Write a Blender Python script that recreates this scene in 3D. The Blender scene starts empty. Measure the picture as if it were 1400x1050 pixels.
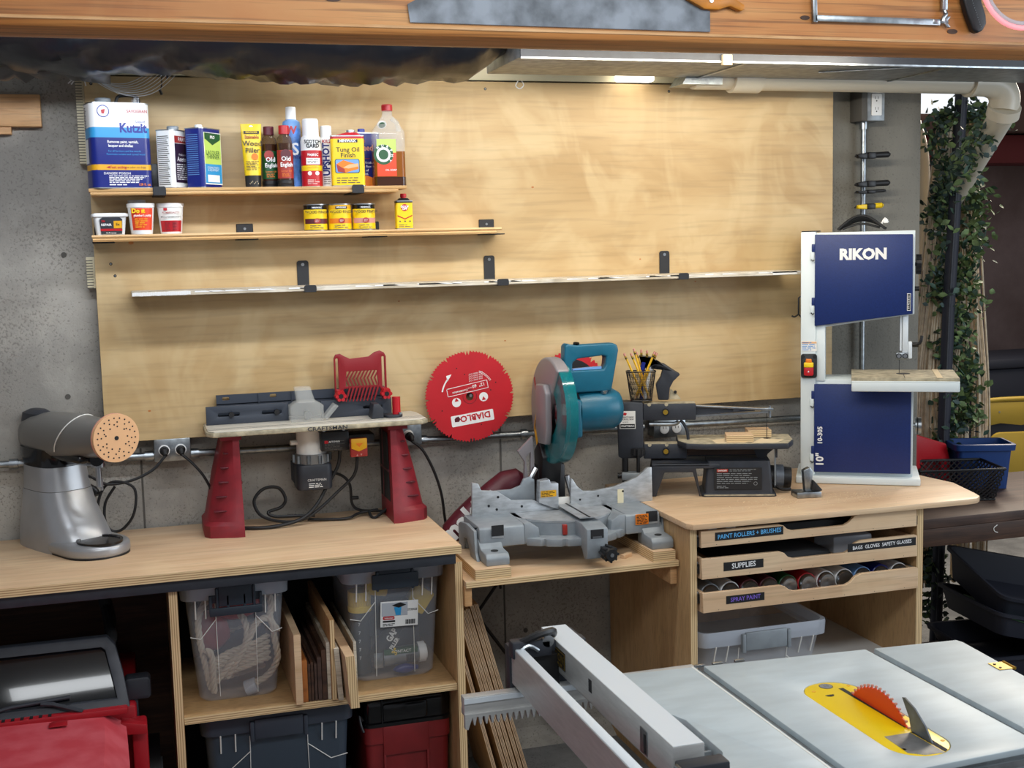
import bpy, bmesh, math, random
from mathutils import Matrix, Vector
random.seed(7)
PI = math.pi
sc = bpy.context.scene
COL = sc.collection
# ---------------------------------------------------------------- camera
def cam_axes(yaw, pitch, roll):
    f = Vector((math.sin(yaw)*math.cos(pitch), math.cos(yaw)*math.cos(pitch), math.sin(pitch)))
    r = Vector((math.cos(yaw), -math.sin(yaw), 0)); u = r.cross(f)
    c, s = math.cos(roll), math.sin(roll)
    return c*r+s*u, -s*r+c*u, f
cd = bpy.data.cameras.new('camera'); cam = bpy.data.objects.new('camera', cd); COL.objects.link(cam)
r_, u_, f_ = cam_axes(.29416, -.11231, -.02407)
cam.matrix_world = Matrix(((r_.x, u_.x, -f_.x, .0996), (r_.y, u_.y, -f_.y, -3.8467), (r_.z, u_.z, -f_.z, 1.691), (0, 0, 0, 1)))
cd.sensor_width = 36; cd.lens = 36*1700/1400; cd.clip_start = .05
cd.dof.use_dof = True; cd.dof.focus_distance = 3.75; cd.dof.aperture_fstop = 14
sc.camera = cam
# ---------------------------------------------------------------- world, lights, exposure
sc.view_settings.view_transform = 'Standard'; sc.view_settings.look = 'None'
sc.view_settings.gamma = 1; sc.view_settings.use_curve_mapping = False
sc.view_settings.exposure = 0.0
w = bpy.data.worlds.new('world'); sc.world = w; w.use_nodes = True
w.node_tree.nodes['Background'].inputs[0].default_value = (.84, .88, .97, 1)
w.node_tree.nodes['Background'].inputs[1].default_value = .31
def area(name, loc, target, sx, sy, power, col, spread=180):
    l = bpy.data.lights.new(name, 'AREA'); l.shape = 'RECTANGLE'; l.size = sx; l.size_y = sy
    l.energy = power; l.color = col; l.spread = math.radians(spread)
    o = bpy.data.objects.new(name, l); COL.objects.link(o); o.location = loc
    d = Vector(target)-Vector(loc)
    q = d.to_track_quat('-Z', 'Y'); o.rotation_euler = q.to_euler()
    return o
area('shop_light_behind_beam', (.45, -.76, 2.212), (.5, .1, 1.35), 1.5, .05, 11.5, (.84, .91, 1))
area('shop_light_behind_beam', (1.75, -.76, 2.212), (1.6, .1, 1.35), 1.1, .05, 11, (1, .92, .78))
area('lamp_over_board', (.9, -.07, 2.36), (.9, .0, 1.5), .7, .05, 1.6, (1, .98, .94))
area('ceiling_light_front', (.9, -2.6, 2.50), (.9, -.9, .6), 2.4, .5, 33, (.93, .97, 1))
area('garage_door_daylight', (4.4, -2.6, 1.9), (1.2, -1.4, .7), 1.8, 1.8, 52, (.80, .90, 1))
area('yard_daylight', (4.9, 1.6, 2.9), (3.2, .5, 1.2), 1.2, 1.2, 95, (1, .86, .70))
# ---------------------------------------------------------------- materials
def lin(c): return c/12.92 if c <= .04045 else ((c+.055)/1.055)**2.4
def rgb(h):
    h = h.lstrip('#'); return tuple(lin(int(h[i:i+2], 16)/255) for i in (0, 2, 4))+(1,)
MATS = {}
def mat(name, hexc='#808080', rough=.5, metal=0, var=0, vscale=20, bump=0, bscale=200, alpha=1, coat=0, trans=0, emit=0, stretch=(1, 1, 1), spec=.5, hex2=None):
    m = bpy.data.materials.new(name); m.use_nodes = True; nt = m.node_tree; n = nt.nodes; L = nt.links
    p = n['Principled BSDF']; p.inputs['Base Color'].default_value = rgb(hexc)
    p.inputs['Roughness'].default_value = rough; p.inputs['Metallic'].default_value = metal
    p.inputs['Specular IOR Level'].default_value = spec
    p.inputs['Alpha'].default_value = alpha; p.inputs['Coat Weight'].default_value = coat
    p.inputs['Transmission Weight'].default_value = trans
    if emit:
        p.inputs['Emission Color'].default_value = rgb(hexc); p.inputs['Emission Strength'].default_value = emit
    if var or bump:
        tc = n.new('ShaderNodeTexCoord'); mp = n.new('ShaderNodeMapping'); mp.inputs['Scale'].default_value = stretch
        L.new(tc.outputs['Object'], mp.inputs[0])
    if var:
        t = n.new('ShaderNodeTexNoise'); t.inputs['Scale'].default_value = vscale; t.inputs['Detail'].default_value = 6; L.new(mp.outputs[0], t.inputs[0])
        cr = n.new('ShaderNodeValToRGB'); a = rgb(hexc)
        b2 = rgb(hex2) if hex2 else tuple(min(1, c*(1+var)) for c in a[:3])+(1,)
        b1 = a if hex2 else tuple(c*(1-var) for c in a[:3])+(1,)
        cr.color_ramp.elements[0].color = b1; cr.color_ramp.elements[0].position = .36
        cr.color_ramp.elements[1].color = b2; cr.color_ramp.elements[1].position = .64
        L.new(t.outputs[0], cr.inputs[0]); L.new(cr.outputs[0], p.inputs['Base Color'])
    if bump:
        t2 = n.new('ShaderNodeTexNoise'); t2.inputs['Scale'].default_value = bscale; L.new(mp.outputs[0], t2.inputs[0])
        b = n.new('ShaderNodeBump'); b.inputs['Strength'].default_value = bump; b.inputs['Distance'].default_value = .002
        L.new(t2.outputs[0], b.inputs['Height']); L.new(b.outputs[0], p.inputs['Normal'])
    MATS[name] = m; return m
def wood(name, c1, c2, c3, grain=(1.5, 12, 12), rough=.55, fig=.5, rot=(0, 0, 0), gdark=.25, figc='#e4d2a4'):
    """grain streaks along X of the mapped object space, cloudy figure on top"""
    m = bpy.data.materials.new(name); m.use_nodes = True; nt = m.node_tree; n = nt.nodes; L = nt.links
    p = n['Principled BSDF']; p.inputs['Roughness'].default_value = rough
    tc = n.new('ShaderNodeTexCoord'); mp = n.new('ShaderNodeMapping'); mp.inputs['Scale'].default_value = grain; mp.inputs['Rotation'].default_value = rot
    L.new(tc.outputs['Object'], mp.inputs[0])
    t = n.new('ShaderNodeTexNoise'); t.inputs['Scale'].default_value = 1.6; t.inputs['Detail'].default_value = 7; t.inputs['Distortion'].default_value = 1.1
    L.new(mp.outputs[0], t.inputs[0])
    cr = n.new('ShaderNodeValToRGB'); e = cr.color_ramp.elements
    e[0].color = rgb(c1); e[0].position = .3; e[1].color = rgb(c3); e[1].position = .72
    k = e.new(.5); k.color = rgb(c2); L.new(t.outputs[0], cr.inputs[0])
    t2 = n.new('ShaderNodeTexNoise'); t2.inputs['Scale'].default_value = 3.2; t2.inputs['Detail'].default_value = 3; t2.inputs['Distortion'].default_value = 2.2
    mp2 = n.new('ShaderNodeMapping'); mp2.inputs['Scale'].default_value = (1, 1, .7); L.new(tc.outputs['Object'], mp2.inputs[0]); L.new(mp2.outputs[0], t2.inputs[0])
    r2 = n.new('ShaderNodeValToRGB'); r2.color_ramp.elements[0].position = .47; r2.color_ramp.elements[1].position = .62
    r2.color_ramp.elements[0].color = (0, 0, 0, 1); r2.color_ramp.elements[1].color = (fig, fig, fig, 1); L.new(t2.outputs[0], r2.inputs[0])
    mx = n.new('ShaderNodeMixRGB'); mx.blend_type = 'MIX'; mx.inputs[2].default_value = rgb(figc)
    L.new(r2.outputs[0], mx.inputs[0]); L.new(cr.outputs[0], mx.inputs[1])
    # fine dark grain lines
    mp3 = n.new('ShaderNodeMapping'); mp3.inputs['Scale'].default_value = (grain[0]*3, grain[1]*14, grain[2]*14); mp3.inputs['Rotation'].default_value = rot; L.new(tc.outputs['Object'], mp3.inputs[0])
    t3 = n.new('ShaderNodeTexNoise'); t3.inputs['Scale'].default_value = 1.5; t3.inputs['Detail'].default_value = 3; L.new(mp3.outputs[0], t3.inputs[0])
    r3 = n.new('ShaderNodeValToRGB'); r3.color_ramp.elements[0].position = .34; r3.color_ramp.elements[1].position = .5
    r3.color_ramp.elements[0].color = (1-gdark,)*3+(1,); r3.color_ramp.elements[1].color = (1, 1, 1, 1); L.new(t3.outputs[0], r3.inputs[0])
    mu = n.new('ShaderNodeMixRGB'); mu.blend_type = 'MULTIPLY'; mu.inputs[0].default_value = 1
    L.new(mx.outputs[0], mu.inputs[1]); L.new(r3.outputs[0], mu.inputs[2]); L.new(mu.outputs[0], p.inputs['Base Color'])
    b = n.new('ShaderNodeBump'); b.inputs['Strength'].default_value = .12; b.inputs['Distance'].default_value = .002
    L.new(t3.outputs[0], b.inputs['Height']); L.new(b.outputs[0], p.inputs['Normal'])
    MATS[name] = m; return m
def plyedge(name, axis, scale=330, cols=('#a8845a', '#dcc193')):
    m = bpy.data.materials.new(name); m.use_nodes = True; nt = m.node_tree; n = nt.nodes; L = nt.links
    p = n['Principled BSDF']; p.inputs['Roughness'].default_value = .7
    tc = n.new('ShaderNodeTexCoord'); wv = n.new('ShaderNodeTexWave'); wv.bands_direction = axis
    wv.inputs['Scale'].default_value = scale/20*3.14; wv.inputs['Distortion'].default_value = 1.0; wv.inputs['Detail'].default_value = 2; wv.inputs['Detail Scale'].default_value = .3
    L.new(tc.outputs['Object'], wv.inputs[0])
    cr = n.new('ShaderNodeValToRGB'); cr.color_ramp.elements[0].color = rgb(cols[0]); cr.color_ramp.elements[1].color = rgb(cols[1]); cr.color_ramp.elements[0].position = .1; cr.color_ramp.elements[1].position = .55
    L.new(wv.outputs[0], cr.inputs[0]); L.new(cr.outputs[0], p.inputs['Base Color']); MATS[name] = m
def concrete(name, c1, c2, pit='#55524d', sc1=2.2, pits=.5, stretch=(1, 1, 1)):
    m = bpy.data.materials.new(name); m.use_nodes = True; nt = m.node_tree; n = nt.nodes; L = nt.links
    p = n['Principled BSDF']; p.inputs['Roughness'].default_value = .88
    tc = n.new('ShaderNodeTexCoord'); mp = n.new('ShaderNodeMapping'); mp.inputs['Scale'].default_value = stretch; L.new(tc.outputs['Object'], mp.inputs[0])
    t = n.new('ShaderNodeTexNoise'); t.inputs['Scale'].default_value = sc1; t.inputs['Detail'].default_value = 10; t.inputs['Roughness'].default_value = .62; L.new(mp.outputs[0], t.inputs[0])
    cr = n.new('ShaderNodeValToRGB'); cr.color_ramp.elements[0].color = rgb(c1); cr.color_ramp.elements[1].color = rgb(c2); cr.color_ramp.elements[0].position = .40; cr.color_ramp.elements[1].position = .60
    L.new(t.outputs[0], cr.inputs[0])
    v = n.new('ShaderNodeTexNoise'); v.inputs['Scale'].default_value = 130; v.inputs['Detail'].default_value = 3; v.inputs['Roughness'].default_value = .7; L.new(tc.outputs['Object'], v.inputs[0])
    v2 = n.new('ShaderNodeTexNoise'); v2.inputs['Scale'].default_value = 3.3; L.new(mp.outputs[0], v2.inputs[0])
    ad = n.new('ShaderNodeMath'); ad.operation = 'MULTIPLY_ADD'; ad.inputs[1].default_value = .35; L.new(v2.outputs[0], ad.inputs[0]); L.new(v.outputs[0], ad.inputs[2])
    r2 = n.new('ShaderNodeValToRGB'); r2.color_ramp.elements[0].position = .755; r2.color_ramp.elements[1].position = .80
    r2.color_ramp.elements[0].color = (0, 0, 0, 1); r2.color_ramp.elements[1].color = (pits,)*3+(1,); L.new(ad.outputs[0], r2.inputs[0])
    mx = n.new('ShaderNodeMixRGB'); mx.inputs[2].default_value = rgb(pit); L.new(r2.outputs[0], mx.inputs[0]); L.new(cr.outputs[0], mx.inputs[1])
    L.new(mx.outputs[0], p.inputs['Base Color'])
    b = n.new('ShaderNodeBump'); b.inputs['Strength'].default_value = .35; b.inputs['Distance'].default_value = .004; b.invert = True
    L.new(ad.outputs[0], b.inputs['Height']); L.new(b.outputs[0], p.inputs['Normal']); MATS[name] = m
# ---------------------------------------------------------------- mesh builder
def catmull(pts, n=6, closed=False):
    P = [Vector(p) for p in pts]; out = []
    N = len(P); rng = range(N if closed else N-1)
    for i in rng:
        if closed: a, b, c, d = P[(i-1) % N], P[i], P[(i+1) % N], P[(i+2) % N]
        else: a, b, c, d = P[max(i-1, 0)], P[i], P[i+1], P[min(i+2, N-1)]
        for k in range(n):
            t = k/n; t2 = t*t; t3 = t2*t
            out.append(.5*((2*b)+(-a+c)*t+(2*a-5*b+4*c-d)*t2+(-a+3*b-3*c+d)*t3))
    if not closed: out.append(P[-1])
    return out
TXT = {}
def glyphs(s, bold):
    k = (s, bold)
    if k not in TXT:
        cu = bpy.data.curves.new('t', 'FONT'); cu.body = s; cu.size = 1; cu.offset = bold; cu.resolution_u = 2
        cu.align_x = 'CENTER'; cu.align_y = 'CENTER'
        o = bpy.data.objects.new('t', cu); me = bpy.data.meshes.new_from_object(o)
        TXT[k] = ([v.co.copy() for v in me.vertices], [tuple(p.vertices) for p in me.polygons])
        bpy.data.objects.remove(o); bpy.data.curves.remove(cu); bpy.data.meshes.remove(me)
    return TXT[k]
class MB:
    def __init__(s, m=None):
        s.bm = bmesh.new(); s.M = Matrix.Identity(4); s.mats = []; s.mi = 0
        if m: s.m(m)
    def m(s, name):
        if name not in s.mats: s.mats.append(name)
        s.mi = s.mats.index(name); return s
    def at(s, loc=(0, 0, 0), rot=(0, 0, 0)):
        from mathutils import Euler
        s.M = Matrix.Translation(loc) @ Euler([math.radians(a) for a in rot]).to_matrix().to_4x4(); return s
    def mesh(s, vs, fs, bev=0, seg=2, angle=25):
        bm = bmesh.new(); V = [bm.verts.new(v) for v in vs]
        for f in fs:
            try: bm.faces.new([V[i] for i in f])
            except ValueError: pass
        bmesh.ops.recalc_face_normals(bm, faces=bm.faces)
        if bev > 0:
            ed = [e for e in bm.edges if len(e.link_faces) == 2 and e.calc_face_angle(0) > math.radians(angle)]
            bmesh.ops.bevel(bm, geom=ed, offset=bev, segments=seg, profile=.5, affect='EDGES', clamp_overlap=True)
        s._merge(bm)
    def _merge(s, bm):
        mp = {}
        for v in bm.verts: mp[v] = s.bm.verts.new(s.M @ v.co)
        flip = s.M.to_3x3().determinant() < 0
        for f in bm.faces:
            vv = [mp[v] for v in f.verts]
            if flip: vv.reverse()
            try:
                nf = s.bm.faces.new(vv); nf.material_index = s.mi; nf.smooth = True
            except ValueError: pass
        bm.free()
    def box(s, x0, x1, y0, y1, z0, z1, b=0, seg=2):
        vs = [(x, y, z) for x in (x0, x1) for y in (y0, y1) for z in (z0, z1)]
        fs = [(0, 1, 3, 2), (4, 6, 7, 5), (0, 4, 5, 1), (2, 3, 7, 6), (0, 2, 6, 4), (1, 5, 7, 3)]
        s.mesh(vs, fs, b, seg); return s
    def cyl(s, p0, p1, r0, r1=None, n=20, cap=True):
        p0 = Vector(p0); p1 = Vector(p1); r1 = r0 if r1 is None else r1
        d = (p1-p0).normalized(); a = d.orthogonal().normalized(); b = d.cross(a)
        vs = []
        for p, r in ((p0, r0), (p1, r1)):
            for i in range(n):
                t = 2*PI*i/n; vs.append(p+(a*math.cos(t)+b*math.sin(t))*r)
        fs = [(i, (i+1) % n, n+(i+1) % n, n+i) for i in range(n)]
        if cap: fs += [tuple(range(n)), tuple(range(2*n-1, n-1, -1))]
        s.mesh(vs, fs); return s
    def tube(s, pts, r, n=8, closed=False, sm=0, cap=True):
        P = catmull(pts, sm, closed) if sm else [Vector(p) for p in pts]
        N = len(P); rs = r if isinstance(r, (list, tuple)) else None
        vs = []; up = None
        for i, p in enumerate(P):
            if closed: d = (P[(i+1) % N]-P[i-1])
            else: d = P[min(i+1, N-1)]-P[max(i-1, 0)]
            d = d.normalized() if d.length > 1e-9 else Vector((0, 0, 1))
            if up is None: up = d.orthogonal().normalized()
            up = (up-d*up.dot(d)); up = up.normalized() if up.length > 1e-6 else d.orthogonal().normalized()
            b = d.cross(up)
            rr = r
            if rs:
                t = i/(N-1)*(len(rs)-1); k = min(int(t), len(rs)-2); rr = rs[k]+(rs[k+1]-rs[k])*(t-k)
            for j in range(n):
                t = 2*PI*j/n; vs.append(p+(up*math.cos(t)+b*math.sin(t))*rr)
        fs = []
        for i in range(N if closed else N-1):
            for j in range(n):
                k = (i+1) % N; fs.append((i*n+j, i*n+(j+1) % n, k*n+(j+1) % n, k*n+j))
        if cap and not closed: fs += [tuple(range(n)), tuple(range(N*n-1, (N-1)*n-1, -1))]
        s.mesh(vs, fs); return s
    def lathe(s, prof, n=28, c=(0, 0, 0), axis='z', a0=0, a1=2*PI):
        """prof: (r, h) or (r, h, material for the band that starts here)"""
        full = abs(a1-a0-2*PI) < 1e-6; k = n if full else n+1
        def pt(r, h, t):
            x, y = r*math.cos(t), r*math.sin(t)
            v = {'z': (x, y, h), 'y': (x, h, y), 'x': (h, x, y), '-y': (x, -h, y)}[axis]
            return (v[0]+c[0], v[1]+c[1], v[2]+c[2])
        for i in range(len(prof)-1):
            if len(prof[i]) > 2: s.m(prof[i][2])
            (r0, h0), (r1, h1) = prof[i][:2], prof[i+1][:2]
            vs = [pt(r0, h0, a0+(a1-a0)*j/n) for j in range(k)]+[pt(r1, h1, a0+(a1-a0)*j/n) for j in range(k)]
            fs = []
            for j in range(n):
                q = (j+1) % k
                if r0 < 1e-6: fs.append((j, k+q, k+j))
                elif r1 < 1e-6: fs.append((j, q, k+j))
                else: fs.append((j, q, k+q, k+j))
            bm = bmesh.new(); V = [bm.verts.new(v) for v in vs]
            for f in fs: bm.faces.new([V[a] for a in f])
            s._merge(bm)
        return s
    def prism(s, poly, a, b, plane='xz', holes=(), bev=0, seg=2, angle=25):
        """outline extruded from a to b along the missing axis"""
        def V3(u, v, h): return {'xz': (u, h, v), 'xy': (u, v, h), 'yz': (h, u, v)}[plane]
        bm = bmesh.new(); es = []
        for ring in [poly]+list(holes):
            vv = [bm.verts.new(V3(u, v, a)) for u, v in ring]
            es += [bm.edges.new((vv[i], vv[(i+1) % len(vv)])) for i in range(len(vv))]
        if holes:
            bmesh.ops.triangle_fill(bm, use_beauty=True, use_dissolve=False, edges=es)
        else:
            bm.faces.new(list(bm.verts))
        ex = bmesh.ops.extrude_face_region(bm, geom=list(bm.faces))
        d = Vector(V3(0, 0, b))-Vector(V3(0, 0, a))
        bmesh.ops.translate(bm, vec=d, verts=[g for g in ex['geom'] if isinstance(g, bmesh.types.BMVert)])
        bmesh.ops.recalc_face_normals(bm, faces=bm.faces)
        if bev:
            ed = [e for e in bm.edges if len(e.link_faces) == 2 and e.calc_face_angle(0) > math.radians(angle)]
            bmesh.ops.bevel(bm, geom=ed, offset=bev, segments=seg, profile=.5, affect='EDGES', clamp_overlap=True)
        s._merge(bm); return s
    def loft(s, rings, cap=True, closed=False):
        n = len(rings[0]); vs = [p for r in rings for p in r]; fs = []
        R = len(rings)
        for i in range(R if closed else R-1):
            for j in range(n):
                k = (i+1) % R; fs.append((i*n+j, i*n+(j+1) % n, k*n+(j+1) % n, k*n+j))
        if cap and not closed: fs += [tuple(range(n)), tuple(range(R*n-1, (R-1)*n-1, -1))]
        s.mesh(vs, fs); return s
    def text(s, t, size, pos, rot=0, plane='front', bold=0, sx=1, depth=.0004):
        """front: reads from -y ; top: reads from above ; left: reads from -x"""
        vs, fs = glyphs(t, bold); c, q = math.cos(math.radians(rot)), math.sin(math.radians(rot))
        x, y, z = pos
        B = []
        for v in vs:
            u, w_ = v.x*size*sx, v.y*size; u, w_ = c*u-q*w_, q*u+c*w_
            B.append({'front': (x+u, y, z+w_), 'top': (x+u, y+w_, z), 'left': (x, y-u, z+w_), 'right': (x, y+u, z+w_)}[plane])
        bm = bmesh.new(); V = [bm.verts.new(v) for v in B]
        for f in fs:
            try: bm.faces.new([V[i] for i in f])
            except ValueError: pass
        s._merge(bm); return s
    def lines(s, x0, x1, z0, z1, rows, y, h=.5, seed=0, sx=.9):
        """rows of small print on a front face"""
        rnd = random.Random(seed); st = (z1-z0)/rows
        for i in range(rows):
            z = z1-(i+.5)*st; x = x0; e = x1-(x1-x0)*rnd.random()*.35
            while x < e:
                l = st*(1.2+rnd.random()*2.4); l = min(l, e-x)
                s.quad((x, y, z-st*h/2), (x+l, y, z-st*h/2), (x+l, y, z+st*h/2), (x, y, z+st*h/2)); x += l+st*.5
        return s
    def quad(s, *v):
        bm = bmesh.new(); bm.faces.new([bm.verts.new(p) for p in v]); s._merge(bm); return s
    def done(s, name, parent=None, loc=(0, 0, 0), rz=0, sharp=38):
        me = bpy.data.meshes.new(name); s.bm.to_mesh(me); s.bm.free()
        for k in s.mats: me.materials.append(MATS[k])
        me.set_sharp_from_angle(angle=math.radians(sharp))
        o = bpy.data.objects.new(name, me); COL.objects.link(o)
        if parent: o.parent = parent
        o.location = loc; o.rotation_euler = (0, 0, math.radians(rz)); return o
def tag(o, label, cat=None, group=None, kind=None):
    if label: o['label'] = label
    if cat: o['category'] = cat
    if group: o['group'] = group
    if kind: o['kind'] = kind
    return o
def thing(name, label, cat, loc=(0, 0, 0), rz=0, group=None):
    o = bpy.data.objects.new(name, None); COL.objects.link(o); o.empty_display_size = .05
    o.location = loc; o.rotation_euler = (0, 0, math.radians(rz)); return tag(o, label, cat, group)
def struct(o): o['kind'] = 'structure'; return o
def clone(root, loc, rz=0, label=None):
    r = root.copy(); COL.objects.link(r); r.location = loc; r.rotation_euler = (0, 0, math.radians(rz))
    if label: r['label'] = label
    for ch in list(root.children):
        c = ch.copy(); COL.objects.link(c); c.parent = r
        for g in list(ch.children):
            d = g.copy(); COL.objects.link(d); d.parent = c
    return r
def rrect(x0, x1, y0, y1, r, n=5):
    out = []
    for cx, cy, a in ((x1-r, y1-r, 0), (x0+r, y1-r, 90), (x0+r, y0+r, 180), (x1-r, y0+r, 270)):
        for i in range(n+1):
            t = math.radians(a+90*i/n); out.append((cx+r*math.cos(t), cy+r*math.sin(t)))
    return out
def circ(cx, cy, r, n=24, a0=0, a1=360):
    k = n if abs(a1-a0-360) < 1e-6 else n+1
    return [(cx+r*math.cos(math.radians(a0+(a1-a0)*i/n)), cy+r*math.sin(math.radians(a0+(a1-a0)*i/n))) for i in range(k)]
def selli(cx, cy, rx, ry, z, n=32, e=2.6):
    out = []
    for i in range(n):
        t = 2*PI*i/n; c, q = math.cos(t), math.sin(t)
        out.append((cx+rx*math.copysign(abs(c)**(2/e), c), cy+ry*math.copysign(abs(q)**(2/e), q), z))
    return out
# ---------------------------------------------------------------- palette
wood('birch', '#ac8d5e', '#bb9e70', '#c6ac80', (.9, 5, 3.2), .5, .40, gdark=.12, figc='#d3bd92')
wood('birch_top', '#caa680', '#d6b48f', '#ddc09e', (1.2, 9, 9), .42, .25, gdark=.14, figc='#e6cda4')
wood('birch_panel', '#b08c60', '#c09a6c', '#caa678', (7, 7, 1.1), .55, .2, gdark=.18, figc='#caa671')
wood('pine_shelf', '#c3955f', '#d2a871', '#deb985', (2, 18, 18), .5, .2, gdark=.2, figc='#e0bd8b')
wood('old_shelf', '#a3957f', '#c4b8a2', '#d8cfbc', (3, 22, 22), .7, .5, gdark=.4, figc='#e6e1d4')
wood('fir_beam', '#a5632b', '#bd7c41', '#cd9457', (.7, 7, 9), .5, .25, gdark=.42, figc='#c28a50')
wood('fir_end', '#c08e5a', '#cf9f6c', '#d9ad7c', (3, 16, 16), .55, .2, gdark=.2, figc='#dcb486')
wood('walnut', '#35231a', '#4a3224', '#5e402e', (2, 18, 18), .6, .1, gdark=.35, figc='#6a4a37')
wood('dark_table_wood', '#3b2a24', '#4c382f', '#5d463b', (1.5, 14, 14), .6, .2, gdark=.3, figc='#6a5347')
wood('cherry', '#8b4b22', '#b0692f', '#c98a4a', (9, 9, 2), .5, .3, gdark=.3, figc='#d49b5c')
plyedge('ply_z', 'Z'); plyedge('ply_x', 'X'); plyedge('ply_y', 'Y')
concrete('concrete', '#8b8780', '#b3aea4', pit='#625e58')
concrete('concrete_column', '#6c6a63', '#827f76', pit='#45423d', sc1=3, stretch=(1, 1, .35), pits=.35)
concrete('concrete_floor', '#6a6b6b', '#8b8c8b', pit='#45454a', sc1=3)
concrete('plaster_far', '#6b564f', '#85706a', pit='#5a4a46', sc1=1.2, pits=.1)
mat('white', '#e8e8e6', .4); mat('white_matte', '#dcdcda', .7); mat('paper', '#e4e2dc', .7); mat('cream', '#d9cfae', .5)
mat('black', '#141416', .45, bump=.1); mat('black_gloss', '#0b0b0d', .15); mat('black_matte', '#17181b', .75)
mat('bracket_black', '#1b1c20', .55); mat('rubber', '#101012', .6)
mat('charcoal', '#2b2e35', .5, var=.12, vscale=30); mat('slate', '#343a45', .5)
mat('steel', '#a8abae', .3, 1, var=.1, vscale=40); mat('galv', '#9aa0a4', .35, 1, var=.2, vscale=50); mat('galv_dull', '#8d9193', .5, .8, var=.2, vscale=30)
mat('alu', '#c0c0be', .4, .4, var=.06, vscale=25, stretch=(1, 1, 8)); mat('alu_white', '#dce4ea', .42, .15)
mat('saw_table', '#b6c2c7', .5, .12, var=.06, vscale=9, stretch=(1, 3, 1), bump=.05)
mat('cast_grey', '#8b9297', .5, .2, var=.08, vscale=30); mat('cast_bright', '#aeb2b5', .38, .45, var=.16, vscale=30, stretch=(1, 1, 3))
mat('navy', '#0f2762', .42, var=.12, vscale=300, bump=.15, bscale=500); mat('saw_white', '#d6dfe0', .4)
mat('red', '#b3141f', .4); mat('feather_red', '#85101a', .45); mat('diablo_red', '#b81622', .5, var=.05, vscale=12); mat('rt_red', '#7d1420', .5, var=.12, vscale=30)
mat('car_red', '#b83a44', .6, var=.18, vscale=14, hex2='#c4525b', bump=.05); mat('car_red_clean', '#9a1620', .35); mat('dust_pink', '#c98a88', .8)
mat('toolbox_red', '#7b1a1c', .45, var=.08); mat('orange_red', '#e2421c', .4)
mat('yellow', '#e9c40f', .4); mat('yellow_deep', '#e0a512', .45); mat('insert_yellow', '#f0cd05', .35); mat('pencil', '#dba91e', .4); mat('eraser', '#c98b7c', .7); mat('chair_yellow', '#b79a35', .5)
mat('blue', '#102a8c', .3); mat('can_blue', '#0b1d72', .3); mat('sky', '#2f94cc', .3); mat('lightblue', '#6f9bd0', .35); mat('spray_blue', '#4f7fc4', .35, var=.5, vscale=30); mat('bin_blue', '#153a75', .45)
mat('orange', '#e07a18', .4); mat('green', '#15502a', .4); mat('lime', '#b8d263', .45); mat('purple', '#2b1530', .45); mat('maroon', '#551521', .5, var=.15, bump=.3, bscale=60)
mat('brown_liquid', '#3a1f10', .15, coat=.5); mat('amber', '#8a4f14', .2, alpha=.9); mat('clear_brown', '#6b5136', .15, alpha=.55); mat('clear', '#d8d8d2', .15, alpha=.28); mat('label_red', '#9d2b22', .45)
mat('teal', '#0c5a72', .38, var=.06, vscale=30); mat('teal_clear', '#0d7a80', .12, alpha=.55, coat=.4); mat('guard_grey', '#8c8688', .4, .2)
mat('bin_clear', '#d0d6e0', .25, alpha=.26); mat('bin_rim', '#ccd3de', .3, alpha=.50); mat('bin_slate', '#3c4753', .4, alpha=.93); mat('latch', '#2a333d', .45)
mat('rope', '#b9ac98', .85, bump=.4, bscale=300); mat('cord_beige', '#cbbba2', .9, var=.15, vscale=40)
mat('silver', '#a6a7a9', .33, .5, var=.04); mat('silver_grey', '#7b7975', .35, .3); mat('peach', '#dfae7f', .65); mat('tint_glass', '#0a0c10', .12, coat=.6, var=.4, vscale=80)
mat('bag_plastic', '#0d0e12', .33, bump=.5, bscale=16, spec=.35); mat('bag_dusty', '#2d2b2b', .4, bump=.6, bscale=30)
mat('leaf', '#647a4c', .55, var=.35, vscale=30); mat('leaf_dark', '#3a5245', .55, var=.25, vscale=30); mat('leaf_blue', '#4a5c5a', .6)
mat('pvc', '#cfc7b4', .35); mat('saw_steel', '#4c5157', .5, .35, var=.4, vscale=14, hex2='#7f868f'); mat('handle_wood', '#b9741f', .4, var=.2, vscale=20)
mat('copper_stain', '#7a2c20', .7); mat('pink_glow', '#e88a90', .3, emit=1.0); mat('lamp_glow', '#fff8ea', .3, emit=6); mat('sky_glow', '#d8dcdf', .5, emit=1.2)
mat('grille_dark', '#07070a', .8); mat('gold', '#b8963a', .4, .8); mat('dust', '#d8c4a0', .9); mat('saw_dusty', '#8e8670', .8, var=.25, vscale=40, hex2='#b9ad92')
mat('chalk_blue', '#5fb2e8', .8); mat('chalk_purple', '#7a5fc0', .8); mat('chalk_white', '#e8e8e8', .8); mat('far_beam', '#5b3f33', .8); mat('far_red', '#6a1f1c', .8); mat('night', '#20232f', .6)
mat('tray_green', '#1e4a26', .5); mat('offwhite_top', '#c8c2b4', .45, var=.05, vscale=20); mat('slat_grey', '#54514c', .8)
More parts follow.
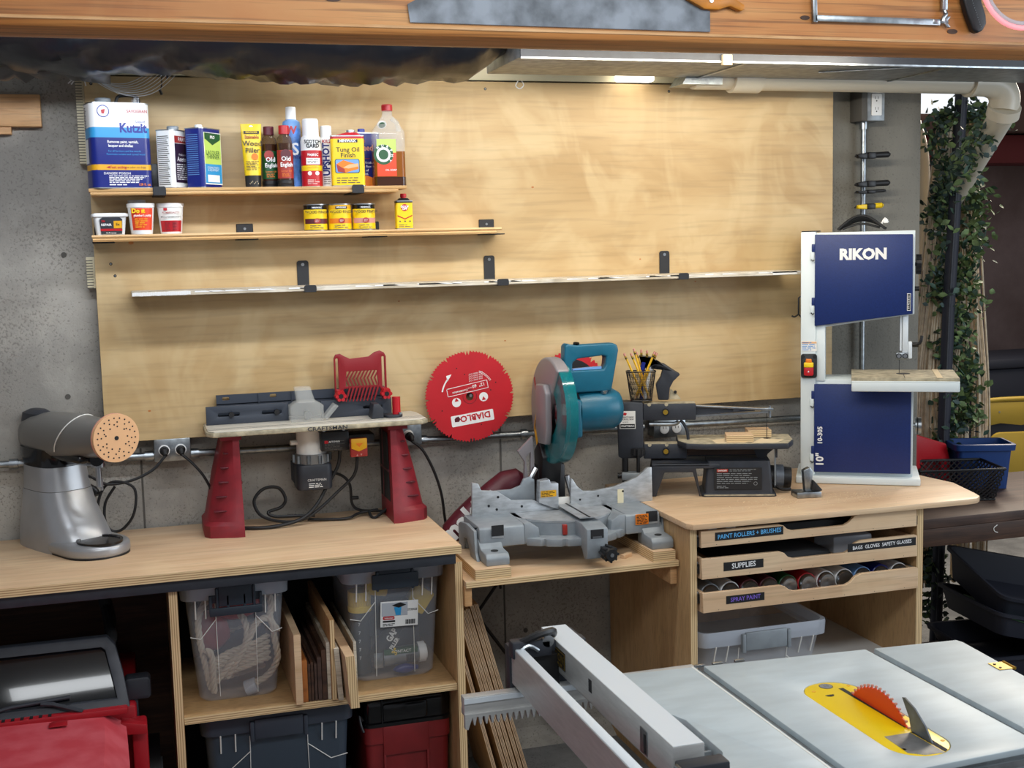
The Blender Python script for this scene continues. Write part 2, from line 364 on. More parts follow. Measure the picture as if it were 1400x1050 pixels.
# ================================================================ the setting
mb = MB('concrete'); mb.box(-2.2, 2.46, .06, .3, 0, 2.6)
mb.m('concrete_column'); mb.box(2.46, 2.838, .06, .34, 0, 2.6)
mb.m('slat_grey')
for x in (.095, 1.235): mb.box(x, x+.006, .0585, .0605, 0, 1.1)
for x, z in ((-.086, 1.69), (-.1, 1.27), (1.2, .62), (1.31, .39)): mb.cyl((x, .0605, z), (x, .058, z), .008, n=12)
struct(mb.done('wall_back'))
mb = MB('concrete_floor'); mb.box(-2.4, 7.5, -5.5, 6, -.05, 0)
mb.m('concrete'); mb.prism([(.06, 0), (.06, .05), (.045, .02), (.0, .0)], -2.2, 2.8, plane='yz'); struct(mb.done('floor'))
mb = MB('white_matte'); mb.box(-2.4, 3.0, -5.5, .34, 2.6, 2.65); struct(mb.done('ceiling'))
mb = MB('plaster_far'); mb.box(2.6, 7.5, 3.6, 3.7, 0, 3.2)
mb.m('dark_table_wood')
mb.prism([(4.93, 2.2), (5.22, 2.2), (5.16, 1.9), (5.1, 1.7), (5.05, 1.35), (4.88, 1.0), (4.8, .9), (4.82, 1.3), (4.9, 1.6)], 3.598, 3.6)
struct(mb.done('wall_far'))
mb = MB('far_beam'); mb.box(3.1, 7.5, 3.2, 3.6, 2.35, 2.62, .01); mb.m('far_red'); mb.box(3.1, 7.5, 3.3, 3.6, 2.15, 2.34, .01); struct(mb.done('trim_1'))
mb = MB('cream'); mb.box(-.0, 2.46, .0, .06, 2.205, 2.6); struct(mb.done('trim_2'))
# timber header the hand tools hang on
mb = MB('fir_beam'); mb.prism([(-1.30, 2.100), (-1.343, 2.112), (-1.35, 2.124), (-1.35, 2.6), (-1.26, 2.6), (-1.26, 2.103)], -.9, 2.9, plane='yz', bev=.003)
mb.m('walnut')
for x, z, r in ((.235, 2.179, .011), (.508, 2.178, .009), (.47, 2.20, .004), (.735, 2.145, .006), (.945, 2.148, .006), (1.55, 2.170, .006), (1.93, 2.15, .007)):
    mb.prism([(x+r*2*math.cos(a*PI/6), z+r*.8*math.sin(a*PI/6)) for a in range(12)], -1.3515, -1.349)
mb.m('fir_end')
mb.prism([(-1.3515, 2.124), (-1.3515, 2.128), (-1.35, 2.130), (-1.35, 2.123)], -.9, 2.9, plane='yz')
struct(mb.done('trim_3'))
# plywood panel screwed to the wall
t = thing('plywood_board', 'large birch plywood panel screwed to the concrete wall behind the shelves', 'panel', (0, 0, 0))
mb = MB('birch'); mb.box(0, 2.445, 0, .018, 1.131, 2.20, .0008, 1)
o = mb.done('panel', t)
for x, z in ((.02, 2.178), (.232, 2.2), (.055, 1.625), (1.2, 2.178), (1.83, 2.178), (2.33, 1.17), (.05, 1.2), (1.24, 1.155), (.62, 1.155), (.045, 1.66)):
    mb = MB('black_matte'); mb.cyl((x, -.0005, z), (x, .001, z), .0045, n=10); mb.m('steel').cyl((x, -.001, z), (x, 0, z), .002, n=8); mb.done('screw', t)
# knots in the birch face
mb = MB('cherry')
for x, z, r in ((.028, 1.725, .004), (.23, 2.2, .003), (.105, 1.72, .007), (.13, 1.22, .004), (1.35, 1.87, .004), (1.245, 1.38, .003), (1.92, 1.55, .003), (1.72, 1.63, .003), (.9, 1.52, .003)):
    mb.prism([(x+r*1.1*math.cos(a*PI/5), z+r*.7*math.sin(a*PI/5)) for a in range(10)], -.0006, .001)
tag(mb.done('knots', t), 'dark pin knots in the veneer')
for i, (z0, z1) in enumerate(((1.95, 2.2), (1.59, 1.682))):
    mb = MB('cream'); mb.box(-.024, .02, .019, .059, z0, z1, .001)
    for k in range(int((z1-z0)/.008)): mb.m('slat_grey').box(-.0245, -.006, .0185, .019, z0+k*.008, z0+k*.008+.0022)
    tag(mb.done('wood_batten'), ('ridged pale batten behind the top left corner of the panel', 'short ridged batten poking out left of the panel, below the middle shelf')[i], 'batten', 'spacer battens behind the panel')
# offcut board on the left wall
t = thing('hung_board', 'orange fir board fixed high on the bare concrete at the left', 'board', (-.3, 0, 2.058))
MB('fir_end').box(-.3, .178, .02, .06, 0, .09, .001).done('board', t)
MB('fir_end').box(-.3, .095, .03, .06, -.021, 0, .001).done('cleat', t)
# ---- duct and bag overhead
t = thing('air_duct', 'flat galvanised sheet metal air duct behind the timber beam', 'duct', (2.2, -.30, 2.202))
mb = MB('galv_dull'); mb.box(-1.04, 1.0, -.2, .14, 0, .2, .003); mb.m('charcoal').box(-1.04, 1.0, -.204, -.199, .0, .2); mb.done('duct_body', t)
mb = MB('galv'); mb.box(-1.04, 1.0, -.205, -.195, -.004, .001)
for x in (-.35, .35): mb.box(x, x+.012, -.2, .14, -.004, 0)
mb.tube([(.25, -.195, -.003), (-.02, -.05, -.004)], .003, 6); mb.done('seam', t)
MB('dust').box(-.43, -.40, -.215, -.2, -.012, .018, .002).done('clip', t)
mb = MB('bag_plastic'); rings = []
rnd = random.Random(3); NR = 74
for i in range(NR):
    x = -.62+i*1.775/(NR-1); f = 1 if x > .0 else max(.55, 1+(x)*.9)
    e = 1.0 if i < NR-5 else 1.0-.13*(i-(NR-5))
    ring = []
    for j in range(26):
        a = 2*PI*j/26; w_ = 1+.05*math.sin(9*x*4+j*1.3)+.045*math.sin(31*x+2.1*j)+rnd.uniform(-.03, .03)
        ring.append((x, -.33+.20*math.cos(a)*w_*e, 2.282+(.125*f*e)*math.sin(a)*w_+(.008*math.sin(7*x))+(.0 if x > 0 else .03*(-x))))
    rings.append(ring)
mb.loft(rings)
o = mb.done('plastic_wrapped_duct', sharp=80); tag(o, 'flexible duct wrapped in crumpled black plastic sheeting under the ceiling', 'duct')
# tattered plastic rags and white strings at the left
mb = MB('bag_dusty'); rings = []
for i in range(30):
    x = -.62+i*.024
    rings.append([(x, -.25+.12*math.cos(2*PI*j/14)*(1+rnd.uniform(-.15, .15)), 2.215+.055*math.sin(2*PI*j/14)*(1+rnd.uniform(-.25, .25))) for j in range(14)])
mb.loft(rings); tag(mb.done('torn_plastic_sheet', sharp=80), 'torn dusty plastic sheeting bunched in the top left corner', 'plastic sheet')
mb = MB('white_matte')
for k in range(8):
    a = rnd.uniform(-.01, .01)
    mb.tube([(.0+a, -.1, 2.21+a), (.05+k*.006, -.1, 2.175-k*.005), (.11+k*.01, -.11, 2.165-k*.004), (.165+k*.012, -.14, 2.185), (.19+k*.01, -.2, 2.215)], .0011, 5, sm=5)
for k in range(7): mb.tube([(.0, -.1, 2.2), (-.02+rnd.uniform(-.02, .03), -.1, 2.17+rnd.uniform(-.015, .02))], .002, 4)
tag(mb.done('white_string'), 'loose white strings hanging from the plastic above the tall blue can', 'string')
mb = MB('black'); mb.tube([(-.09, -.12, 2.215), (-.05, -.12, 2.195), (.0, -.1, 2.20)], .006, 8, sm=5)
tag(mb.done('black_cable'), 'short black cable poking out of the torn plastic', 'cable')
mb = MB('black'); mb.tube([(.217, -.14, 2.225), (.215, -.10, 2.19), (.214, -.05, 2.165), (.208, -.05, 2.155), (.213, -.05, 2.143)], .002, 6, sm=4); mb.tube([(.208, -.05, 2.158), (.214, -.052, 2.143)], .004, 6)
tag(mb.done('wire_hook'), 'thin black wire hook dangling in front of the panel', 'hook')
mb = MB('blue'); mb.prism([(.925, 2.19), (.95, 2.19), (.947, 2.172), (.935, 2.165), (.925, 2.175)], -.30, -.28, bev=.003)
tag(mb.done('blue_tape'), 'scrap of blue tape on the underside of the black plastic', 'tape')
mb = MB('white_matte'); mb.tube([(1.30, -.03, 2.20), (1.292, -.03, 2.185), (1.305, -.03, 2.176), (1.318, -.03, 2.187), (1.312, -.03, 2.2)], .0018, 6, sm=5)
tag(mb.done('cord_loop'), 'small white cord loop hanging above the panel', 'cord')
mb = MB('lamp_glow'); mb.box(1.625, 1.75, -.07, -.03, 2.20, 2.235, .008, 3); tag(mb.done('puck_light'), 'small white lamp glowing between the duct and the panel', 'lamp')
mb = MB('galv'); mb.prism([(0, 0), (.14, 0), (.14, .03), (.02, .03)], -.05, .05); tag(mb.done('metal_bracket', loc=(1.80, -.12, 2.18)), 'bright sheet metal bracket above the panel beside the lamp', 'bracket')
# ---- white pipe
t = thing('drain_pipe', 'cream white drain pipe running under the duct and elbowing down at right', 'pipe', (0, 0, 0))
mb = MB('pvc'); mb.cyl((1.86, -.12, 2.215), (2.93, -.12, 2.212), .045, n=28); mb.done('pipe', t)
mb = MB('pvc'); P = [(2.90, -.12, 2.212), (2.94, -.12, 2.212), (2.99, -.12, 2.208), (3.03, -.12, 2.19), (3.05, -.12, 2.155), (3.045, -.12, 2.11)]
mb.tube(P, .052, 28, sm=6); mb.cyl((2.90, -.12, 2.212), (2.915, -.12, 2.212), .056, n=28); mb.cyl((3.040, -.135, 2.125), (3.047, -.115, 2.095), .056, n=28); mb.done('elbow', t)
mb = MB('pvc'); mb.cyl((3.045, -.12, 2.10), (3.275, .52, 1.78), .044, n=24); mb.done('downpipe', t)
MB('pvc').cyl((1.99, -.125, 2.212), (2.09, -.125, 2.212), .052, n=28).done('coupling', t)
# ================================================================ wall shelves
def bracket(par, x, y, z, th, up=.07):
    mb = MB('bracket_black'); w2 = .018
    mb.prism(rrect(x-w2, x+w2, z-th-.002, z+up, .008), -.003, 0, plane='xz', bev=.0006, seg=1)
    mb.box(x-w2, x+w2, y-.002, 0, z-th-.003, z-th, .0005, 1)
    mb.prism(rrect(x-w2, x+w2, z-th-.003, z+.004, .006), y-.005, y-.002, plane='xz', bev=.0006, seg=1)
    mb.m('steel').cyl((x, -.004, z+up-.012), (x, -.002, z+up-.012), .005, n=12)
    mb.done('bracket', par)
t = thing('wall_shelf', 'topmost narrow pine shelf holding the tall cans and bottles', 'shelf', (0, 0, 1.872), group=None)
mb = MB('pine_shelf'); mb.prism([(-.15, 0), (-.15, -.004), (-.147, -.009), (0, -.009), (0, 0)], 0, .905, plane='yz')
mb.prism([(-.146, -.010), (-.148, -.014), (-.146, -.018), (0, -.018), (0, -.010)], .004, .880, plane='yz'); mb.done('shelf_board', t)
for x in (.19, .757): bracket(t, x, -.15, 0, .018, .075)
t = thing('wall_shelf', 'middle pine shelf holding the small round tubs and stain tins', 'shelf', (0, 0, 1.735))
mb = MB('pine_shelf'); mb.prism([(-.12, .008), (-.122, .003), (-.119, -.001), (0, -.001), (0, .008)], 0, 1.207, plane='yz')
mb.prism([(-.118, -.002), (-.121, -.006), (-.118, -.011), (0, -.011), (0, -.002)], .002, 1.19, plane='yz'); mb.done('shelf_board', t)
for x in (.03, .435, .82, 1.192):
    mb = MB('bracket_black'); mb.box(x-.025, x+.025, -.004, 0, -.01, .035, .002, 1); mb.box(x-.03, x+.03, -.105, 0, -.0145, -.011, .001, 1)
    mb.m('steel').cyl((x, -.005, .02), (x, -.003, .02), .004, n=10); mb.done('bracket', t)
t = thing('wall_shelf', 'long rough whitish plank shelf, lowest and empty, on black brackets', 'shelf', (0, 0, 1.580))
mb = MB('old_shelf'); mb.box(.098, 2.235, -.15, 0, -.014, 0, .0015, 1)
mb.m('white_matte')
rnd = random.Random(5)
for k in range(26):
    x = .1+k*.0062; mb.quad((x, -.1503, -.013+rnd.random()*.002), (x+.006, -.1503, -.013+rnd.random()*.002), (x+.006, -.1503, -.001-rnd.random()*.0015), (x, -.1503, -.001-rnd.random()*.002))
for k in range(40):
    x = .25+rnd.random()*1.95; mb.quad((x, -.1503, -.006), (x+.02+rnd.random()*.06, -.1503, -.006), (x+.03, -.1503, -.002), (x, -.1503, -.002))
for x0 in (2.13,): mb.quad((x0, -.1503, -.012), (2.22, -.1503, -.012), (2.22, -.1503, -.002), (x0, -.1503, -.002))
mb.done('shelf_board', t)
for x in (.604, 1.198, 1.807): bracket(t, x, -.15, 0, .014, .075)

# ================================================================ cans and bottles
def rectcan(name, label, loc, rz, w, d, h, bands, capx, capr, caph, capmat, side=None, deco=None, group=None, cat='can', r=.012, rim=True, shoulder=0):
    """tin with a rounded rectangular plan, front face on -y"""
    t = thing(name, label, cat, loc, rz, group)
    mb = MB()
    for z0, z1, m_ in bands: mb.m(m_).prism(rrect(-w/2, w/2, -d/2, d/2, r), z0*h, z1*h, plane='xy')
    if rim:
        mb.m('steel')
        for z in (0, h-.002): mb.prism(rrect(-w/2-.001, w/2+.001, -d/2-.001, d/2+.001, r), z, z+.003, plane='xy')
    if shoulder:
        mb.m(bands[-1][2]).loft([[(x, y, h) for x, y in rrect(-w/2+.004, w/2-.004, -d/2+.004, d/2-.004, r)], [(x, y, h+shoulder) for x, y in rrect(capx-capr-.004, capx+capr+.004, -capr-.004, capr+.004, capr*.8)]])
    if deco: deco(mb, w, d, h, -d/2-.0008)
    mb.done('body', t)
    c = MB(capmat); z = h+shoulder; c.cyl((capx, 0, z), (capx, 0, z+.004), capr*.82, n=20)
    c.lathe([(0, z+.003), (capr, z+.003), (capr, z+caph*.85), (capr*.9, z+caph), (0, z+caph)], c=(capx, 0, 0), n=24); c.done('cap', t)
    return t
def d_kut(mb, w, d, h, y):
    X = lambda f: -w/2+f*w
    mb.m('blue').lathe([(.017, 0), (.0145, 0)], c=(X(.22), y, h*.90), axis='y', n=30)
    mb.m('red').prism([(X(.185), h*.915), (X(.255), h*.925), (X(.235), h*.87), (X(.195), h*.87)], y-.0002, y, plane='xz')
    mb.m('red').text('SAVOGRAN', .0125, (X(.78), y, h*.905), bold=.01, sx=.85)
    mb.m('blue').text('Liquid', .011, (X(.83), y, h*.785)); mb.m('blue').text('Kutzit', .036, (X(.70), y, h*.705), bold=.035, sx=.85)
    mb.m('white').text('Removes paint, varnish,', .0105, (X(.52), y, h*.545), bold=.02, sx=.85); mb.text('lacquer and shellac', .0105, (X(.48), y, h*.50), bold=.02, sx=.85)
    mb.m('sky').text('For all furniture and fine woods', .007, (X(.54), y, h*.437)); mb.text('Penetrates curtains and curved wood', .007, (X(.56), y, h*.40))
    mb.m('red').prism([(X(.22), h*.247), (X(.28), h*.262), (X(.28), h*.232)], y-.0002, y, plane='xz'); mb.text('Fast acting', .0105, (X(.42), y, h*.247), bold=.02)
    mb.m('maroon').text('Low odor no drips', .008, (X(.70), y, h*.247))
    mb.m('white').text('DANGER! POISON', .009, (X(.40), y, h*.175), bold=.01); mb.lines(X(.26), X(.98), h*.06, h*.155, 5, y, .5, 3)
    mb.m('orange').text('128 fl. oz.', .009, (X(.85), y, h*.045), bold=.02); mb.m('white').lines(X(.26), X(.68), h*.03, h*.055, 1, y)
    xs = -w/2-.0008
    mb.m('white_matte').quad((xs, d*.25, h*.30), (xs, -.012, h*.30), (xs, -.012, h*.58), (xs, d*.25, h*.58))
    mb.m('slat_grey')
    for k in range(14): mb.quad((xs, .03, h*(.70+k*.019)), (xs, .03-.02-.02*((k*7) % 3)/3, h*(.70+k*.019)), (xs, .03-.02-.02*((k*7) % 3)/3, h*(.70+k*.019)+.002), (xs, .03, h*(.70+k*.019)+.002))
t = rectcan('solvent_can', 'large white and blue rectangular solvent can at the left end of the top shelf', (.085, -.095, 1.872), 12, .165, .1, .236,
    [(0, .215, 'can_blue'), (.215, .28, 'yellow_deep'), (.28, .595, 'can_blue'), (.595, .715, 'sky'), (.715, 1, 'white')], -.035, .022, .017, 'cast_grey', deco=d_kut, r=.022)
mb = MB('black'); mb.tube([(.0, 0, .236), (.005, 0, .256), (.02, 0, .262), (.05, 0, .262), (.062, 0, .256), (.066, 0, .236)], .0045, 8, sm=4)
mb.m('steel')
for k in range(4): mb.tube([(.048+k*.004, -.012, .238), (.05+k*.004, -.012, .256), (.05+k*.004, .012, .256), (.048+k*.004, .012, .238)], .0012, 5)
mb.done('handle', t)
def d_acetone(mb, w, d, h, y):
    mb.m('label_red').box(-w*.40, w*.43, y-.0002, y, h*.78, h*.90); mb.m('white').text('PARKS', .016, (0, y-.0006, h*.84), bold=.02)
    mb.m('purple').box(-w*.40, w*.43, y-.0002, y, h*.10, h*.77); mb.m('white').text('Acetone', .018, (0, y-.0006, h*.50), bold=.02)
    mb.text('Professional', .009, (0, y-.0006, h*.58)); mb.lines(-w*.35, w*.38, h*.14, h*.43, 8, y-.0006, .4, 2)
    xs = -w/2-.0008; mb.m('slat_grey')
    for k in range(26): mb.quad((xs, d*.34, h*(.06+k*.033)), (xs, -d*.3*(1-((k*5) % 4)/8), h*(.06+k*.033)), (xs, -d*.3*(1-((k*5) % 4)/8), h*(.06+k*.033)+.0022), (xs, d*.34, h*(.06+k*.033)+.0022))
rectcan('solvent_can', 'white quart can with a dark purple label and grey cap, leaning against the blue one', (.238, -.075, 1.872), 55, .10, .058, .165, [(0, 1, 'white')], 0, .017, .014, 'cast_grey', deco=d_acetone)
def d_lacq(mb, w, d, h, y):
    mb.m('white').box(-w*.42, w*.44, y-.0002, y, h*.06, h*.93)
    mb.m('lime').box(-w*.40, w*.42, y-.0006, y, h*.40, h*.92); mb.m('sky').box(-w*.40, w*.42, y-.0006, y, h*.08, h*.40)
    mb.m('green').prism([(-w*.38, h*.92), (w*.40, h*.92), (w*.40, h*.82), (0, h*.72), (-w*.38, h*.82)], y-.001, y, plane='xz'); mb.m('white').text('PRO', .012, (0, y-.0014, h*.85), bold=.02)
    mb.m('green').text('LACQUER', .0165, (0, y-.001, h*.59), bold=.01, sx=.9); mb.text('THINNER', .0165, (0, y-.001, h*.52), bold=.01, sx=.9)
    mb.m('white').text('CLEANS TOOLS', .0085, (0, y-.001, h*.34)); mb.text('& EQUIPMENT', .0085, (0, y-.001, h*.30)); mb.box(-w*.3, w*.3, y-.001, y, h*.1, h*.22)
    xs = -w/2-.0008; mb.m('lightblue')
    for k in range(20): mb.quad((xs, d*.34, h*(.22+k*.035)), (xs, -d*.28, h*(.22+k*.035)), (xs, -d*.28, h*(.22+k*.035)+.0015), (xs, d*.34, h*(.22+k*.035)+.0015))
rectcan('solvent_can', 'deep blue quart can with lime green label and white cap', (.32, -.085, 1.872), 52, .098, .062, .170, [(0, 1, 'can_blue')], -.018, .011, .011, 'white', deco=d_lacq)
mb = MB('black'); mb.prism(rrect(.166, .205, 1.873, 1.945, .006), -.075, -.035, plane='xz', bev=.002); tag(mb.done('black_box'), 'small black box standing between the large blue can and the white can', 'box')
# yellow squeeze tube standing on its black cap
t = thing('filler_tube', 'yellow squeeze tube of wood filler standing on a black cap', 'tube', (.4595, -.08, 1.872), 0)
mb = MB('black'); mb.lathe([(0, 0), (.0225, 0), (.0235, .036), (.02, .038)], n=24)
for k in range(7): mb.m('dust').box(-.012+k*.004, -.011+k*.004, -.0238, -.0232, .01+.003*(k % 3), .014+.003*(k % 3))
mb.done('cap', t)
mb = MB('yellow'); rings = []
for i in range(9):
    f = i/8; z = .036+f*.15; rx = .0235+f*.007; ry = .0225*(1-f)**.8+.0015
    rings.append(selli(0, 0, rx, ry, z, 28, 2))
mb.loft(rings)
def fy(f): return -(.0225*(1-f)**.8+.0015)-.001
mb.m('white').prism(circ(0, .1765, .006, 14), -.0035, -.003, plane='xz')
mb.m('black').box(-.022, .022, -.0105, -.0075, .157, .165); mb.m('yellow').text('MINWAX', .008, (0, -.011, .161), bold=.02)
mb.m('label_red').text('Stainable', .0135, (.0, -.0135, .147), bold=.02, sx=.85); mb.m('black').text('Wood', .021, (0, -.0165, .128), bold=.01); mb.text('Filler', .021, (0, -.0185, .108), bold=.01)
mb.m('orange').prism(circ(.006, .09, .010, 14), -.0205, -.018, plane='xz'); mb.m('black').lines(-.02, .02, .05, .078, 6, -.0235, .35, 3)
mb.done('tube_body', t)
# old english style bottles
def bottle_oe(loc, label, lab, capm, group):
    t = thing('polish_bottle', label, 'bottle', loc, 0, group)
    mb = MB('black'); mb.lathe([(0, 0, 'black'), (.024, 0), (.0245, .006), (.0235, .008), (.0245, .012), (.0245, .02), (.0235, .022, 'brown_liquid'), (.0235, .108), (.0235, .128, 'clear_brown'), (.020, .145), (.012, .155), (.012, .162), (0, .162)], n=28); mb.done('bottle_body', t)
    mb = MB(lab); mb.lathe([(.0240, .026), (.0240, .108)], a0=-PI*.92, a1=-PI*.08, n=20)
    mb.m('maroon').prism(circ(0, .095, .015, 20), -.0262, -.0225, plane='xz') if lab != 'green' else mb.m('label_red').prism(circ(-.004, .095, .014, 20), -.0262, -.0225, plane='xz')
    mb.m('white').text('Old', .018, (0, -.0268, .082), bold=.02); mb.text('English', .0165, (.001, -.0268, .065), bold=.02, sx=.8); mb.m('orange').text('Lemon Oil', .007, (0, -.0268, .047)); mb.lines(-.013, .013, .03, .042, 3, -.0255, .4, 3)
    mb.done('label', t)
    mb = MB(capm); mb.lathe([(0, .155), (.0155, .155), (.0155, .178), (.0145, .180), (0, .180)], n=28); mb.done('cap', t)
bottle_oe((.512, -.06, 1.872), 'brown furniture polish bottle with green label and dark brown cap, half hidden behind its neighbour', 'green', 'maroon', 'polish bottles')
bottle_oe((.553, -.095, 1.872), 'brown furniture polish bottle with red label and bright red cap', 'label_red', 'red', 'polish bottles')
def spray(loc, label, r, h, bands, caph, capr, capm, deco=None, name='spray_can'):
    t = thing(name, label, 'spray can', loc, 0, 'spray cans on the top shelf')
    mb = MB(); prof = [(0, 0, 'steel'), (r, 0), (r, .003, bands[0][1])]
    for f, m_ in bands[1:]: prof.append((r, f*h, m_))
    prof += [(r, h-.018), (r*.93, h-.008), (capr*.9, h), (0, h)]; mb.lathe(prof, n=32)
    if deco: deco(mb, r, h)
    mb.done('can_body', t)
    mb = MB(capm); mb.lathe([(0, h-.004), (capr, h-.004), (capr*.985, h+caph*.9), (capr*.9, h+caph), (0, h+caph)], n=28); mb.done('cap', t)
def d_blue(mb, r, h):
    y = -r-.0006; mb.m('red').text('W', .03, (-.004, y, h*.83), bold=.04); mb.m('white').text('S', .05, (.006, y, h*.55), bold=.02); mb.m('can_blue').text('Shine', .018, (.008, y, h*.45), bold=.02)
spray((.581, -.05, 1.872), 'tall blue and white spray can with a small white cap, at the back', .027, .203, [(0, 'spray_blue'), (.86, 'lightblue')], .036, .0155, 'white', d_blue)
def d_scotch(mb, r, h):
    y = -r-.0006
    mb.m('black').text('SCOTCH', .0145, (0, y, h*.86), bold=.04, sx=.85); mb.text('GARD', .0155, (0, y, h*.78), bold=.04, sx=.9)
    mb.m('white').text('FABRIC', .010, (0, y, h*.61), bold=.02); mb.m('paper').box(-.02, .02, y-.0002, y+.004, h*.43, h*.55); mb.m('slat_grey').lines(-.017, .017, h*.44, h*.54, 3, y-.0006, .3, 1)
    mb.m('yellow_deep').text('PROTECTOR', .0062, (0, y, h*.37), bold=.01); mb.m('paper').prism(circ(-.011, h*.26, .006, 12), y-.0001, y+.004); mb.prism(circ(.011, h*.26, .006, 12), y-.0001, y+.004); mb.lines(-.018, .018, h*.04, h*.15, 3, y-.0001, .25, 2)
t = None
spray((.632, -.09, 1.872), 'white and red fabric protector spray can with a wide white cap', .031, .153, [(0, 'red'), (.31, 'yellow'), (.41, 'red'), (.70, 'white')], .047, .024, 'white', d_scotch)
def d_up(mb, r, h):
    y = -r-.0006; mb.m('red').text('KILZ', .014, (-.002, y, h*.9), bold=.03); mb.m('can_blue').text('UPSHOT', .028, (-.005, y, h*.55), rot=90, bold=.04, sx=.9); mb.m('black').prism(circ(.01, h*.48, .007, 12), y, y+.004)
    mb.m('slat_grey').lines(-.015, .015, h*.05, h*.22, 4, y, .3, 5)
spray((.682, -.06, 1.872), 'white stain blocker spray can with blue lettering running up it, behind the yellow tin', .0265, .150, [(0, 'white')], .033, .017, 'white', d_up)
def d_tung(mb, w, d, h, y):
    mb.m('black').box(-w*.30, w*.30, y-.0004, y, h*.865, h*.925); mb.m('white').text('MINWAX', .0115, (0, y-.0008, h*.895), bold=.03)
    mb.m('black').text('Tung Oil', .0195, (0, y, h*.72), bold=.012); mb.text('Finish', .0195, (0, y, h*.61), bold=.012)
    mb.m('black').prism(rrect(-w*.40, w*.34, h*.26, h*.54, .006), y-.0003, y); mb.m('lightblue').prism(rrect(-w*.38, w*.32, h*.27, h*.53, .005), y-.0006, y)
    mb.m('orange').prism([(-w*.36, h*.44), (-w*.15, h*.52), (w*.30, h*.42), (w*.30, h*.34), (-w*.08, h*.27), (-w*.32, h*.29)], y-.001, y)
    mb.m('peach').prism([(-w*.16, h*.37), (w*.02, h*.43), (w*.3, h*.45), (w*.3, h*.39), (.0, h*.35)], y-.0014, y); mb.m('label_red').prism([(-w*.36, h*.44), (-w*.12, h*.34), (-w*.1, h*.27), (-w*.32, h*.29)], y-.0014, y)
    mb.m('slat_grey').lines(-w*.36, w*.36, h*.05, h*.19, 3, y-.0004, .35, 7)
t = rectcan('oil_tin', 'bright yellow oil finish tin with a red top band', (.736, -.112, 1.872), -6, .098, .05, .148, [(0, .94, 'yellow'), (.94, 1, 'red')], .012, .014, .008, 'steel', deco=d_tung, r=.01, shoulder=.010, cat='tin')
def d_lin(mb, w, d, h, y):
    mb.m('orange').prism([(-w/2+.003, .003), (w/2-.003, .003), (w/2-.003, h*.22), (w*.25, h*.17), (w*.02, h*.22), (-w*.2, h*.16), (-w/2+.003, h*.2)], y-.0002, y)
    mb.m('label_red').text('Boiled', .011, (-w*.1, y, h*.84)); mb.m('eraser').text('Linseed', .025, (-w*.06, y, h*.72), bold=.03, sx=.9); mb.text('Oil', .025, (-w*.16, y, h*.58), bold=.03)
    mb.m('label_red').box(-w*.4, w*.15, y-.0003, y, h*.52, h*.53)
    mb.m('white').text('A wood finish.', .010, (-w*.05, y, h*.45), bold=.01); mb.text('Aids the flow', .010, (-w*.06, y, h*.38), bold=.01); mb.text('gloss of', .010, (-w*.04, y, h*.31), bold=.01); mb.text('oil paint.', .010, (-w*.06, y, h*.245), bold=.01)
    mb.m('paper').box(w/2-.022, w/2-.008, y-.0004, y+.002, h*.25, h*.37)
rectcan('oil_tin', 'blue oil tin with an orange base, standing behind the yellow tin', (.792, -.045, 1.872), 8, .105, .048, .163, [(0, .0201, 'orange'), (.02, 1, 'can_blue')], .0, .011, .013, 'blue', deco=d_lin, r=.014, cat='tin')
# clear oil soap jug
t = thing('soap_jug', 'clear plastic jug of amber oil soap with red cap, right end of top shelf', 'jug', (.866, -.082, 1.872), 0)
mb = MB('brown_liquid'); w, d = .098, .062
def rr(k, z, r=.016): return [(x, y, z) for x, y in rrect(-w/2*k, w/2*k, -d/2*k, d/2*k, r*k)]
mb.loft([rr(1, 0), rr(1, .028)]); mb.m('amber').loft([rr(.98, .028), rr(.98, .104)])
mb.m('clear').loft([rr(1, .104), rr(1, .155), rr(.97, .165), rr(.42, .205), rr(.30, .212), rr(.30, .228)], cap=False)
mb.m('clear').tube([(.012, 0, .204), (.03, 0, .19), (.034, 0, .165)], .007, 8, sm=3)
mb.done('jug_body', t)
mb = MB('lime'); y = -d/2-.001; mb.box(-w*.42, w*.18, y-.0002, y, .10, .14); mb.m('orange_red').box(-w*.42, w*.18, y-.0002, y, .03, .10)
mb.m('green').prism(circ(-w*.22, .094, .030, 28), y-.0008, y-.0003); mb.m('white').prism(circ(-w*.22, .094, .022, 28), y-.0012, y-.0008); mb.m('green').prism(circ(-w*.22, .094, .015, 28), y-.0015, y-.0011)
for k, ch in enumerate('MURPHY'):
    a = 130-k*34; mb.m('white').text(ch, .011, (-w*.22+.026*math.cos(math.radians(a)), y-.0018, .094+.026*math.sin(math.radians(a))), rot=a-90, bold=.02)
mb.m('white').text('OIL SOAP', .008, (.0, y-.001, .048), bold=.01); mb.done('label', t)
mb = MB('white'); mb.at((-.02, -.017, .184), (40, 0, 0)); mb.prism(circ(0, 0, .014, 20), -.001, .0005, plane='xz'); mb.m('green').prism(circ(0, -.001, .010, 20), -.0016, -.0008); mb.done('sticker', t)
mb = MB('red'); mb.lathe([(0, .226), (.0165, .226), (.0165, .242), (.015, .245), (0, .245)], n=28); mb.done('cap', t)

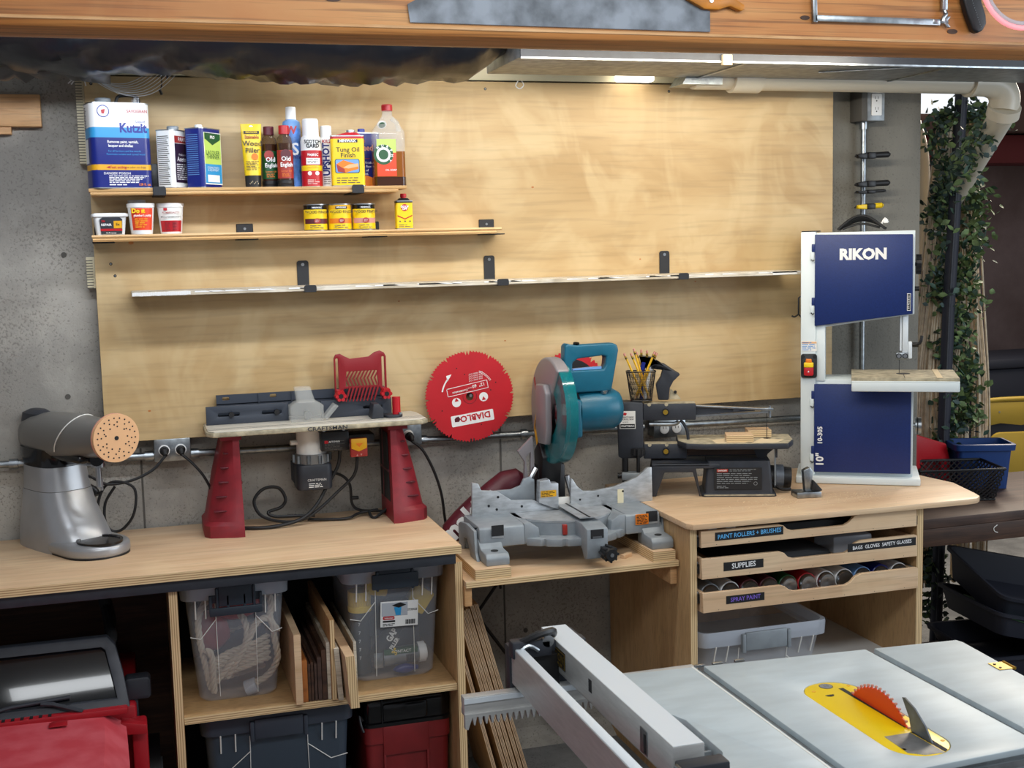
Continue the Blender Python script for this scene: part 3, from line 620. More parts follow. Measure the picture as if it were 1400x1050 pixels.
# ---------------------------------------------------------------- lower shelf
ZL = 1.743
t = thing('repair_tub', 'low white rectangular tub of wall repair compound with a dark label', 'tub', (.05, -.07, ZL), 4)
mb = MB('white'); mb.loft([[(x, y, 0) for x, y in rrect(-.038, .038, -.030, .030, .008)], [(x, y, .052) for x, y in rrect(-.044, .044, -.036, .036, .009)]]); mb.done('tub_body', t)
mb = MB('white'); mb.prism(rrect(-.05, .05, -.041, .041, .011), .051, .060, plane='xy', bev=.002); mb.prism(rrect(-.044, .044, -.036, .036, .01), .060, .062, plane='xy', bev=.0008); mb.done('lid', t)
mb = MB('charcoal'); mb.at((0, -.0331, 0), (6.5, 0, 0)); mb.prism([(-.027, .003), (.030, .003), (.032, .044), (-.030, .044)], -.001, 0, plane='xz'); mb.prism([(-.030, .044), (.032, .044), (.025, .050), (-.022, .050)], -.001, 0)
mb.m('yellow_deep').box(.008, .0305, -.0014, 0, .019, .040); mb.m('red').box(-.0285, .031, -.0014, 0, .0115, .018); mb.m('white').text('REPAIR', .009, (-.012, -.0018, .029), bold=.03); mb.m('red').text('3M', .008, (-.02, -.0018, .039), bold=.03); mb.m('white').text('All Purpose', .006, (0, -.0018, .006)); mb.m('black').text('Ex', .010, (.019, -.0018, .03), bold=.02)
mb.done('label', t)
def tub(loc, label, deco, lab):
    t = thing('putty_tub', label, 'tub', loc, 0, 'putty tubs')
    mb = MB('white'); mb.lathe([(0, 0), (.029, 0), (.030, .003), (.0365, .076), (.0385, .0765), (.0390, .087), (.036, .088), (.035, .085), (0, .085)], n=36); mb.done('tub_body', t)
    mb = MB(); deco(mb); mb.done('label', t); return t
def cone(mb, r0, r1, z0, z1, a0, a1): mb.lathe([(r0, z0), (r1, z1)], a0=math.radians(a0), a1=math.radians(a1), n=18)
def cr(z): return .030+(z-.003)*.0065/.073+.0005
def dd(mb):
    mb.m('orange_red'); cone(mb, cr(.012), cr(.074), .012, .074, -140, -30)
    y = lambda z: -cr(z)-.0012
    mb.m('yellow').text('Do it', .017, (-.008, y(.066)+.001, .066), bold=.05); mb.m('white').text("plumber's putty", .0095, (.003, y(.053)-.0003, .053), bold=.02, sx=.8)
    mb.m('yellow').lines(-.018, .02, .018, .046, 5, y(.03)-.0006, .3, 4)
def dp(mb):
    mb.m('paper'); cone(mb, cr(.038), cr(.074), .038, .074, -150, -30); mb.m('red'); cone(mb, cr(.006), cr(.038), .006, .038, -150, -30)
    mb.m('label_red').text("PLUMBER'S PUTTY", .007, (.0, -.0375, .060), bold=.01, sx=.85); mb.m('black').text('MASILLA DE FONTANERO', .006, (.0, -.037, .048), bold=.01, sx=.8); mb.m('red').box(-.02, -.010, -.0365, -.034, .067, .074)
    mb.m('maroon').lines(-.018, -.003, .01, .035, 6, -.0355, .4, 4); mb.lines(.003, .018, .01, .035, 6, -.0355, .4, 8)
tub((.137, -.092, ZL), "white round tub with an orange-red putty label", dd, 0)
tub((.219, -.075, ZL), 'white round putty tub with a white and red label, right of its twin', dp, 0)
t = thing('plastic_cup', 'small frosted plastic cup peeking out behind the orange-labelled tub', 'cup', (.127, -.027, ZL), 0)
mb = MB('bin_rim'); mb.lathe([(0, 0), (.021, 0), (.0235, .092), (.025, .092), (.025, .100), (0, .100)], n=24); mb.done('cup_body', t)
def d_wf(mb, strip):
    r = .0345; y = -r-.0006
    mb.m('black').prism(rrect(-.017, .017, .064, .0715, .002), y-.0002, y+.005); mb.m('white').text('MINWAX', .0068, (0, y-.0006, .068), bold=.02)
    mb.m('black').text('WOOD FINISH', .0115, (0, y-.0004, .055), bold=.01, sx=.92)
    mb.m(strip); mb.lathe([(r+.0004, .021), (r+.0004, .036)], a0=math.radians(-160), a1=math.radians(-20), n=20)
    mb.m('label_red').prism([(.010*math.cos(a*PI/4+PI/8), .029+.0085*math.sin(a*PI/4+PI/8)) for a in range(8)], y-.0012, y+.004); mb.m('white').lines(-.006, .006, .025, .033, 3, y-.0016, .3, 1)
    mb.m('slat_grey').lines(-.022, .022, .006, .018, 2, y-.0002, .3, 6)
for x, strip, top, lb in ((.638, 'maroon', 'black_gloss', 'small round stain tin with a dark brown label strip, leftmost of three'), (.711, 'orange', 'yellow_deep', 'small round stain tin with an orange label strip, middle of three'), (.784, 'eraser', 'black_gloss', 'small round stain tin with a pale tan label strip, rightmost of three')):
    t = thing('stain_tin', lb, 'tin', (x, -.08, ZL), 0, 'round stain tins')
    mb = MB(); mb.lathe([(0, 0, 'steel'), (.0355, 0), (.0358, .003), (.0345, .004, 'yellow'), (.0345, .063, 'black_gloss' if top[0] == 'b' else 'yellow_deep'), (.0345, .0755, 'steel'), (.0358, .076), (.0358, .079), (.034, .079), (.0335, .077), (0, .077)], n=40)
    d_wf(mb, strip); mb.done('tin_body', t)
    mb = MB('steel'); mb.lathe([(0, .0772), (.028, .0772), (.0285, .0785), (.0305, .0785), (.0305, .0772)], n=36); mb.done('lid', t)
def d_goo(mb, w, d, h, y):
    mb.m('red').prism(circ(0, h*.76, .011, 9), y-.0003, y); mb.m('white').text('GOOF', .0085, (0, y-.0008, h*.79), bold=.04); mb.text('OFF', .0085, (0, y-.0008, h*.71), bold=.04)
    mb.m('red').prism([(-w*.44, h*.50), (0, h*.38), (w*.44, h*.50), (w*.44, h*.46), (0, h*.34), (-w*.44, h*.46)], y-.0003, y); mb.m('slat_grey').lines(-w*.38, w*.38, h*.06, h*.18, 2, y, .4, 2)
    for k in (-1, 0, 1): mb.m('slat_grey').prism(circ(k*w*.3, h*.28, .0025, 8), y-.0003, y)
rectcan('remover_can', 'little flat yellow can with a red nozzle cap', (.909, -.075, ZL), 0, .052, .03, .086, [(0, .93, 'yellow'), (.93, 1, 'black')], 0, .0095, .014, 'red', deco=d_goo, r=.006, shoulder=.008)
# ================================================================ conduit, outlets
t = thing('conduit_pipe', 'galvanised electrical conduit running along the concrete below the plywood panel', 'conduit', (0, .03, 1.09))
# slopes a little as in the photo
zc = lambda x: 1.084-.0115*(x+.3)
for a, b in ((-2, .136), (.241, .879), (.955, 1.738), (1.874, 2.46)):
    mb = MB('galv'); mb.cyl((a, 0, zc(a)-1.09), (b, 0, zc(b)-1.09), .0115, n=16)
    for x in ((a+.015) if a > -1 else -.26, b-.015): mb.cyl((x-.012, 0, zc(x)-1.09), (x+.012, 0, zc(x)-1.09), .0155, n=12)
    for x in (1.31,): 
        if a < x < b: mb.cyl((x-.01, 0, zc(x)-1.09), (x+.01, 0, zc(x)-1.09), .017, n=12)
    mb.done('pipe', t)
def outlet(x, z, w, h, label, slots):
    t = thing('outlet_box', label, 'outlet', (x, .03, z))
    mb = MB('galv'); mb.box(-w/2, w/2, -.03, .03, -h/2, h/2, .003); mb.box(-w/2-.003, w/2+.003, -.033, -.029, -h/2-.003, h/2+.003, .002)
    mb.done('box', t)
    for sx in slots:
        mb = MB('white'); mb.prism(circ(sx, 0, .017, 24), -.036, -.032, bev=.001); mb.m('black')
        for k in (-.005, .005): mb.box(sx+k-.001, sx+k+.001, -.0364, -.0355, .0, .008)
        mb.done('socket', t)
    mb = MB('steel').cyl((0, -.0345, 0), (0, -.033, 0), .004, n=10).done('screw', t)
    return t
outlet(.190, 1.098, .100, .062, 'galvanised double outlet left of the router table with two black plugs in it', (-.024, .024))
outlet(.920, 1.094, .072, .062, 'outlet box half hidden by the right end of the router table', (-.005,))
outlet(1.82, 1.055, .11, .055, 'grey outlet box on the wall seen between the scroll saw arms', (-.02, .025))
def plug(mb, x, y, z): mb.m('rubber').cyl((x, y, z), (x, y-.02, z-.001), .014, .012, n=14); mb.cyl((x, y-.02, z), (x+.002, y-.034, z-.010), .011, .006, n=12)
# sander cord
mb = MB('rubber'); plug(mb, .166, -.008, 1.098)
mb.tube([(.168, -.04, 1.088), (.13, -.05, 1.05), (.07, -.06, 1.025), (.0, -.07, 1.02), (-.05, -.08, 1.05), (-.08, -.09, 1.045)], .0042, 8, sm=6)
mb.tube([(-.03, -.05, .862), (-.032, -.055, .95), (-.01, -.06, 1.01), (.03, -.065, 1.025), (.075, -.07, 1.0), (.07, -.07, .93), (.04, -.06, .885), (.01, -.055, .875), (-.012, -.05, .90), (-.01, -.05, .96), (.02, -.06, 1.01)], .0042, 8, sm=6)
tag(mb.done('power_cord'), 'black sander cord looping down to the bench from the left socket', 'cord')
# router power cord into right socket of the left outlet
mb = MB('rubber'); plug(mb, .214, -.008, 1.098)
mb.tube([(.216, -.04, 1.088), (.245, -.05, 1.06), (.275, -.055, 1.02), (.30, -.05, .96), (.32, -.03, .875)], .0042, 8, sm=6)
tag(mb.done('power_cord'), 'black cord from the socket passing behind the left red stand leg', 'cord')
mb = MB('rubber'); mb.m('white').cyl((.915, -.008, 1.092), (.915, -.018, 1.092), .015, n=16); plug(mb, .915, -.018, 1.092)
mb.tube([(.917, -.05, 1.08), (.95, -.05, 1.05), (.985, -.045, .98), (1.01, -.035, .9), (1.025, -.02, .80), (1.05, .0, .72), (1.2, .03, .66), (1.22, .04, .55)], .0045, 8, sm=6)
tag(mb.done('power_cord'), 'black cord dropping from the outlet past the right end of the long bench', 'cord')

# ================================================================ left bench
ZB = .855
t = thing('workbench', 'long birch plywood workbench with open bays on the left', 'workbench', (0, 0, 0))
mb = MB('birch_top'); mb.prism([(-2.2, -.533), (.942, -.533), (.942, .045), (-2.2, .045)], ZB-.024, ZB, plane='xy', bev=.001)
mb.m('ply_z').box(-2.2, .9424, -.5345, -.533, ZB-.0235, ZB-.001); mb.box(.942, .9435, -.533, .045, ZB-.0235, ZB-.001); mb.done('bench_top', t)
mb = MB('charcoal'); mb.box(-2.2, .93, -.520, .04, ZB-.056, ZB-.0245, .002); mb.done('apron', t)
for x0, x1, nm in ((.148, .170, 'side_panel'), (.931, .953, 'side_panel')):
    mb = MB('birch_panel'); mb.box(x0, x1, -.50, .05, .0, ZB-.057); mb.m('ply_x').box(x0, x1, -.5015, -.50, .0, ZB-.057); mb.done(nm, t)
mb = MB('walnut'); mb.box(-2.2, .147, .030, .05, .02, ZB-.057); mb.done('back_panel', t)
mb = MB('black_matte'); mb.box(.171, .93, .030, .05, .02, ZB-.057); mb.done('back_panel', t)  # black colour stands in for the shade at the back of the bays
mb = MB('birch_panel'); mb.box(.171, .93, -.49, .029, .422, .441); mb.m('ply_z').box(.171, .93, -.4915, -.49, .422, .441); mb.done('shelf', t)

# ================================================================ disc sander
t = thing('disc_sander', 'silver benchtop disc sander with a drilled peach sanding disc', 'sander', (-.095, -.125, ZB), 30)
t.scale = (1.12, 1.28, 1.09)
mb = MB('silver')
def ring(z, cy, rx, ry, e=3.2): return selli(0, cy, rx, ry, z, 36, e)
mb.loft([ring(.0, .045, .085, .125), ring(.035, .045, .084, .122), ring(.07, .055, .080, .108), ring(.11, .065, .074, .090), ring(.15, .070, .070, .079), ring(.152, .070, .069, .078)])
foot = [(x, y) for x, y in rrect(-.083, .083, -.165, .05, .078, 10)]
mb.prism(foot, .0, .034, plane='xy', bev=.012, seg=4)
mb.loft([[(x*.8, -.10+.10*math.cos(2*PI*k/24)*.4, .03) for k, x in ((k, .08*math.sin(2*PI*k/24)) for k in range(24))], ring(.034, .0, .06, .06)[:24]]) if False else None
# flare from column into foot
rings = []
for i in range(8):
    f = i/7; z = .034+.085*f*f
    rings.append(selli(0, -.025+.040*f**.6, .072-.008*f, .036-.006*f, z, 30, 2.6))
mb.loft(rings)
mb.done('base', t)
mb = MB('black_gloss'); mb.lathe([(.054, .033), (.054, .0395), (.047, .0395), (.046, .0365), (.0, .0365)], c=(0, -.110, 0), n=36); mb.done('bowl_recess', t)
mb = MB('black'); mb.loft([selli(0, -.055, .084, .118, -.0005, 36, 3), selli(0, -.055, .084, .118, .003, 36, 3)]) if False else mb.prism(rrect(-.08, .08, -.162, .16, .07, 8), .0, .004, plane='xy'); mb.done('rubber_pad', t)
mb = MB('silver'); mb.loft([ring(.153, .070, .0685, .0775), ring(.185, .072, .066, .074), ring(.215, .074, .064, .071)]); mb.m('slat_grey').loft([ring(.1505, .07, .0685, .0775), ring(.1535, .07, .0685, .0775)]); mb.done('neck', t)
mb = MB('black_gloss'); mb.loft([ring(.212, .074, .062, .069), ring(.24, .085, .060, .078), ring(.262, .080, .060, .088)]); mb.box(-.045, .045, -.115, .06, .238, .262, .01); mb.cyl((0, .0, .25), (0, -.12, .25), .03, .02, n=20); mb.done('motor_cover', t)
mb = MB('silver_grey'); rings = []
for y, r, rz_, cz in ((.175, .012, .012, .285), (.168, .035, .032, .286), (.15, .052, .050, .288), (.11, .060, .060, .290), (.05, .062, .062, .293), (-.02, .060, .060, .296), (-.08, .056, .056, .300), (-.14, .048, .048, .305), (-.182, .044, .044, .310)):
    rings.append([(r*math.copysign(abs(math.cos(2*PI*k/32))**.85, math.cos(2*PI*k/32)), y, cz+rz_*math.copysign(abs(math.sin(2*PI*k/32))**.85, math.sin(2*PI*k/32))) for k in range(32)])
mb.loft(rings); mb.done('head', t)
mb = MB('paper'); pts = [(-.0635*math.cos(a), -.03-.05*math.sin(a+.4), .296+.0625*math.sin(a)) for a in [math.radians(v) for v in range(-30, 140, 12)]]
mb.tube(pts, .0015, 6, sm=2); mb.done('seam', t)
mb = MB('charcoal'); mb.loft([selli(-.01, .13, .030, .045, .325, 24), selli(-.01, .125, .028, .045, .348, 24), selli(-.01, .12, .014, .026, .358, 24)]); mb.done('tilt_knob', t)
mb = MB('peach'); mb.M = Matrix.Translation((0, -.028, .010)); mb.cyl((0, -.155, .302), (0, -.168, .302), .046, .060, n=40); mb.cyl((0, -.168, .302), (0, -.180, .302), .0605, n=48)
mb.m('eraser').cyl((0, -.17, .302), (0, -.1725, .302), .0612, n=48); mb.m('black_matte')
mb.prism(circ(0, .302, .0055, 12), -.1808, -.1798)
for rr_, n_, rh in ((.050, 22, .0020), (.040, 12, .0019), (.029, 9, .0020), (.034, 6, .0019)):
    for k in range(n_):
        a = 2*PI*k/n_+rr_*50; mb.prism(circ(rr_*math.cos(a), .302+rr_*math.sin(a), rh, 8), -.1806, -.1798)
mb.done('sanding_disc', t)
mb = MB('steel'); mb.cyl((.02, -.09, .24), (.02, -.09, .222), .016, n=20); mb.cyl((.02, -.09, .222), (.02, -.09, .17), .007, n=12); mb.cyl((.026, -.09, .19), (.026, -.09, .16), .004, n=10); mb.done('air_fitting', t)
mb = MB('black'); mb.tube([(.065, .05, .145), (.082, .04, .135), (.085, .03, .12)], .010, 10, sm=3); mb.done('lock_lever', t)

# ================================================================ router table
t = thing('router_table', 'benchtop router table with pale top on two dark red splayed legs', 'router table', (.60, -.04, ZB))
def rleg(side):
    mb = MB('rt_red'); s = side
    # outer side wall trapezoid in plan of y-z, leaning inwards to the top
    X0, X1 = .325, .27   # outer edge x at foot / top
    def q(x, y, z): return (s*x, y, z)
    fr = [(X0, -.120), (X0-.078, -.150), (X0-.095, -.150)]
    lo = [q(.335, -.11, 0), q(.320, -.135, 0), q(.248, -.155, 0), q(.222, -.155, 0), q(.222, .036, 0), q(.335, .036, 0)]
    l2 = [q(.335, -.11, .035), q(.320, -.135, .035), q(.248, -.152, .035), q(.222, -.152, .035), q(.222, .036, .035), q(.335, .036, .035)]
    l3 = [q(.325, -.095, .045), q(.315, -.115, .045), q(.248, -.148, .045), q(.222, -.148, .045), q(.222, .036, .045), q(.325, .036, .045)]
    l4 = [q(.300, -.085, .17), q(.295, -.10, .17), q(.245, -.135, .17), q(.224, -.135, .17), q(.224, .036, .17), q(.300, .036, .17)]
    l5 = [q(.270, -.08, .29), q(.265, -.095, .29), q(.243, -.125, .29), q(.225, -.125, .29), q(.225, .035, .29), q(.270, .035, .29)]
    mb.loft([lo, l2, l3, l4, l5])
    mb.prism([(s*.218, .285), (s*.218, .298), (s*.278, .298), (s*.278, .285)], -.13, .035)
    mb.m('maroon')
    for k in range(5):
        z = .075+k*.042; f = (z-.045)/.245; xo = .312-.05*f; xi = .262-.008*f; y0 = -.130+.02*f
        mb.box(min(s*xo, s*xi), max(s*xo, s*xi), y0-.006, y0+.010, z, z+.004, .001, 1)
    mb.m('black_matte')
    # open inner side
    xi = s*.2215; mb.prism([(-.11, .06), (.03, .06), (.028, .27), (-.09, .27)], xi-.0006, xi+.0006, plane='yz')
    mb.m('maroon'); mb.prism([(-.11, .15), (.03, .15), (.03, .157), (-.11, .157)], xi-.002, xi+.002, plane='yz'); mb.prism([(-.02, .06), (-.012, .06), (-.012, .27), (-.02, .27)], xi-.002, xi+.002, plane='yz')
    return mb.done('leg', t)
rleg(-1); rleg(1)
mb = MB('cream'); 
top = [(-.318, -.135), (-.300, -.165), (.318, -.165), (.340, -.14), (.340, .0), (.330, .035), (-.318, .035)]
mb.m('saw_dusty').prism(top, .300, .3135, plane='xy', bev=.003); mb.m('offwhite_top').prism([(x*.985, y*.97) for x, y in top], .3135, .3165, plane='xy', bev=.001)
mb.m('charcoal').box(-.314, .336, -.120, -.116, .3160, .3168); mb.box(-.314, .336, -.098, -.094, .3160, .3168)
mb.m('slat_grey').prism([(x*.984, y*.965) for x, y in top], .313, .3138, plane='xy')
mb.m('charcoal').text('CRAFTSMAN', .016, (.03, -.168, .3075), bold=.02, sx=1.3)
mb.done('table_top', t)
mb = MB('slate')
mb.prism([(-.309, .317), (-.065, .317), (-.065, .372), (-.309, .372)], -.012, .0, holes=[rrect(-.275, -.21, .340, .352, .005), rrect(-.145, -.085, .340, .352, .005)], bev=.001); mb.m('black').cyl((-.235, -.010, .346), (-.235, -.024, .346), .008, n=12); mb.cyl((-.10, -.010, .346), (-.10, -.024, .346), .008, n=12); mb.done('fence_face', t)
mb = MB('slate'); mb.prism([(.035, .317), (.255, .317), (.255, .37), (.035, .37)], -.012, .0, holes=[rrect(.165, .225, .338, .348, .004)], bev=.001); mb.done('fence_face', t)
mb = MB('slate'); mb.prism([(-.275, .372), (-.275, .402), (.24, .402), (.24, .372)], .022, .030, holes=[rrect(-.258, -.236, .385, .395, .004), rrect(-.115, -.095, .387, .397, .004)]); mb.box(-.275, .24, .0, .033, .317, .325); mb.box(-.275, .24, .022, .030, .32, .375)
for x in (-.15, -.05, .08): mb.box(x, x+.003, .018, .022, .33, .402)
mb.done('fence_back', t)
# clear blade guard
mb = MB('clear')
mb.prism([(-.065, .317), (.035, .317), (.035, .365), (.015, .378), (-.045, .378), (-.065, .365)], -.07, -.013, bev=.002)
mb.loft([[(x, y, .375) for x, y in rrect(-.042, .012, -.065, -.018, .008)], [(x, y, .42) for x, y in rrect(-.048, .000, -.060, -.018, .008)]])
mb.prism([(.035, .325), (.07, .365), (.082, .358), (.045, .317)], -.06, -.02)
mb.m('steel').cyl((-.01, -.02, .317), (-.01, -.02, .345), .008, n=10); mb.cyl((-.01, -.04, .335), (-.01, -.055, .335), .011, n=12)
mb.done('clear_guard', t)
mb = MB('feather_red')
fb = [(.078, .392), (.078, .50), (.084, .512), (.098, .514), (.112, .505), (.128, .497), (.186, .501), (.205, .514), (.222, .518), (.234, .512), (.240, .50), (.240, .392), (.222, .392), (.218, .405), (.108, .405), (.098, .392)]
slots = [rrect(.083, .091, .405, .500, .003), rrect(.226, .234, .405, .500, .003), [(.112, .412), (.214, .412), (.210, .458), (.116, .458)]]
mb.prism(fb, -.024, -.016, holes=slots, bev=.001)
n = 9
for k in range(n):
    x = .113+k*.011
    mb.prism([(x, .435), (x+.004, .435), (x+.018, .460), (x+.013, .460)], -.023, -.017); mb.prism([(x, .435), (x+.004, .435), (x+.012, .412), (x+.008, .412)], -.023, -.017)
    mb.prism([(x-.004, .366), (x-.001, .364), (x+.016, .412), (x+.010, .412)], -.026, -.020)
mb.done('featherboard', t)
for x in (.093, .235):
    mb = MB('red'); mb.cyl((x, -.024, .385), (x, -.044, .385), .017, .014, n=16)
    for k in range(6): mb.cyl((x+.014*math.cos(k*PI/3), .0-.026, .385+.014*math.sin(k*PI/3)), (x+.012*math.cos(k*PI/3), -.046, .385+.012*math.sin(k*PI/3)), .0055, n=8)
    mb.m('black').cyl((x, -.044, .385), (x, -.0465, .385), .007, n=12); mb.done('knob', t)
mb = MB('charcoal'); mb.prism([(.175, .317), (.19, .317), (.212, .317), (.212, .345), (.20, .362), (.182, .362), (.180, .345)], -.10, -.04, bev=.002); mb.prism([(x, y) for x, y in circ(.245, -.075, .03, 20, -180, 0)]+[(.275, -.04), (.2, -.04)], .317, .325, plane='xy', bev=.001); mb.done('miter_gauge', t)
mb = MB('red'); mb.cyl((.257, -.075, .325), (.257, -.075, .378), .0125, n=20); mb.m('steel').cyl((.265, -.09, .325), (.265, -.09, .331), .005, n=8); mb.done('gauge_handle', t)
# motor below
mb = MB('paper'); mb.cyl((.0, -.02, .298), (.0, -.02, .215), .045, .047, n=32); mb.cyl((-.065, -.03, .25), (.0, -.02, .25), .008, n=8); mb.done('motor_housing', t)
mb = MB('silver_grey'); mb.cyl((.0, -.02, .215), (.0, -.02, .185), .052, .054, n=32)
for k in range(10): mb.m('galv').cyl((.055*math.cos(k*PI/5), -.02+.055*math.sin(k*PI/5), .212), (.055*math.cos(k*PI/5), -.02+.055*math.sin(k*PI/5), .188), .006, n=6)
mb.done('motor_collar', t)
mb = MB('charcoal'); mb.prism([(x, y-.02) for x, y in rrect(-.054, .054, -.052, .052, .02)], .105, .186, plane='xy', bev=.008)
for k in range(5): mb.box(-.056, -.05, .0+k*.015, .006+k*.015, .12, .18)
mb.m('black').box(-.045, .045, -.0125, -.0115, .112, .145); mb.m('paper').text('CRAFTSMAN', .010, (.005, -.0745, .138)); mb.lines(-.02, .035, .114, .13, 3, -.0745, .4, 2)
mb.done('motor_cap', t)
mb = MB('black'); mb.box(.02, .105, -.09, .03, .225, .285, .004); mb.box(.105, .185, -.08, .0, .242, .27, .004); mb.cyl((.01, -.03, .265), (.01, -.06, .265), .028, n=20); mb.box(.015, .105, -.085, -.02, .282, .299, .003)
for x in (.03, .09): mb.m('steel').cyl((x, -.0855, .29), (x, -.088, .29), .005, n=10)
mb.m('red').box(.03, .042, -.0908, -.0902, .250, .258); mb.m('slat_grey').lines(.03, .095, .228, .258, 7, -.0906, .35, 4); mb.m('paper').text('CRAFTSMAN', .0075, (.055, -.0908, .254))
mb.done('switch_housing', t)
mb = MB('label_red'); mb.prism(rrect(.105, .157, .205, .262, .004), -.110, -.092, bev=.003); mb.m('yellow_deep').prism([(.107, .232), (.13, .222), (.155, .232), (.155, .262), (.107, .262)], -.1145, -.108, bev=.002); mb.m('orange').prism([(.12, .248), (.142, .248), (.131, .236)], -.116, -.114)
mb.m('eraser').prism([(.122, .208), (.128, .208), (.125, .215)], -.1107, -.110); mb.prism([(.134, .215), (.14, .215), (.137, .208)], -.1107, -.110); mb.done('paddle_switch', t)
# router cords on the bench
mb = MB('rubber')
mb.tube([(.68, -.1, 1.08), (.675, -.09, 1.03), (.64, -.09, .97), (.60, -.10, .91), (.55, -.11, .875), (.47, -.12, .862), (.40, -.11, .862), (.36, -.08, .861)], .0055, 8, sm=6)
mb.tube([(.73, -.12, 1.06), (.72, -.11, 1.0), (.67, -.10, .95), (.61, -.1, .90), (.56, -.1, .872), (.50, -.09, .868), (.44, -.06, .885), (.42, -.05, .93), (.45, -.045, .965), (.495, -.045, .965), (.515, -.05, .93), (.50, -.05, .905), (.46, -.06, .895), (.48, -.07, .882), (.55, -.07, .878), (.60, -.07, .875)], .0050, 8, sm=6)
mb.tube([(.66, -.03, 1.0), (.70, -.02, .98), (.72, -.02, .95), (.725, -.02, .89), (.75, -.03, .870), (.80, -.05, .868), (.84, -.08, .866)], .0045, 8, sm=6)
mb.tube([(.58, -.06, .862), (.64, -.08, .861), (.70, -.09, .862), (.74, -.06, .868), (.80, -.05, .872)], .0045, 8, sm=6)
mb.tube([(.77, -.06, .87), (.772, -.09, .86), (.785, -.10, .86), (.83, -.07, .88)], .0045, 8, sm=5)
mb.box(.722, .745, -.03, -.015, .905, .915, .002)
tag(mb.done('power_cord'), 'tangle of black cords lying under the router table', 'cord')
# ================================================================ circular saw blades
def blade_mesh(mb, R, n, gullets, th=.0022, ax='y'):
    pts = []
    for i in range(n):
        a = 2*PI*i/n; d = 2*PI/n
        g = any(abs(((a-k*2*PI/gullets+PI) % (2*PI))-PI) < d*.6 for k in range(gullets)) if gullets else False
        if g:
            pts += [(R*math.cos(a), R*math.sin(a)), ((R-.004)*math.cos(a+d*.2), (R-.004)*math.sin(a+d*.2)), ((R-.015)*math.cos(a+d*.45), (R-.015)*math.sin(a+d*.45)), ((R-.008)*math.cos(a+d*.8), (R-.008)*math.sin(a+d*.8))]
        else:
            pts += [(R*math.cos(a), R*math.sin(a)), ((R-.0055)*math.cos(a+d*.25), (R-.0055)*math.sin(a+d*.25)), ((R-.003)*math.cos(a+d*.7), (R-.003)*math.sin(a+d*.7))]
    return pts
t = thing('circular_saw_blade', 'large red circular saw blade with white print hanging on the wall beside the router table', 'saw blade', (1.114, -.03, 1.209), 0)
mb = MB('diablo_red'); mb.prism(blade_mesh(mb, .1475, 90, 12), 0, .0022, holes=[circ(0, 0, .0127, 20)])
mb.m('maroon').prism(circ(0, 0, .0235, 28), -.0006, 0, holes=[circ(0, 0, .0222, 28)])
mb.m('black').prism(circ(0, 0, .0008, 8), -.001, 0) if False else None
mb.done('blade_disc', t)
mb = MB()
# print (mounted upside down)
def P2(poly, m_, d=.0008): mb.m(m_).prism(poly, -d, 0)
def rot(poly, a, cx=0, cy=0):
    c, q = math.cos(math.radians(a)), math.sin(math.radians(a)); return [(cx+(x)*c-(y)*q, cy+(x)*q+(y)*c) for x, y in poly]
P2(rot(rrect(-.062, .062, -.019, .012, .003), 7, .006, -.058), 'white')
mb.m('diablo_red').text('DIABLO', .024, (.014, -.0014, -.057), rot=187, bold=.03, sx=1.05)
mb.m('maroon').prism(rot([(-.008, -.006), (.004, -.007), (.009, 0), (.004, .008), (-.004, .006), (-.008, .002)], 7, -.038, -.063), -.0014, -.0008)
for x0, y0, x1, y1 in ((-.062, .012, .058, .0135), (-.062, .034, .058, .0355), (-.062, .012, -.0605, .0355), (.0565, .012, .058, .0355)): P2(rot([(x0, y0), (x1, y0), (x1, y1), (x0, y1)], 10, 0, .0), 'white')
mb.m('white').text('12"  60', .013, (.026, -.0008, .031), rot=190, bold=.02); mb.text('Combination', .0085, (-.028, -.0008, .016), rot=190, bold=.02); mb.text('tooth', .006, (.0, -.0008, .024), rot=190)
for k in range(4): mb.text('FINE FINISH CUT', .0055, (.018, -.0008, .047+.006*k), rot=190)
for cx in (-.039, .040):
    P2(circ(cx, -.009-cx*-.15, .013, 20), 'white', .0006); P2(rot([(-.006, -.004), (.006, -.004), (0, .007)], 10, cx, -.008), 'diablo_red', .001)
for a0, a1, rr_ in ((35, 68, .077), (35, 66, .0735)):
    pp = circ(.0, .0, rr_, 12, a0, a1)+list(reversed(circ(0, 0, rr_-.0012, 12, a0, a1))); P2(pp, 'white')
pp = circ(.0, .0, .083, 10, 141, 168)+list(reversed(circ(0, 0, .079, 10, 141, 168))); P2(pp, 'white'); P2([(-.063, .046), (-.051, .065), (-.067, .061)], 'white')
for x, z in ((-.04, .09), (-.09, -.04), (.035, -.09), (.085, .04), (.012, -.07), (.068, .017), (-.015, .07)): mb.m('black_matte').prism(circ(x*.9, z*.9, .0018, 8), -.0008, 0)
o = mb.done('print', t); o.scale = (1.14, 1, 1.14)
MB('steel').cyl((0, .025, .004), (0, -.012, .004), .005, n=12).done('hanging_nail', t)
t = thing('circular_saw_blade', 'second red saw blade hanging on the wall, mostly hidden behind the green saw handle', 'saw blade', (1.455, -.03, 1.212), 25)
t.rotation_euler = (0, math.radians(25), 0)
mb = MB('diablo_red'); mb.prism(blade_mesh(mb, .127, 60, 10), 0, .0022, holes=[circ(0, 0, .0127, 20)]); mb.m('black').prism(circ(0, 0, .10, 40), -.0006, 0, holes=[circ(0, 0, .03, 20)]); mb.done('blade_disc', t)
MB('steel').cyl((0, .025, .006), (0, -.012, .006), .005, n=12).done('hanging_nail', t)

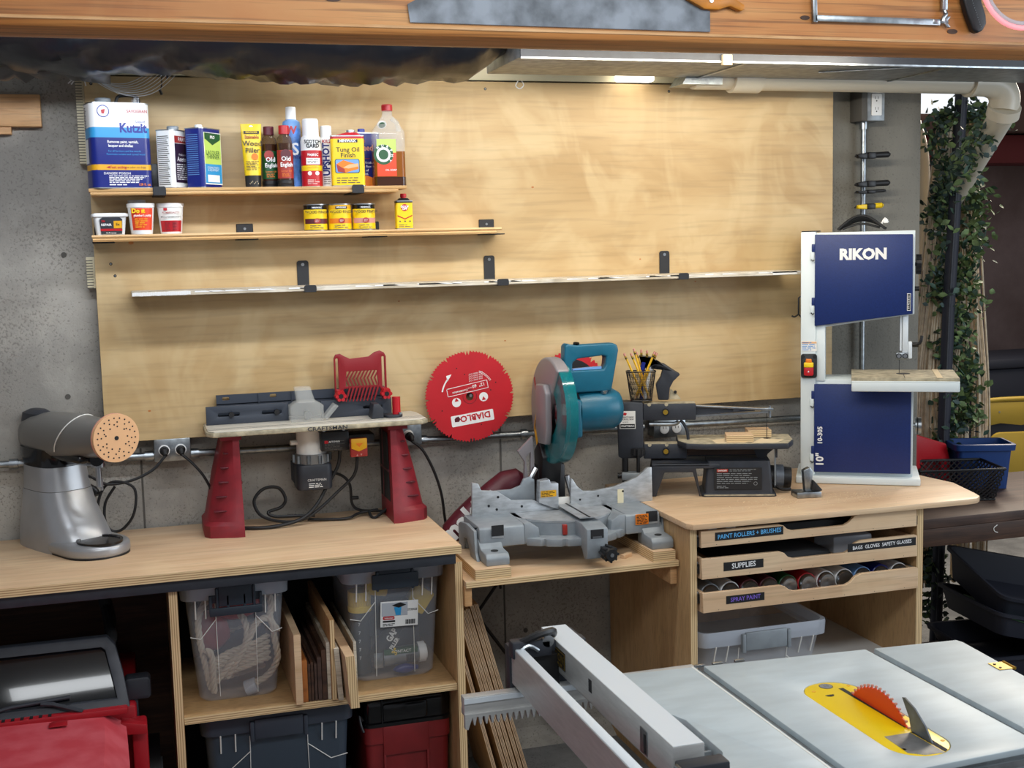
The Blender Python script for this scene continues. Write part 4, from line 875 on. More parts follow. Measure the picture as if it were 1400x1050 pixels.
# ================================================================ saw shelf between the benches
ZS = .745
mb = MB('birch_top'); mb.box(.955, 1.609, -.53, .045, ZS-.018, ZS, .0006, 1); mb.m('ply_z').box(.955, 1.609, -.5315, -.53, ZS-.0175, ZS-.0005)
t = thing('saw_shelf', 'low plywood shelf bridging the two benches under the mitre saw', 'shelf', (0, 0, 0)); mb.done('shelf_board', t)
MB('fir_end').box(.9545, .975, -.515, .04, ZS-.075, ZS-.0185, .001).done('cleat', t)
MB('fir_end').box(1.588, 1.6095, -.515, .04, ZS-.075, ZS-.0185, .001).done('cleat', t)
def block(x0, x1, y0, y1, lb, rz=0):
    mb = MB('birch_top'); w, d = (x1-x0)/2, (y1-y0)/2; mb.box(-w, w, -d, d, 0, .031, .0006, 1); mb.m('ply_z').box(-w, w, -d-.0012, -d, .0005, .0305); mb.box(-w-.0012, -w, -d, d, .0005, .0305)
    tag(mb.done('plywood_block', loc=((x0+x1)/2, (y0+y1)/2, ZS), rz=rz), lb, 'wood block', 'spacer blocks under the saw')
block(.985, 1.09, -.525, -.10, 'thick plywood block under the left feet of the mitre saw')
block(1.53, 1.60, -.525, -.10, 'thick plywood block under the right feet of the mitre saw')
mb = MB('birch_top'); mb.box(-.02, .02, -.008, .008, 0, .012, .001, 1); tag(mb.done('wood_offcut', loc=(1.478, -.44, ZS), rz=35), 'tiny wood offcut lying on the low shelf beside the right block', 'wood offcut')

# ================================================================ mitre saw
Zm = .776
t = thing('mitre_saw', 'teal and grey compound mitre saw with a see-through blade guard', 'mitre saw', (1.325, -.27, Zm))
mb = MB('cast_grey')
# wings
def wing(s):
    x0, x1 = (.160, .272) if s > 0 else (-.160, -.298)
    X = sorted((x0, x1))
    prof = [(.03, .02), (.03, .097), (-.135, .097), (-.150, .091), (-.155, .035), (-.11, .03), (-.09, .05), (.05, .05), (.07, .02)]
    mb.prism(prof, X[0], X[1], plane='yz', bev=.004)
    # inner buttress sloping to the scale ring
    xi = s*.160; a = [(xi, .035), (xi, .096), (xi-s*.02, .096), (xi-s*.045, .080), (xi-s*.05, .035)]
    mb.prism(a, -.150, .03, bev=.003)
    # feet
    f = s*(.286 if s > 0 else .306); xs = sorted((f-s*.005, f-s*.075))
    mb.prism([(-.232, 0), (-.232, .022), (-.222, .034), (-.170, .036), (-.14, .06), (-.12, .06), (-.12, 0)], xs[0], xs[1], plane='yz', bev=.004)
    mb.prism([(.0, 0), (.0, .05), (.05, .05), (.06, 0)], xs[0], xs[1], plane='yz', bev=.004)
    mb.m('black_matte').cyl((f-s*.04, -.195, .034), (f-s*.04, -.195, .0365), .011, n=14); mb.m('cast_grey')
    # flank skirt
    q = sorted((f-s*.004, f+s*.006)); mb.prism([(-.15, .02), (-.14, .085), (-.05, .090), (.02, .08), (.04, .07), (.04, .0), (.0, .0), (-.02, .04), (-.06, .045), (-.1, .0), (-.17, .0)], q[0], q[1], plane='yz', bev=.002)
    # pocket
    mb.m('cast_bright').box(min(s*.225, s*.262), max(s*.225, s*.262), -.156, -.11, .062, .068); mb.m('black_matte')
    mb.box(min(s*.225, s*.262), max(s*.225, s*.262), -.1565, -.155, .068, .1); mb.m('cast_grey')
wing(-1); wing(1)
# scale ring with notches
R1, R0 = .215, .150
outer = []
for i in range(0, 61):
    a = 198+144*i/60; r = R1
    if i % 7 == 3 and 4 < i < 56: r = R1-.010
    outer.append((r*math.cos(math.radians(a)), r*math.sin(math.radians(a))))
mb.prism(outer+list(reversed(circ(0, 0, R0, 40, 198, 342))), .030, .052, plane='xy', bev=.0015)
mb.box(-.165, .165, -.02, .105, .025, .045, .003)
mb.done('base', t)
mb = MB('cast_grey'); mb.cyl((0, 0, .045), (0, 0, .090), .163, n=64); mb.m('cast_bright').cyl((0, 0, .090), (0, 0, .096), .164, n=64)
mb.m('label_red').box(-.045, -.032, -.168, -.156, .055, .085, .001)
mb.done('turntable', t)
mb = MB('cast_grey'); mb.prism([(.005, .045), (.005, .097), (-.215, .097), (-.245, .091), (-.262, .088), (-.262, .0), (-.235, -.006), (-.215, .02), (-.15, .045)], -.006, .060, plane='yz', bev=.004)
mb.m('black_matte').box(.006, .046, -.2635, -.262, .060, .086); mb.m('steel').box(.012, .040, -.264, -.262, .060, .066)
mb.m('cast_bright').box(-.004, .060, -.20, .005, .1075, .1095); mb.m('black').box(.024, .030, -.20, .03, .109, .1102)
mb.done('table_arm', t)
mb = MB('black'); mb.cyl((.047, -.255, .022), (.047, -.315, .022), .013, .021, n=24); mb.cyl((.047, -.315, .022), (.047, -.325, .022), .021, .017, n=24)
for k in range(8): mb.cyl((.047+.019*math.cos(k*PI/4), -.275, .022+.019*math.sin(k*PI/4)), (.047+.021*math.cos(k*PI/4), -.318, .022+.021*math.sin(k*PI/4)), .004, n=6)
mb.m('steel').cyl((.047, -.322, .022), (.047, -.3265, .022), .006, n=12); mb.done('lock_knob', t)
def fx(x): return x-1.325
fl = [(1.012+.0, .882), (1.012, .955), (1.012+.016, .952), (1.035, .935), (1.075, .93), (1.115, .905), (1.155, .903), (1.19, .893), (1.245, .876), (1.245, .882)]
fl = [(-.278, .096), (-.275, .200), (-.256, .196), (-.247, .174), (-.197, .168), (-.151, .136), (-.085, .132), (-.008, .098), (-.008, .096)]
mb = MB('cast_bright'); mb.prism(fl, -.0, .012, bev=.001)
for x, z in ((-.195, .150), (-.225, .125), (-.12, .115), (-.20, .112)): mb.m('black_matte').prism(circ(x, z, .004, 10), -.0008, .0)
mb.done('left_fence', t)
mb = MB('cast_bright'); mb.prism([(-.068, .124), (-.040, .112), (-.004, .097), (-.004, .180), (-.028, .182), (-.032, .194), (-.064, .190)], -.012, .02, bev=.002); mb.m('cast_grey').prism([(-.20, .14), (-.20, .165), (-.145, .165), (-.115, .175), (-.105, .195), (-.085, .2), (-.07, .19), (-.07, .11), (-.16, .12)], .022, .034, bev=.002)
mb.m('yellow_deep').box(-.062, -.012, -.0135, -.012, .140, .160); mb.m('black').lines(-.060, -.016, .141, .159, 4, -.014, .45, 3)
mb.done('sliding_fence', t)
fr = [(.040, .096), (.040, .190), (.047, .186), (.062, .162), (.080, .147), (.115, .144), (.185, .152), (.235, .166), (.262, .176), (.285, .192), (.298, .203), (.312, .204), (.314, .096)]
mb = MB('cast_bright'); mb.prism(fr, .0, .012, bev=.001)
for x, z in ((.13, .127), (.213, .135), (.07, .12)): mb.m('black_matte').prism(circ(x, z, .0035, 10), -.0008, .0)
mb.m('cream').box(.195, .215, -.0008, 0, .098, .142); mb.done('right_fence', t)
mb = MB('orange'); mb.box(.190, .232, -.1578, -.1560, .062, .094); mb.m('black').lines(.193, .230, .064, .092, 6, -.1584, .5, 8); mb.done('warning_label', t)
mb = MB('paper'); mb.box(-.004, .040, .012, .02, .097, .130, .001); mb.done('wood_backer', t)
# pivot yoke and arm
mb = MB('black'); mb.box(-.035, .06, .10, .16, .06, .22, .01); mb.prism([(.14, .10), (.09, .10), (.06, .25), (.10, .30), (.15, .26)], -.03, .035, plane='yz', bev=.006); mb.prism([(.12, .23), (.06, .27), (.0, .36), (.03, .42), (.12, .33)], -.005, .04, plane='yz', bev=.006)
mb.done('pivot_arm', t)
mb = MB('guard_grey'); mb.prism([(-.110, .275), (-.060, .32), (-.056, .20), (-.075, .14), (-.092, .17), (-.088, .24)], .06, .075, holes=[[(-.083, .255), (-.068, .27), (-.07, .20), (-.078, .19)]], bev=.002)
mb.done('guard_linkage', t)
mb = MB('steel'); mb.tube([(-.10, .05, .14), (-.075, .05, .19), (-.055, .055, .22)], .009, 8, sm=3); mb.done('lever', t)
mb = MB('steel'); mb.tube([(.06, .05, .13), (.045, .05, .19)], .009, 8); mb.done('lever', t)
# head
CY, CZ = .028, .400
def ringseg(r0, r1, a0, a1, n=26): return circ(CY, CZ, r1, n, a0, a1)+list(reversed(circ(CY, CZ, r0, n, a0, a1)))
# angles here: 0 = towards wall (+y), 90 = up, 180 = towards camera
mb = MB('guard_grey'); mb.prism(ringseg(.0, .166, -55, 128)[:-27]+[(CY, CZ)], -.022, .020, plane='yz', bev=.008, seg=3, angle=50); 
mb.m('label_red').prism(rot([(-.005, -.02), (.005, -.02), (.005, .02), (-.005, .02)], -20, CY+.115, CZ+.075), -.0228, -.022, plane='yz')
mb.done('upper_guard', t)
mb = MB('guard_grey'); mb.prism([(CY-.02, CZ+.085), (CY+.055, CZ+.080), (CY+.062, CZ-.06), (CY+.04, CZ-.105), (CY-.03, CZ-.10), (CY-.045, CZ-.05), (CY-.045, CZ+.06)], -.042, -.021, plane='yz', bev=.006, seg=3); mb.done('cover_plate', t)
mb = MB('yellow_deep'); mb.prism([(CY+.105, CZ-.02), (CY+.125, CZ-.07), (CY+.10, CZ-.125), (CY+.08, CZ-.08)], -.026, -.022, plane='yz'); mb.m('black').prism([(CY+.106, CZ-.04), (CY+.117, CZ-.07), (CY+.112, CZ-.074), (CY+.10, CZ-.045)], -.0265, -.026, plane='yz'); mb.done('warning_label', t)
mb = MB('diablo_red'); pts = blade_mesh(mb, .150, 80, 0); mb.prism([(CY+x, CZ+z) for x, z in pts], .0, .003, plane='yz'); mb.m('steel').cyl((-.006, CY, CZ), (.008, CY, CZ), .03, n=24); mb.done('blade', t)
mb = MB('teal_clear')
seg = circ(CY, CZ, .160, 34, 118, 300); inn = list(reversed(circ(CY, CZ, .075, 34, 118, 300)))
mb.prism(seg+inn, -.016, -.013, plane='yz'); mb.prism(seg+inn, .019, .022, plane='yz')
sg2 = circ(CY, CZ, .163, 34, 118, 300)+list(reversed(circ(CY, CZ, .159, 34, 118, 300))); mb.prism(sg2, -.016, .022, plane='yz')
mb.done('lower_guard', t)
# motor and handle
mb = MB('teal')
def mring(x, r, cy=.04, cz=.395, e=.85): return [(x, cy+r*1.0*math.cos(2*PI*k/28), cz+r*math.sin(2*PI*k/28)) for k in range(28)]
mb.loft([mring(.075, .062), mring(.10, .066), mring(.150, .066), mring(.195, .064), mring(.215, .052), mring(.222, .035)])
mb.box(.028, .078, -.02, .10, .315, .435, .010, 3)
mb.m('galv').cyl((.155, .005, .452), (.155, .0, .461), .013, n=20); mb.m('paper').box(.04, .058, -.02, .0, .4355, .437)
mb.m('cast_grey').box(.022, .034, -.01, .07, .345, .43, .004); mb.m('silver_grey').cyl((.028, .0, .43), (.05, .0, .44), .007, n=10)
mb.done('motor_housing', t)
mb = MB('teal')
outr = [(.020, .478), (.028, .600), (.036, .608), (.060, .602), (.185, .603), (.199, .597), (.203, .580), (.196, .545), (.178, .455), (.05, .455), (.035, .47)]
hole = [(.050, .523), (.052, .548), (.068, .560), (.150, .566), (.163, .563), (.160, .535), (.152, .523)]
mb.prism(outr, -.008, .035, holes=[hole], bev=.007, seg=3)
mb.m('black_gloss').cyl((.068, .005, .600), (.068, .003, .609), .0095, n=16); mb.m('lightblue').prism([(.055, .524), (.150, .524), (.15, .532), (.055, .529)], .004, .02)
mb.done('handle', t)
mb = MB('maroon')
rings = []
path = [(-.055, .17, .160, .022), (-.08, .165, .165, .038), (-.13, .165, .152, .044), (-.18, .155, .115, .050), (-.235, .15, .070, .055), (-.285, .145, .030, .055), (-.325, .145, .005, .042), (-.345, .145, -.01, .012)]
for x, y, z, r in path: rings.append([(x+.35*r*math.sin(2*PI*k/20)*-1*.4, y+r*.9*math.cos(2*PI*k/20), z+r*math.sin(2*PI*k/20)*1.0) for k in range(20)])
mb.loft(rings)
mb.m('white').text('makita', .082, (-.265, .083, .082), rot=40, bold=.045, sx=1.0); mb.done('dust_bag', t)

# ================================================================ drawer cabinet
ZC = .872
t = thing('drawer_cabinet', 'open plywood cabinet with three shallow labelled drawers', 'cabinet', (0, 0, 0))
XL, XR = 1.612, 2.402
mb = MB('birch_top')
tp = [(1.60, .045), (1.60, -.60), (1.612, -.625), (2.53, -.638), (2.575, -.632), (2.60, -.61), (2.615, -.57), (2.66, -.40), (2.62, -.10), (2.62, .045)]
mb.prism(tp, ZC-.017, ZC, plane='xy', bev=.0015)
mb.m('ply_z')
mb.done('cabinet_top', t)
for x in (XL, XR-.022):
    mb = MB('birch_panel'); mb.box(x, x+.022, -.600, .045, 0, ZC-.018); mb.m('ply_x').box(x, x+.022, -.6015, -.600, 0, ZC-.018); mb.done('side_panel', t)
mb = MB('white_matte'); mb.box(XL+.022, XR-.022, -.59, .045, .335, .352); mb.done('lower_shelf', t)
mb = MB('birch_panel'); mb.box(XL+.022, XR-.022, .03, .045, .353, ZC-.018); mb.done('back_panel', t)
for z in (.815, .735, .645):
    for x in (XL+.022, XR-.029):
        mb = MB('galv_dull'); mb.box(x, x+.007, -.597, .0, z-.018, z+.018, .001, 1); mb.m('black').box(x, x+.007, -.603, -.597, z-.016, z+.012); mb.done('drawer_slide', t)
x0, x1 = XL+.0305, XR-.0305
def drawer(z0, z1, zc, y, labels):
    yf = y
    w0, w1 = x0+.30, x1-.255
    c = .012
    mb = MB('birch_top')
    pl = [(x0, z0), (x1, z0), (x1, z1-.006), (x1-.006, z1), (w1+.055, z1), (w1+.035, z1-.006), (w1+.018, zc+.008), (w1, zc), (w0, zc), (w0-.018, zc+.006), (w0-.03, z1-.014), (w0-.045, z1-.008), (x0, z1-.006)]
    mb.prism(pl, yf, yf+.012, bev=.0012, seg=1); mb.box(x0, x0+.012, yf+.012, yf+.50, z0, z1-.008); mb.box(x1-.012, x1, yf+.012, yf+.50, z0, z1-.008); mb.box(x0+.012, x1-.012, yf+.49, yf+.50, z0, z1-.008); mb.box(x0+.012, x1-.012, yf+.012, yf+.49, z0+.002, z0+.008)
    mb.m('slat_grey')
    for k in range(7): mb.prism(circ(x0+.05+k*.105, z0+.006, .0012, 6), yf-.0003, yf)
    d = mb.done('drawer', t)
    for tx, cm, lx0, lx1, lz0, lz1, sz in labels:
        lb = MB('black'); lb.box(lx0, lx1, yf-.001, yf, lz0, lz1, .0003, 1); lb.m(cm).text(tx, sz, ((lx0+lx1)/2, yf-.0018, (lz0+lz1)/2), rot=1.0, bold=.015, sx=.92)
        o = lb.done('drawer_label', d)
        if cm != 'chalk_white' or tx == 'SUPPLIES': pass
drawer(.797, .853, .822, -.612, [('PAINT ROLLERS + BRUSHES', 'chalk_blue', x0+.045, x0+.268, .814, .839, .0185)])
drawer(.703, .771, .738, -.616, [('SUPPLIES', 'chalk_white', x0+.07, x0+.20, .722, .748, .022), ('BAGS  GLOVES  SAFETY GLASSES', 'chalk_white', x1-.245, x1-.006, .739, .764, .0155)])
drawer(.604, .670, .640, -.622, [('SPRAY PAINT', 'chalk_purple', x0+.075, x0+.20, .624, .648, .018)])
# things in the drawers
for x, lb in ((x0+.045, 'white paint roller sleeve at the left end of the top drawer'), (x0+.105, 'white paint roller sleeve beside the first in the top drawer')):
    mb = MB('white_matte'); mb.lathe([(.012, 0), (.023, 0), (.023, .22), (.012, .22), (.012, 0)], axis='y', n=22); mb.m('black_matte').cyl((0, .004, 0), (0, .006, 0), .012, n=14)
    tag(mb.done('roller_sleeve', loc=(x, -.595, .829)), lb, 'paint roller', 'roller sleeves in the drawer')
mb = MB('black_matte'); mb.loft([[(x, y, z) for x, y in rrect(-w_, w_, -.16, .16, .03)] for w_, z in ((.17, 0), (.16, .02), (.10, .028))]); tag(mb.done('tool_pouch', loc=(2.0, -.41, .806)), 'dark cloth pouch lying in the top drawer', 'pouch')
mb = MB('black_matte'); mb.loft([[(x, y, z) for x, y in rrect(-w_, w_, -.16, .16, .03)] for w_, z in ((.18, 0), (.17, .02), (.10, .032))]); tag(mb.done('glove_bundle', loc=(1.94, -.40, .712)), 'dark bundle of gloves in the middle drawer', 'gloves')
mb = MB('bin_rim'); mb.box(-.07, .07, -.06, .06, 0, .055, .01); tag(mb.done('clear_box', loc=(2.20, -.47, .712)), 'clear plastic box at the right of the middle drawer', 'box')
cols = ['cast_grey', 'white', 'maroon', 'maroon', 'green', 'diablo_red', 'white', 'white', 'lightblue', 'can_blue', 'white']
names = ['grey', 'white', 'dark red', 'plum', 'green', 'crimson', 'white', 'white', 'pale blue', 'blue', 'white']
ords = ['leftmost of all', 'second from the left', 'third from the left', 'fourth from the left', 'under the left lip of the cutout', 'in the cutout', 'at the right of the cutout', 'just past the cutout', 'third from the right', 'second from the right', 'rightmost of all']
for k in range(11):
    x = x0+.048+k*.0645; t2 = thing('spray_paint_can', '%s spray paint can lying in the bottom drawer, %s' % (names[k], ords[k]), 'spray can', (x, -.585, .6445), 0, 'spray cans lying in the bottom drawer')
    mb = MB(cols[k]); mb.lathe([(0, .004), (.024, .004), (.029, .012, cols[k]), (.0315, .014), (.0315, .19), (.02, .20), (0, .20)], axis='y', n=26); mb.done('can_body', t2)
    mb = MB('steel'); mb.lathe([(0, .003), (.023, .001), (.0255, 0), (.0275, .004), (.029, .012)], axis='y', n=26); mb.done('can_base', t2)
# clear bin below
def clearbin(name, label, loc, w0, w1, d0, d1, h, body, rim, latchc, rz=0, detail=True):
    t = thing(name, label, 'storage bin', loc, rz)
    mb = MB(body)
    def R(w, d, z, r=.03): return [(x, y, z) for x, y in rrect(-w/2, w/2, -d/2, d/2, r, 4)]
    mb.loft([R(w0-.012, d0-.012, .004, .025), R(w0, d0, .0), R(w0, d0, .006), R(w1, d1, h-.045)], cap=True) if False else None
    mb.loft([R(w0-.02, d0-.02, 0), R(w0, d0, .012), R(w1, d1, h-.03)], cap=False)
    bm_ = R(w0-.02, d0-.02, 0); mb.mesh(bm_, [tuple(range(len(bm_)))])
    bd = mb.done('bin_body', t)
    mb = MB(rim)
    mb.loft([R(w1+.001, d1+.001, h-.05), R(w1+.022, d1+.022, h-.045), R(w1+.026, d1+.026, h-.008), R(w1+.022, d1+.022, h), R(w1+.002, d1+.002, h-.002), R(w1-.002, d1-.002, h-.03)], cap=False); mb.done('rim', t)
    if detail:
        def fy(z): return -(d0/2+(d1-d0)/2*z/(h-.03))-.0015
        def wx(z): return w0/2+(w1-w0)/2*z/(h-.03)
        for s in (-1, 1):
            mb = MB('paper')
            for xx in (.40, .30): mb.tube([(s*w1*xx, -d1/2-.012, h-.045), (s*w1*xx, fy(h-.1), h-.10)], .0022, 5)
            mb.tube([(s*wx(h-.12)*.98, fy(h-.15), h-.15), (s*w1*.36, fy(h-.155), h-.158), (s*w1*.20, fy(h-.11), h-.105), (s*w1*.20, fy(h-.06), h-.06)], .0014, 5)
            mb.tube([(s*w1*.20, fy(h-.11), h-.105), (s*w0*.24, fy(.02), .015)], .0010, 5)
            mb.done('rib', t)
    mb = MB(latchc); mb.box(-w1*.17, w1*.17, -d1/2-.022, -d1/2-.012, h-.065, h-.008, .004); mb.box(-w1*.20, -w1*.17, -d1/2-.024, -d1/2-.008, h-.07, h-.012, .003); mb.box(w1*.17, w1*.20, -d1/2-.024, -d1/2-.008, h-.07, h-.012, .003); mb.done('latch', t)
    return t
clearbin('storage_bin', 'low clear storage bin with a grey latch under the drawers', (1.876, -.365, .353), .36, .41, .34, .38, .168, 'bin_clear', 'bin_rim', 'cast_grey')
# ================================================================ scroll saw (own frame, turned a little)
ZT = .873
SO = (1.95, -.235, ZT)
t = thing('scroll_saw', 'dark grey benchtop scroll saw with a long open arm', 'scroll saw', SO, -22)
mb = MB('charcoal')
mb.prism([(-.382, .120), (-.385, .285), (-.372, .300), (-.335, .300), (-.300, .296), (-.300, .122), (-.31, .114), (-.37, .114)], -.03, .03, bev=.004)
mb.m('paper').box(-.376, -.325, -.0312, -.030, .212, .270); mb.m('black').box(-.374, -.327, -.0316, -.0312, .214, .228); mb.m('white').text('CRAFTSMAN', .0075, (-.3505, -.032, .221), bold=.02); mb.m('black').text('DIRECT DRIVE', .006, (-.350, -.0318, .250), bold=.02); mb.text('SCROLL SAW', .0065, (-.350, -.0318, .243), bold=.02); mb.text('16 INCH', .005, (-.358, -.0318, .234)); mb.m('red').prism([(-.368, .258), (-.36, .266), (-.352, .262), (-.356, .256)], -.0318, -.0312)
mb.done('column', t)
def arm(z0, z1, xl, xr, nm):
    mb = MB('charcoal'); mb.box(xl, xr, -.028, .028, z0, z1, .004); mb.m('saw_dusty').box(xl+.004, xr-.002, -.024, .024, z1-.0005, z1+.001)
    mb.m('black').cyl((-.228, -.0275, (z0+z1)/2), (-.228, -.029, (z0+z1)/2), .0125, n=20); mb.m('gold').cyl((-.228, -.028, (z0+z1)/2), (-.228, -.033, (z0+z1)/2), .008, n=14)
    for x in (xl+.02, -.225): mb.m('saw_dusty').cyl((x, -.028, z1-.002), (x, -.0285, z1-.002), .006, n=12)
    mb.done(nm, t)
arm(.238, .292, -.30, -.130, 'upper_arm_block'); arm(.112, .160, -.30, -.160, 'lower_arm_block')
mb = MB('steel'); mb.prism([(-.13, .278), (-.13, .284), (.102, .270), (.102, .264)], -.012, .012, bev=.001); mb.prism([(-.13, .246), (-.13, .252), (.102, .262), (.102, .256)], -.012, .012); mb.m('charcoal').prism([(-.13, .252), (-.13, .278), (.06, .264), (.06, .262)], -.004, .004); mb.box(-.01, .01, -.014, .014, .262, .270); mb.m('galv').box(.078, .118, -.01, .01, .262, .272, .002); mb.cyl((.108, 0, .278), (.108, 0, .240), .004, n=8); mb.done('upper_arm', t)
mb = MB('charcoal'); mb.box(-.16, .10, -.014, .014, .118, .148, .003); mb.m('walnut').box(-.16, .098, -.0155, -.014, .122, .144); mb.done('lower_arm', t)
mb = MB('black'); mb.box(.0975, .0995, -.001, .001, .10, .262); mb.done('blade', t)
mb = MB('charcoal')
tb = [(-.19, -.03), (-.165, -.085), (-.11, -.10), (.155, -.10), (.18, -.02), (.18, .09), (-.19, .09)]
mb.prism(tb, .152, .170, plane='xy', bev=.003); mb.m('saw_dusty').prism([(x*.985, y*.97) for x, y in tb], .170, .1715, plane='xy'); mb.m('dust').prism([(-.07, -.092), (.02, -.09), (.05, -.04), (-.02, .02), (-.08, -.03)], .1715, .172, plane='xy'); mb.prism([(.04, -.09), (.12, -.085), (.15, -.03), (.08, .0)], .1715, .172, plane='xy')
mb.m('black').cyl((.0985, 0, .1716), (.0985, 0, .1724), .012, n=16); mb.m('charcoal').prism([(.05, .15), (.13, .15), (.07, .10)], -.02, -.01); mb.box(.118, .124, -.07, -.06, .12, .152)
mb.done('saw_table', t)
mb = MB('charcoal')
mb.prism([(-.290, 0), (-.275, .095), (-.262, .106), (-.06, .106), (-.06, .09), (-.135, .09), (-.120, 0), (-.125, .0), (-.145, .078), (-.235, .078), (-.262, .0)], -.09, -.075, bev=.002)
mb.prism([(-.290, 0), (-.275, .095), (-.262, .106), (-.06, .106), (-.06, .09), (-.135, .09), (-.235, .078), (-.262, .0)], .045, .06, bev=.002); mb.box(-.275, -.09, -.09, .06, .095, .106, .003)
mb.loft([[(x, y, 0) for x, y in rrect(-.118, .118, -.098, .06, .012)], [(x, y, .006) for x, y in rrect(-.118, .118, -.098, .06, .012)], [(x, y, .010) for x, y in rrect(-.108, .108, -.090, .06, .01)], [(x, y, .112) for x, y in rrect(-.098, .100, -.082, .06, .01)]])
mb.m('saw_dusty').box(-.11, .112, -.099, -.0975, .003, .007)
mb.done('base', t)
mb = MB('black_matte'); mb.at((0, -.0895, .0), (4.5, 0, 0)); mb.box(-.078, .072, -.002, 0, .022, .094, .0005, 1); mb.m('label_red').box(-.070, -.035, -.0026, -.002, .080, .090); mb.m('white').text('DANGER', .007, (-.0525, -.003, .085), bold=.02); mb.m('cast_grey').lines(-.07, .06, .040, .078, 6, -.0026, .32, 11); mb.lines(-.03, .06, .081, .091, 2, -.0026, .3, 4); mb.lines(-.07, -.03, .026, .036, 2, -.0026, .4, 6); mb.prism(circ(.052, .042, .006, 14), -.0026, -.002, holes=[circ(.052, .042, .0048, 14)]); mb.done('rating_label', t)
mb = MB('black'); mb.cyl((-.360, -.02, .115), (-.360, -.02, .0), .0105, n=16); mb.cyl((-.318, -.04, .145), (-.318, -.04, .025), .006, n=12); mb.m('cast_grey').box(-.372, -.31, -.05, -.01, .045, .07, .004); mb.m('black').cyl((-.372, -.03, .058), (-.385, -.03, .058), .010, n=14)
for k in range(8): mb.cyl((-.318+.017*math.cos(k*PI/4), -.04+.017*math.sin(k*PI/4), .128), (-.318+.017*math.cos(k*PI/4), -.04+.017*math.sin(k*PI/4), .148), .0055, n=8)
mb.cyl((-.318, -.04, .128), (-.318, -.04, .149), .018, n=20); mb.done('clamp_post', t)
mb = MB('charcoal'); mb.tube([(-.18, -.01, .235), (-.17, -.01, .225), (-.158, -.01, .20), (-.155, -.01, .172)], .005, 8, sm=4); mb.m('galv').tube([(-.28, .0, .222), (-.20, .0, .222), (-.185, 0, .232)], .007, 8, sm=3); mb.done('blower_tube', t)
mb = MB('black'); mb.cyl((.10, .01, .045), (.175, .01, .040), .038, .034, n=24); mb.m('saw_steel').cyl((.125, .01, .045), (.15, .01, .044), .039, n=24); mb.m('black').tube([(.11, -.03, .03), (.14, -.04, .012), (.17, -.03, .01)], .006, 6, sm=4); mb.m('cast_grey').box(.118, .123, -.04, -.036, .02, .145)
mb.done('motor', t)
# mesh pencil holder on the saw arm
def on_saw(x, y, z):
    a = math.radians(-22); return (SO[0]+x*math.cos(a)-y*math.sin(a), SO[1]+x*math.sin(a)+y*math.cos(a), SO[2]+z)
t = thing('pencil_holder', 'black wire mesh pencil cup standing on the scroll saw arm', 'pencil holder', on_saw(-.305, -.0, .301), -22)
mb = MB('black')
Rt, Rb, H = .047, .034, .095
def sq(k, z): return [(x, y, z) for x, y in rrect(-k, k, -k*.55, k*.55, .008, 3)]
for z in (0, H*.5, H): 
    k = Rb+(Rt-Rb)*z/H; mb.tube([Vector(p) for p in sq(k, z)], .0022 if z != H*.5 else .0006, 5, closed=True)
b0 = sq(Rb, 0); b1 = sq(Rt, H); 
for i in range(len(b0)): mb.tube([b0[i], b1[i]], .0016 if i % 4 == 0 else .0005, 4)
for s in (-1, 1):
    for j in range(22):
        f0 = j/22; mb.tube([(-Rb+2*Rb*f0, s*Rb*.55, 0), (-Rt+2*Rt*min(1, f0+.12), s*Rt*.55, H)], .0005, 3); mb.tube([(-Rb+2*Rb*f0, s*Rb*.55, 0), (-Rt+2*Rt*max(0, f0-.12), s*Rt*.55, H)], .0005, 3)
for z in range(1, 12):
    k = Rb+(Rt-Rb)*z/12; mb.tube([Vector(p) for p in sq(k, H*z/12)], .0004, 3, closed=True)
mb.prism(rrect(-Rb, Rb, -Rb*.55, Rb*.55, .008), 0, .003, plane='xy'); mb.done('mesh_cup', t)
pens = [(.010, -.010, -.047, .155, 'farthest left, leaning out over the rim'), (.022, .008, -.012, .158, 'leaning left, close to the front'), (.026, -.006, -.020, .170, 'tallest, leaning left'), (-.0, .010, .002, .165, 'nearly upright behind the others'), (.018, .012, .018, .162, 'with a worn grey eraser end'), (-.022, -.012, .040, .160, 'leaning right in front'), (-.018, -.002, .046, .155, 'leaning right behind the front one'), (.028, -.012, -.028, .155, 'second to lean left')]
for i, (bx, by, tx, L_, d_) in enumerate(pens):
    p0 = Vector((bx, by, .004)); p1 = Vector((tx*1.15, by*.6, L_)); d = (p1-p0).normalized(); A = t.matrix_basis
    mb = MB('pencil'); mb.cyl(p0+d*.015, p1-d*.022, .0036, n=6); mb.m('peach').cyl(p0, p0+d*.015, .0008, .0036, n=6)
    pn = thing('pencil', 'yellow pencil in the mesh cup, '+d_, 'pencil', t.location, -22, 'yellow pencils in the mesh cup')
    mb.done('pencil_body', pn); mb = MB('gold'); mb.cyl(p1-d*.022, p1-d*.010, .0038, n=10); mb.m('black').cyl(p1-d*.019, p1-d*.016, .0040, n=10); mb.done('ferrule', pn); mb = MB('eraser'); mb.cyl(p1-d*.010, p1, .0036, n=10); mb.done('eraser', pn)
mb = MB('can_blue'); mb.cyl((0, .0, .004), (.006, 0, .112), .005, n=10); mb.cyl((.004, 0, .10), (.010, 0, .125), .009, .008, n=12); tag(mb.done('marker_pen', loc=t.location, rz=-22), 'blue capped marker in the mesh cup', 'pen')
mb = MB('white'); mb.cyl((.01, .01, .004), (.03, .008, .11), .007, n=10); mb.m('bin_rim').cyl((.028, .008, .10), (.04, .008, .135), .014, .011, n=14); tag(mb.done('glue_tube', loc=t.location, rz=-22), 'pale capped tube behind the blue marker in the cup', 'tube')
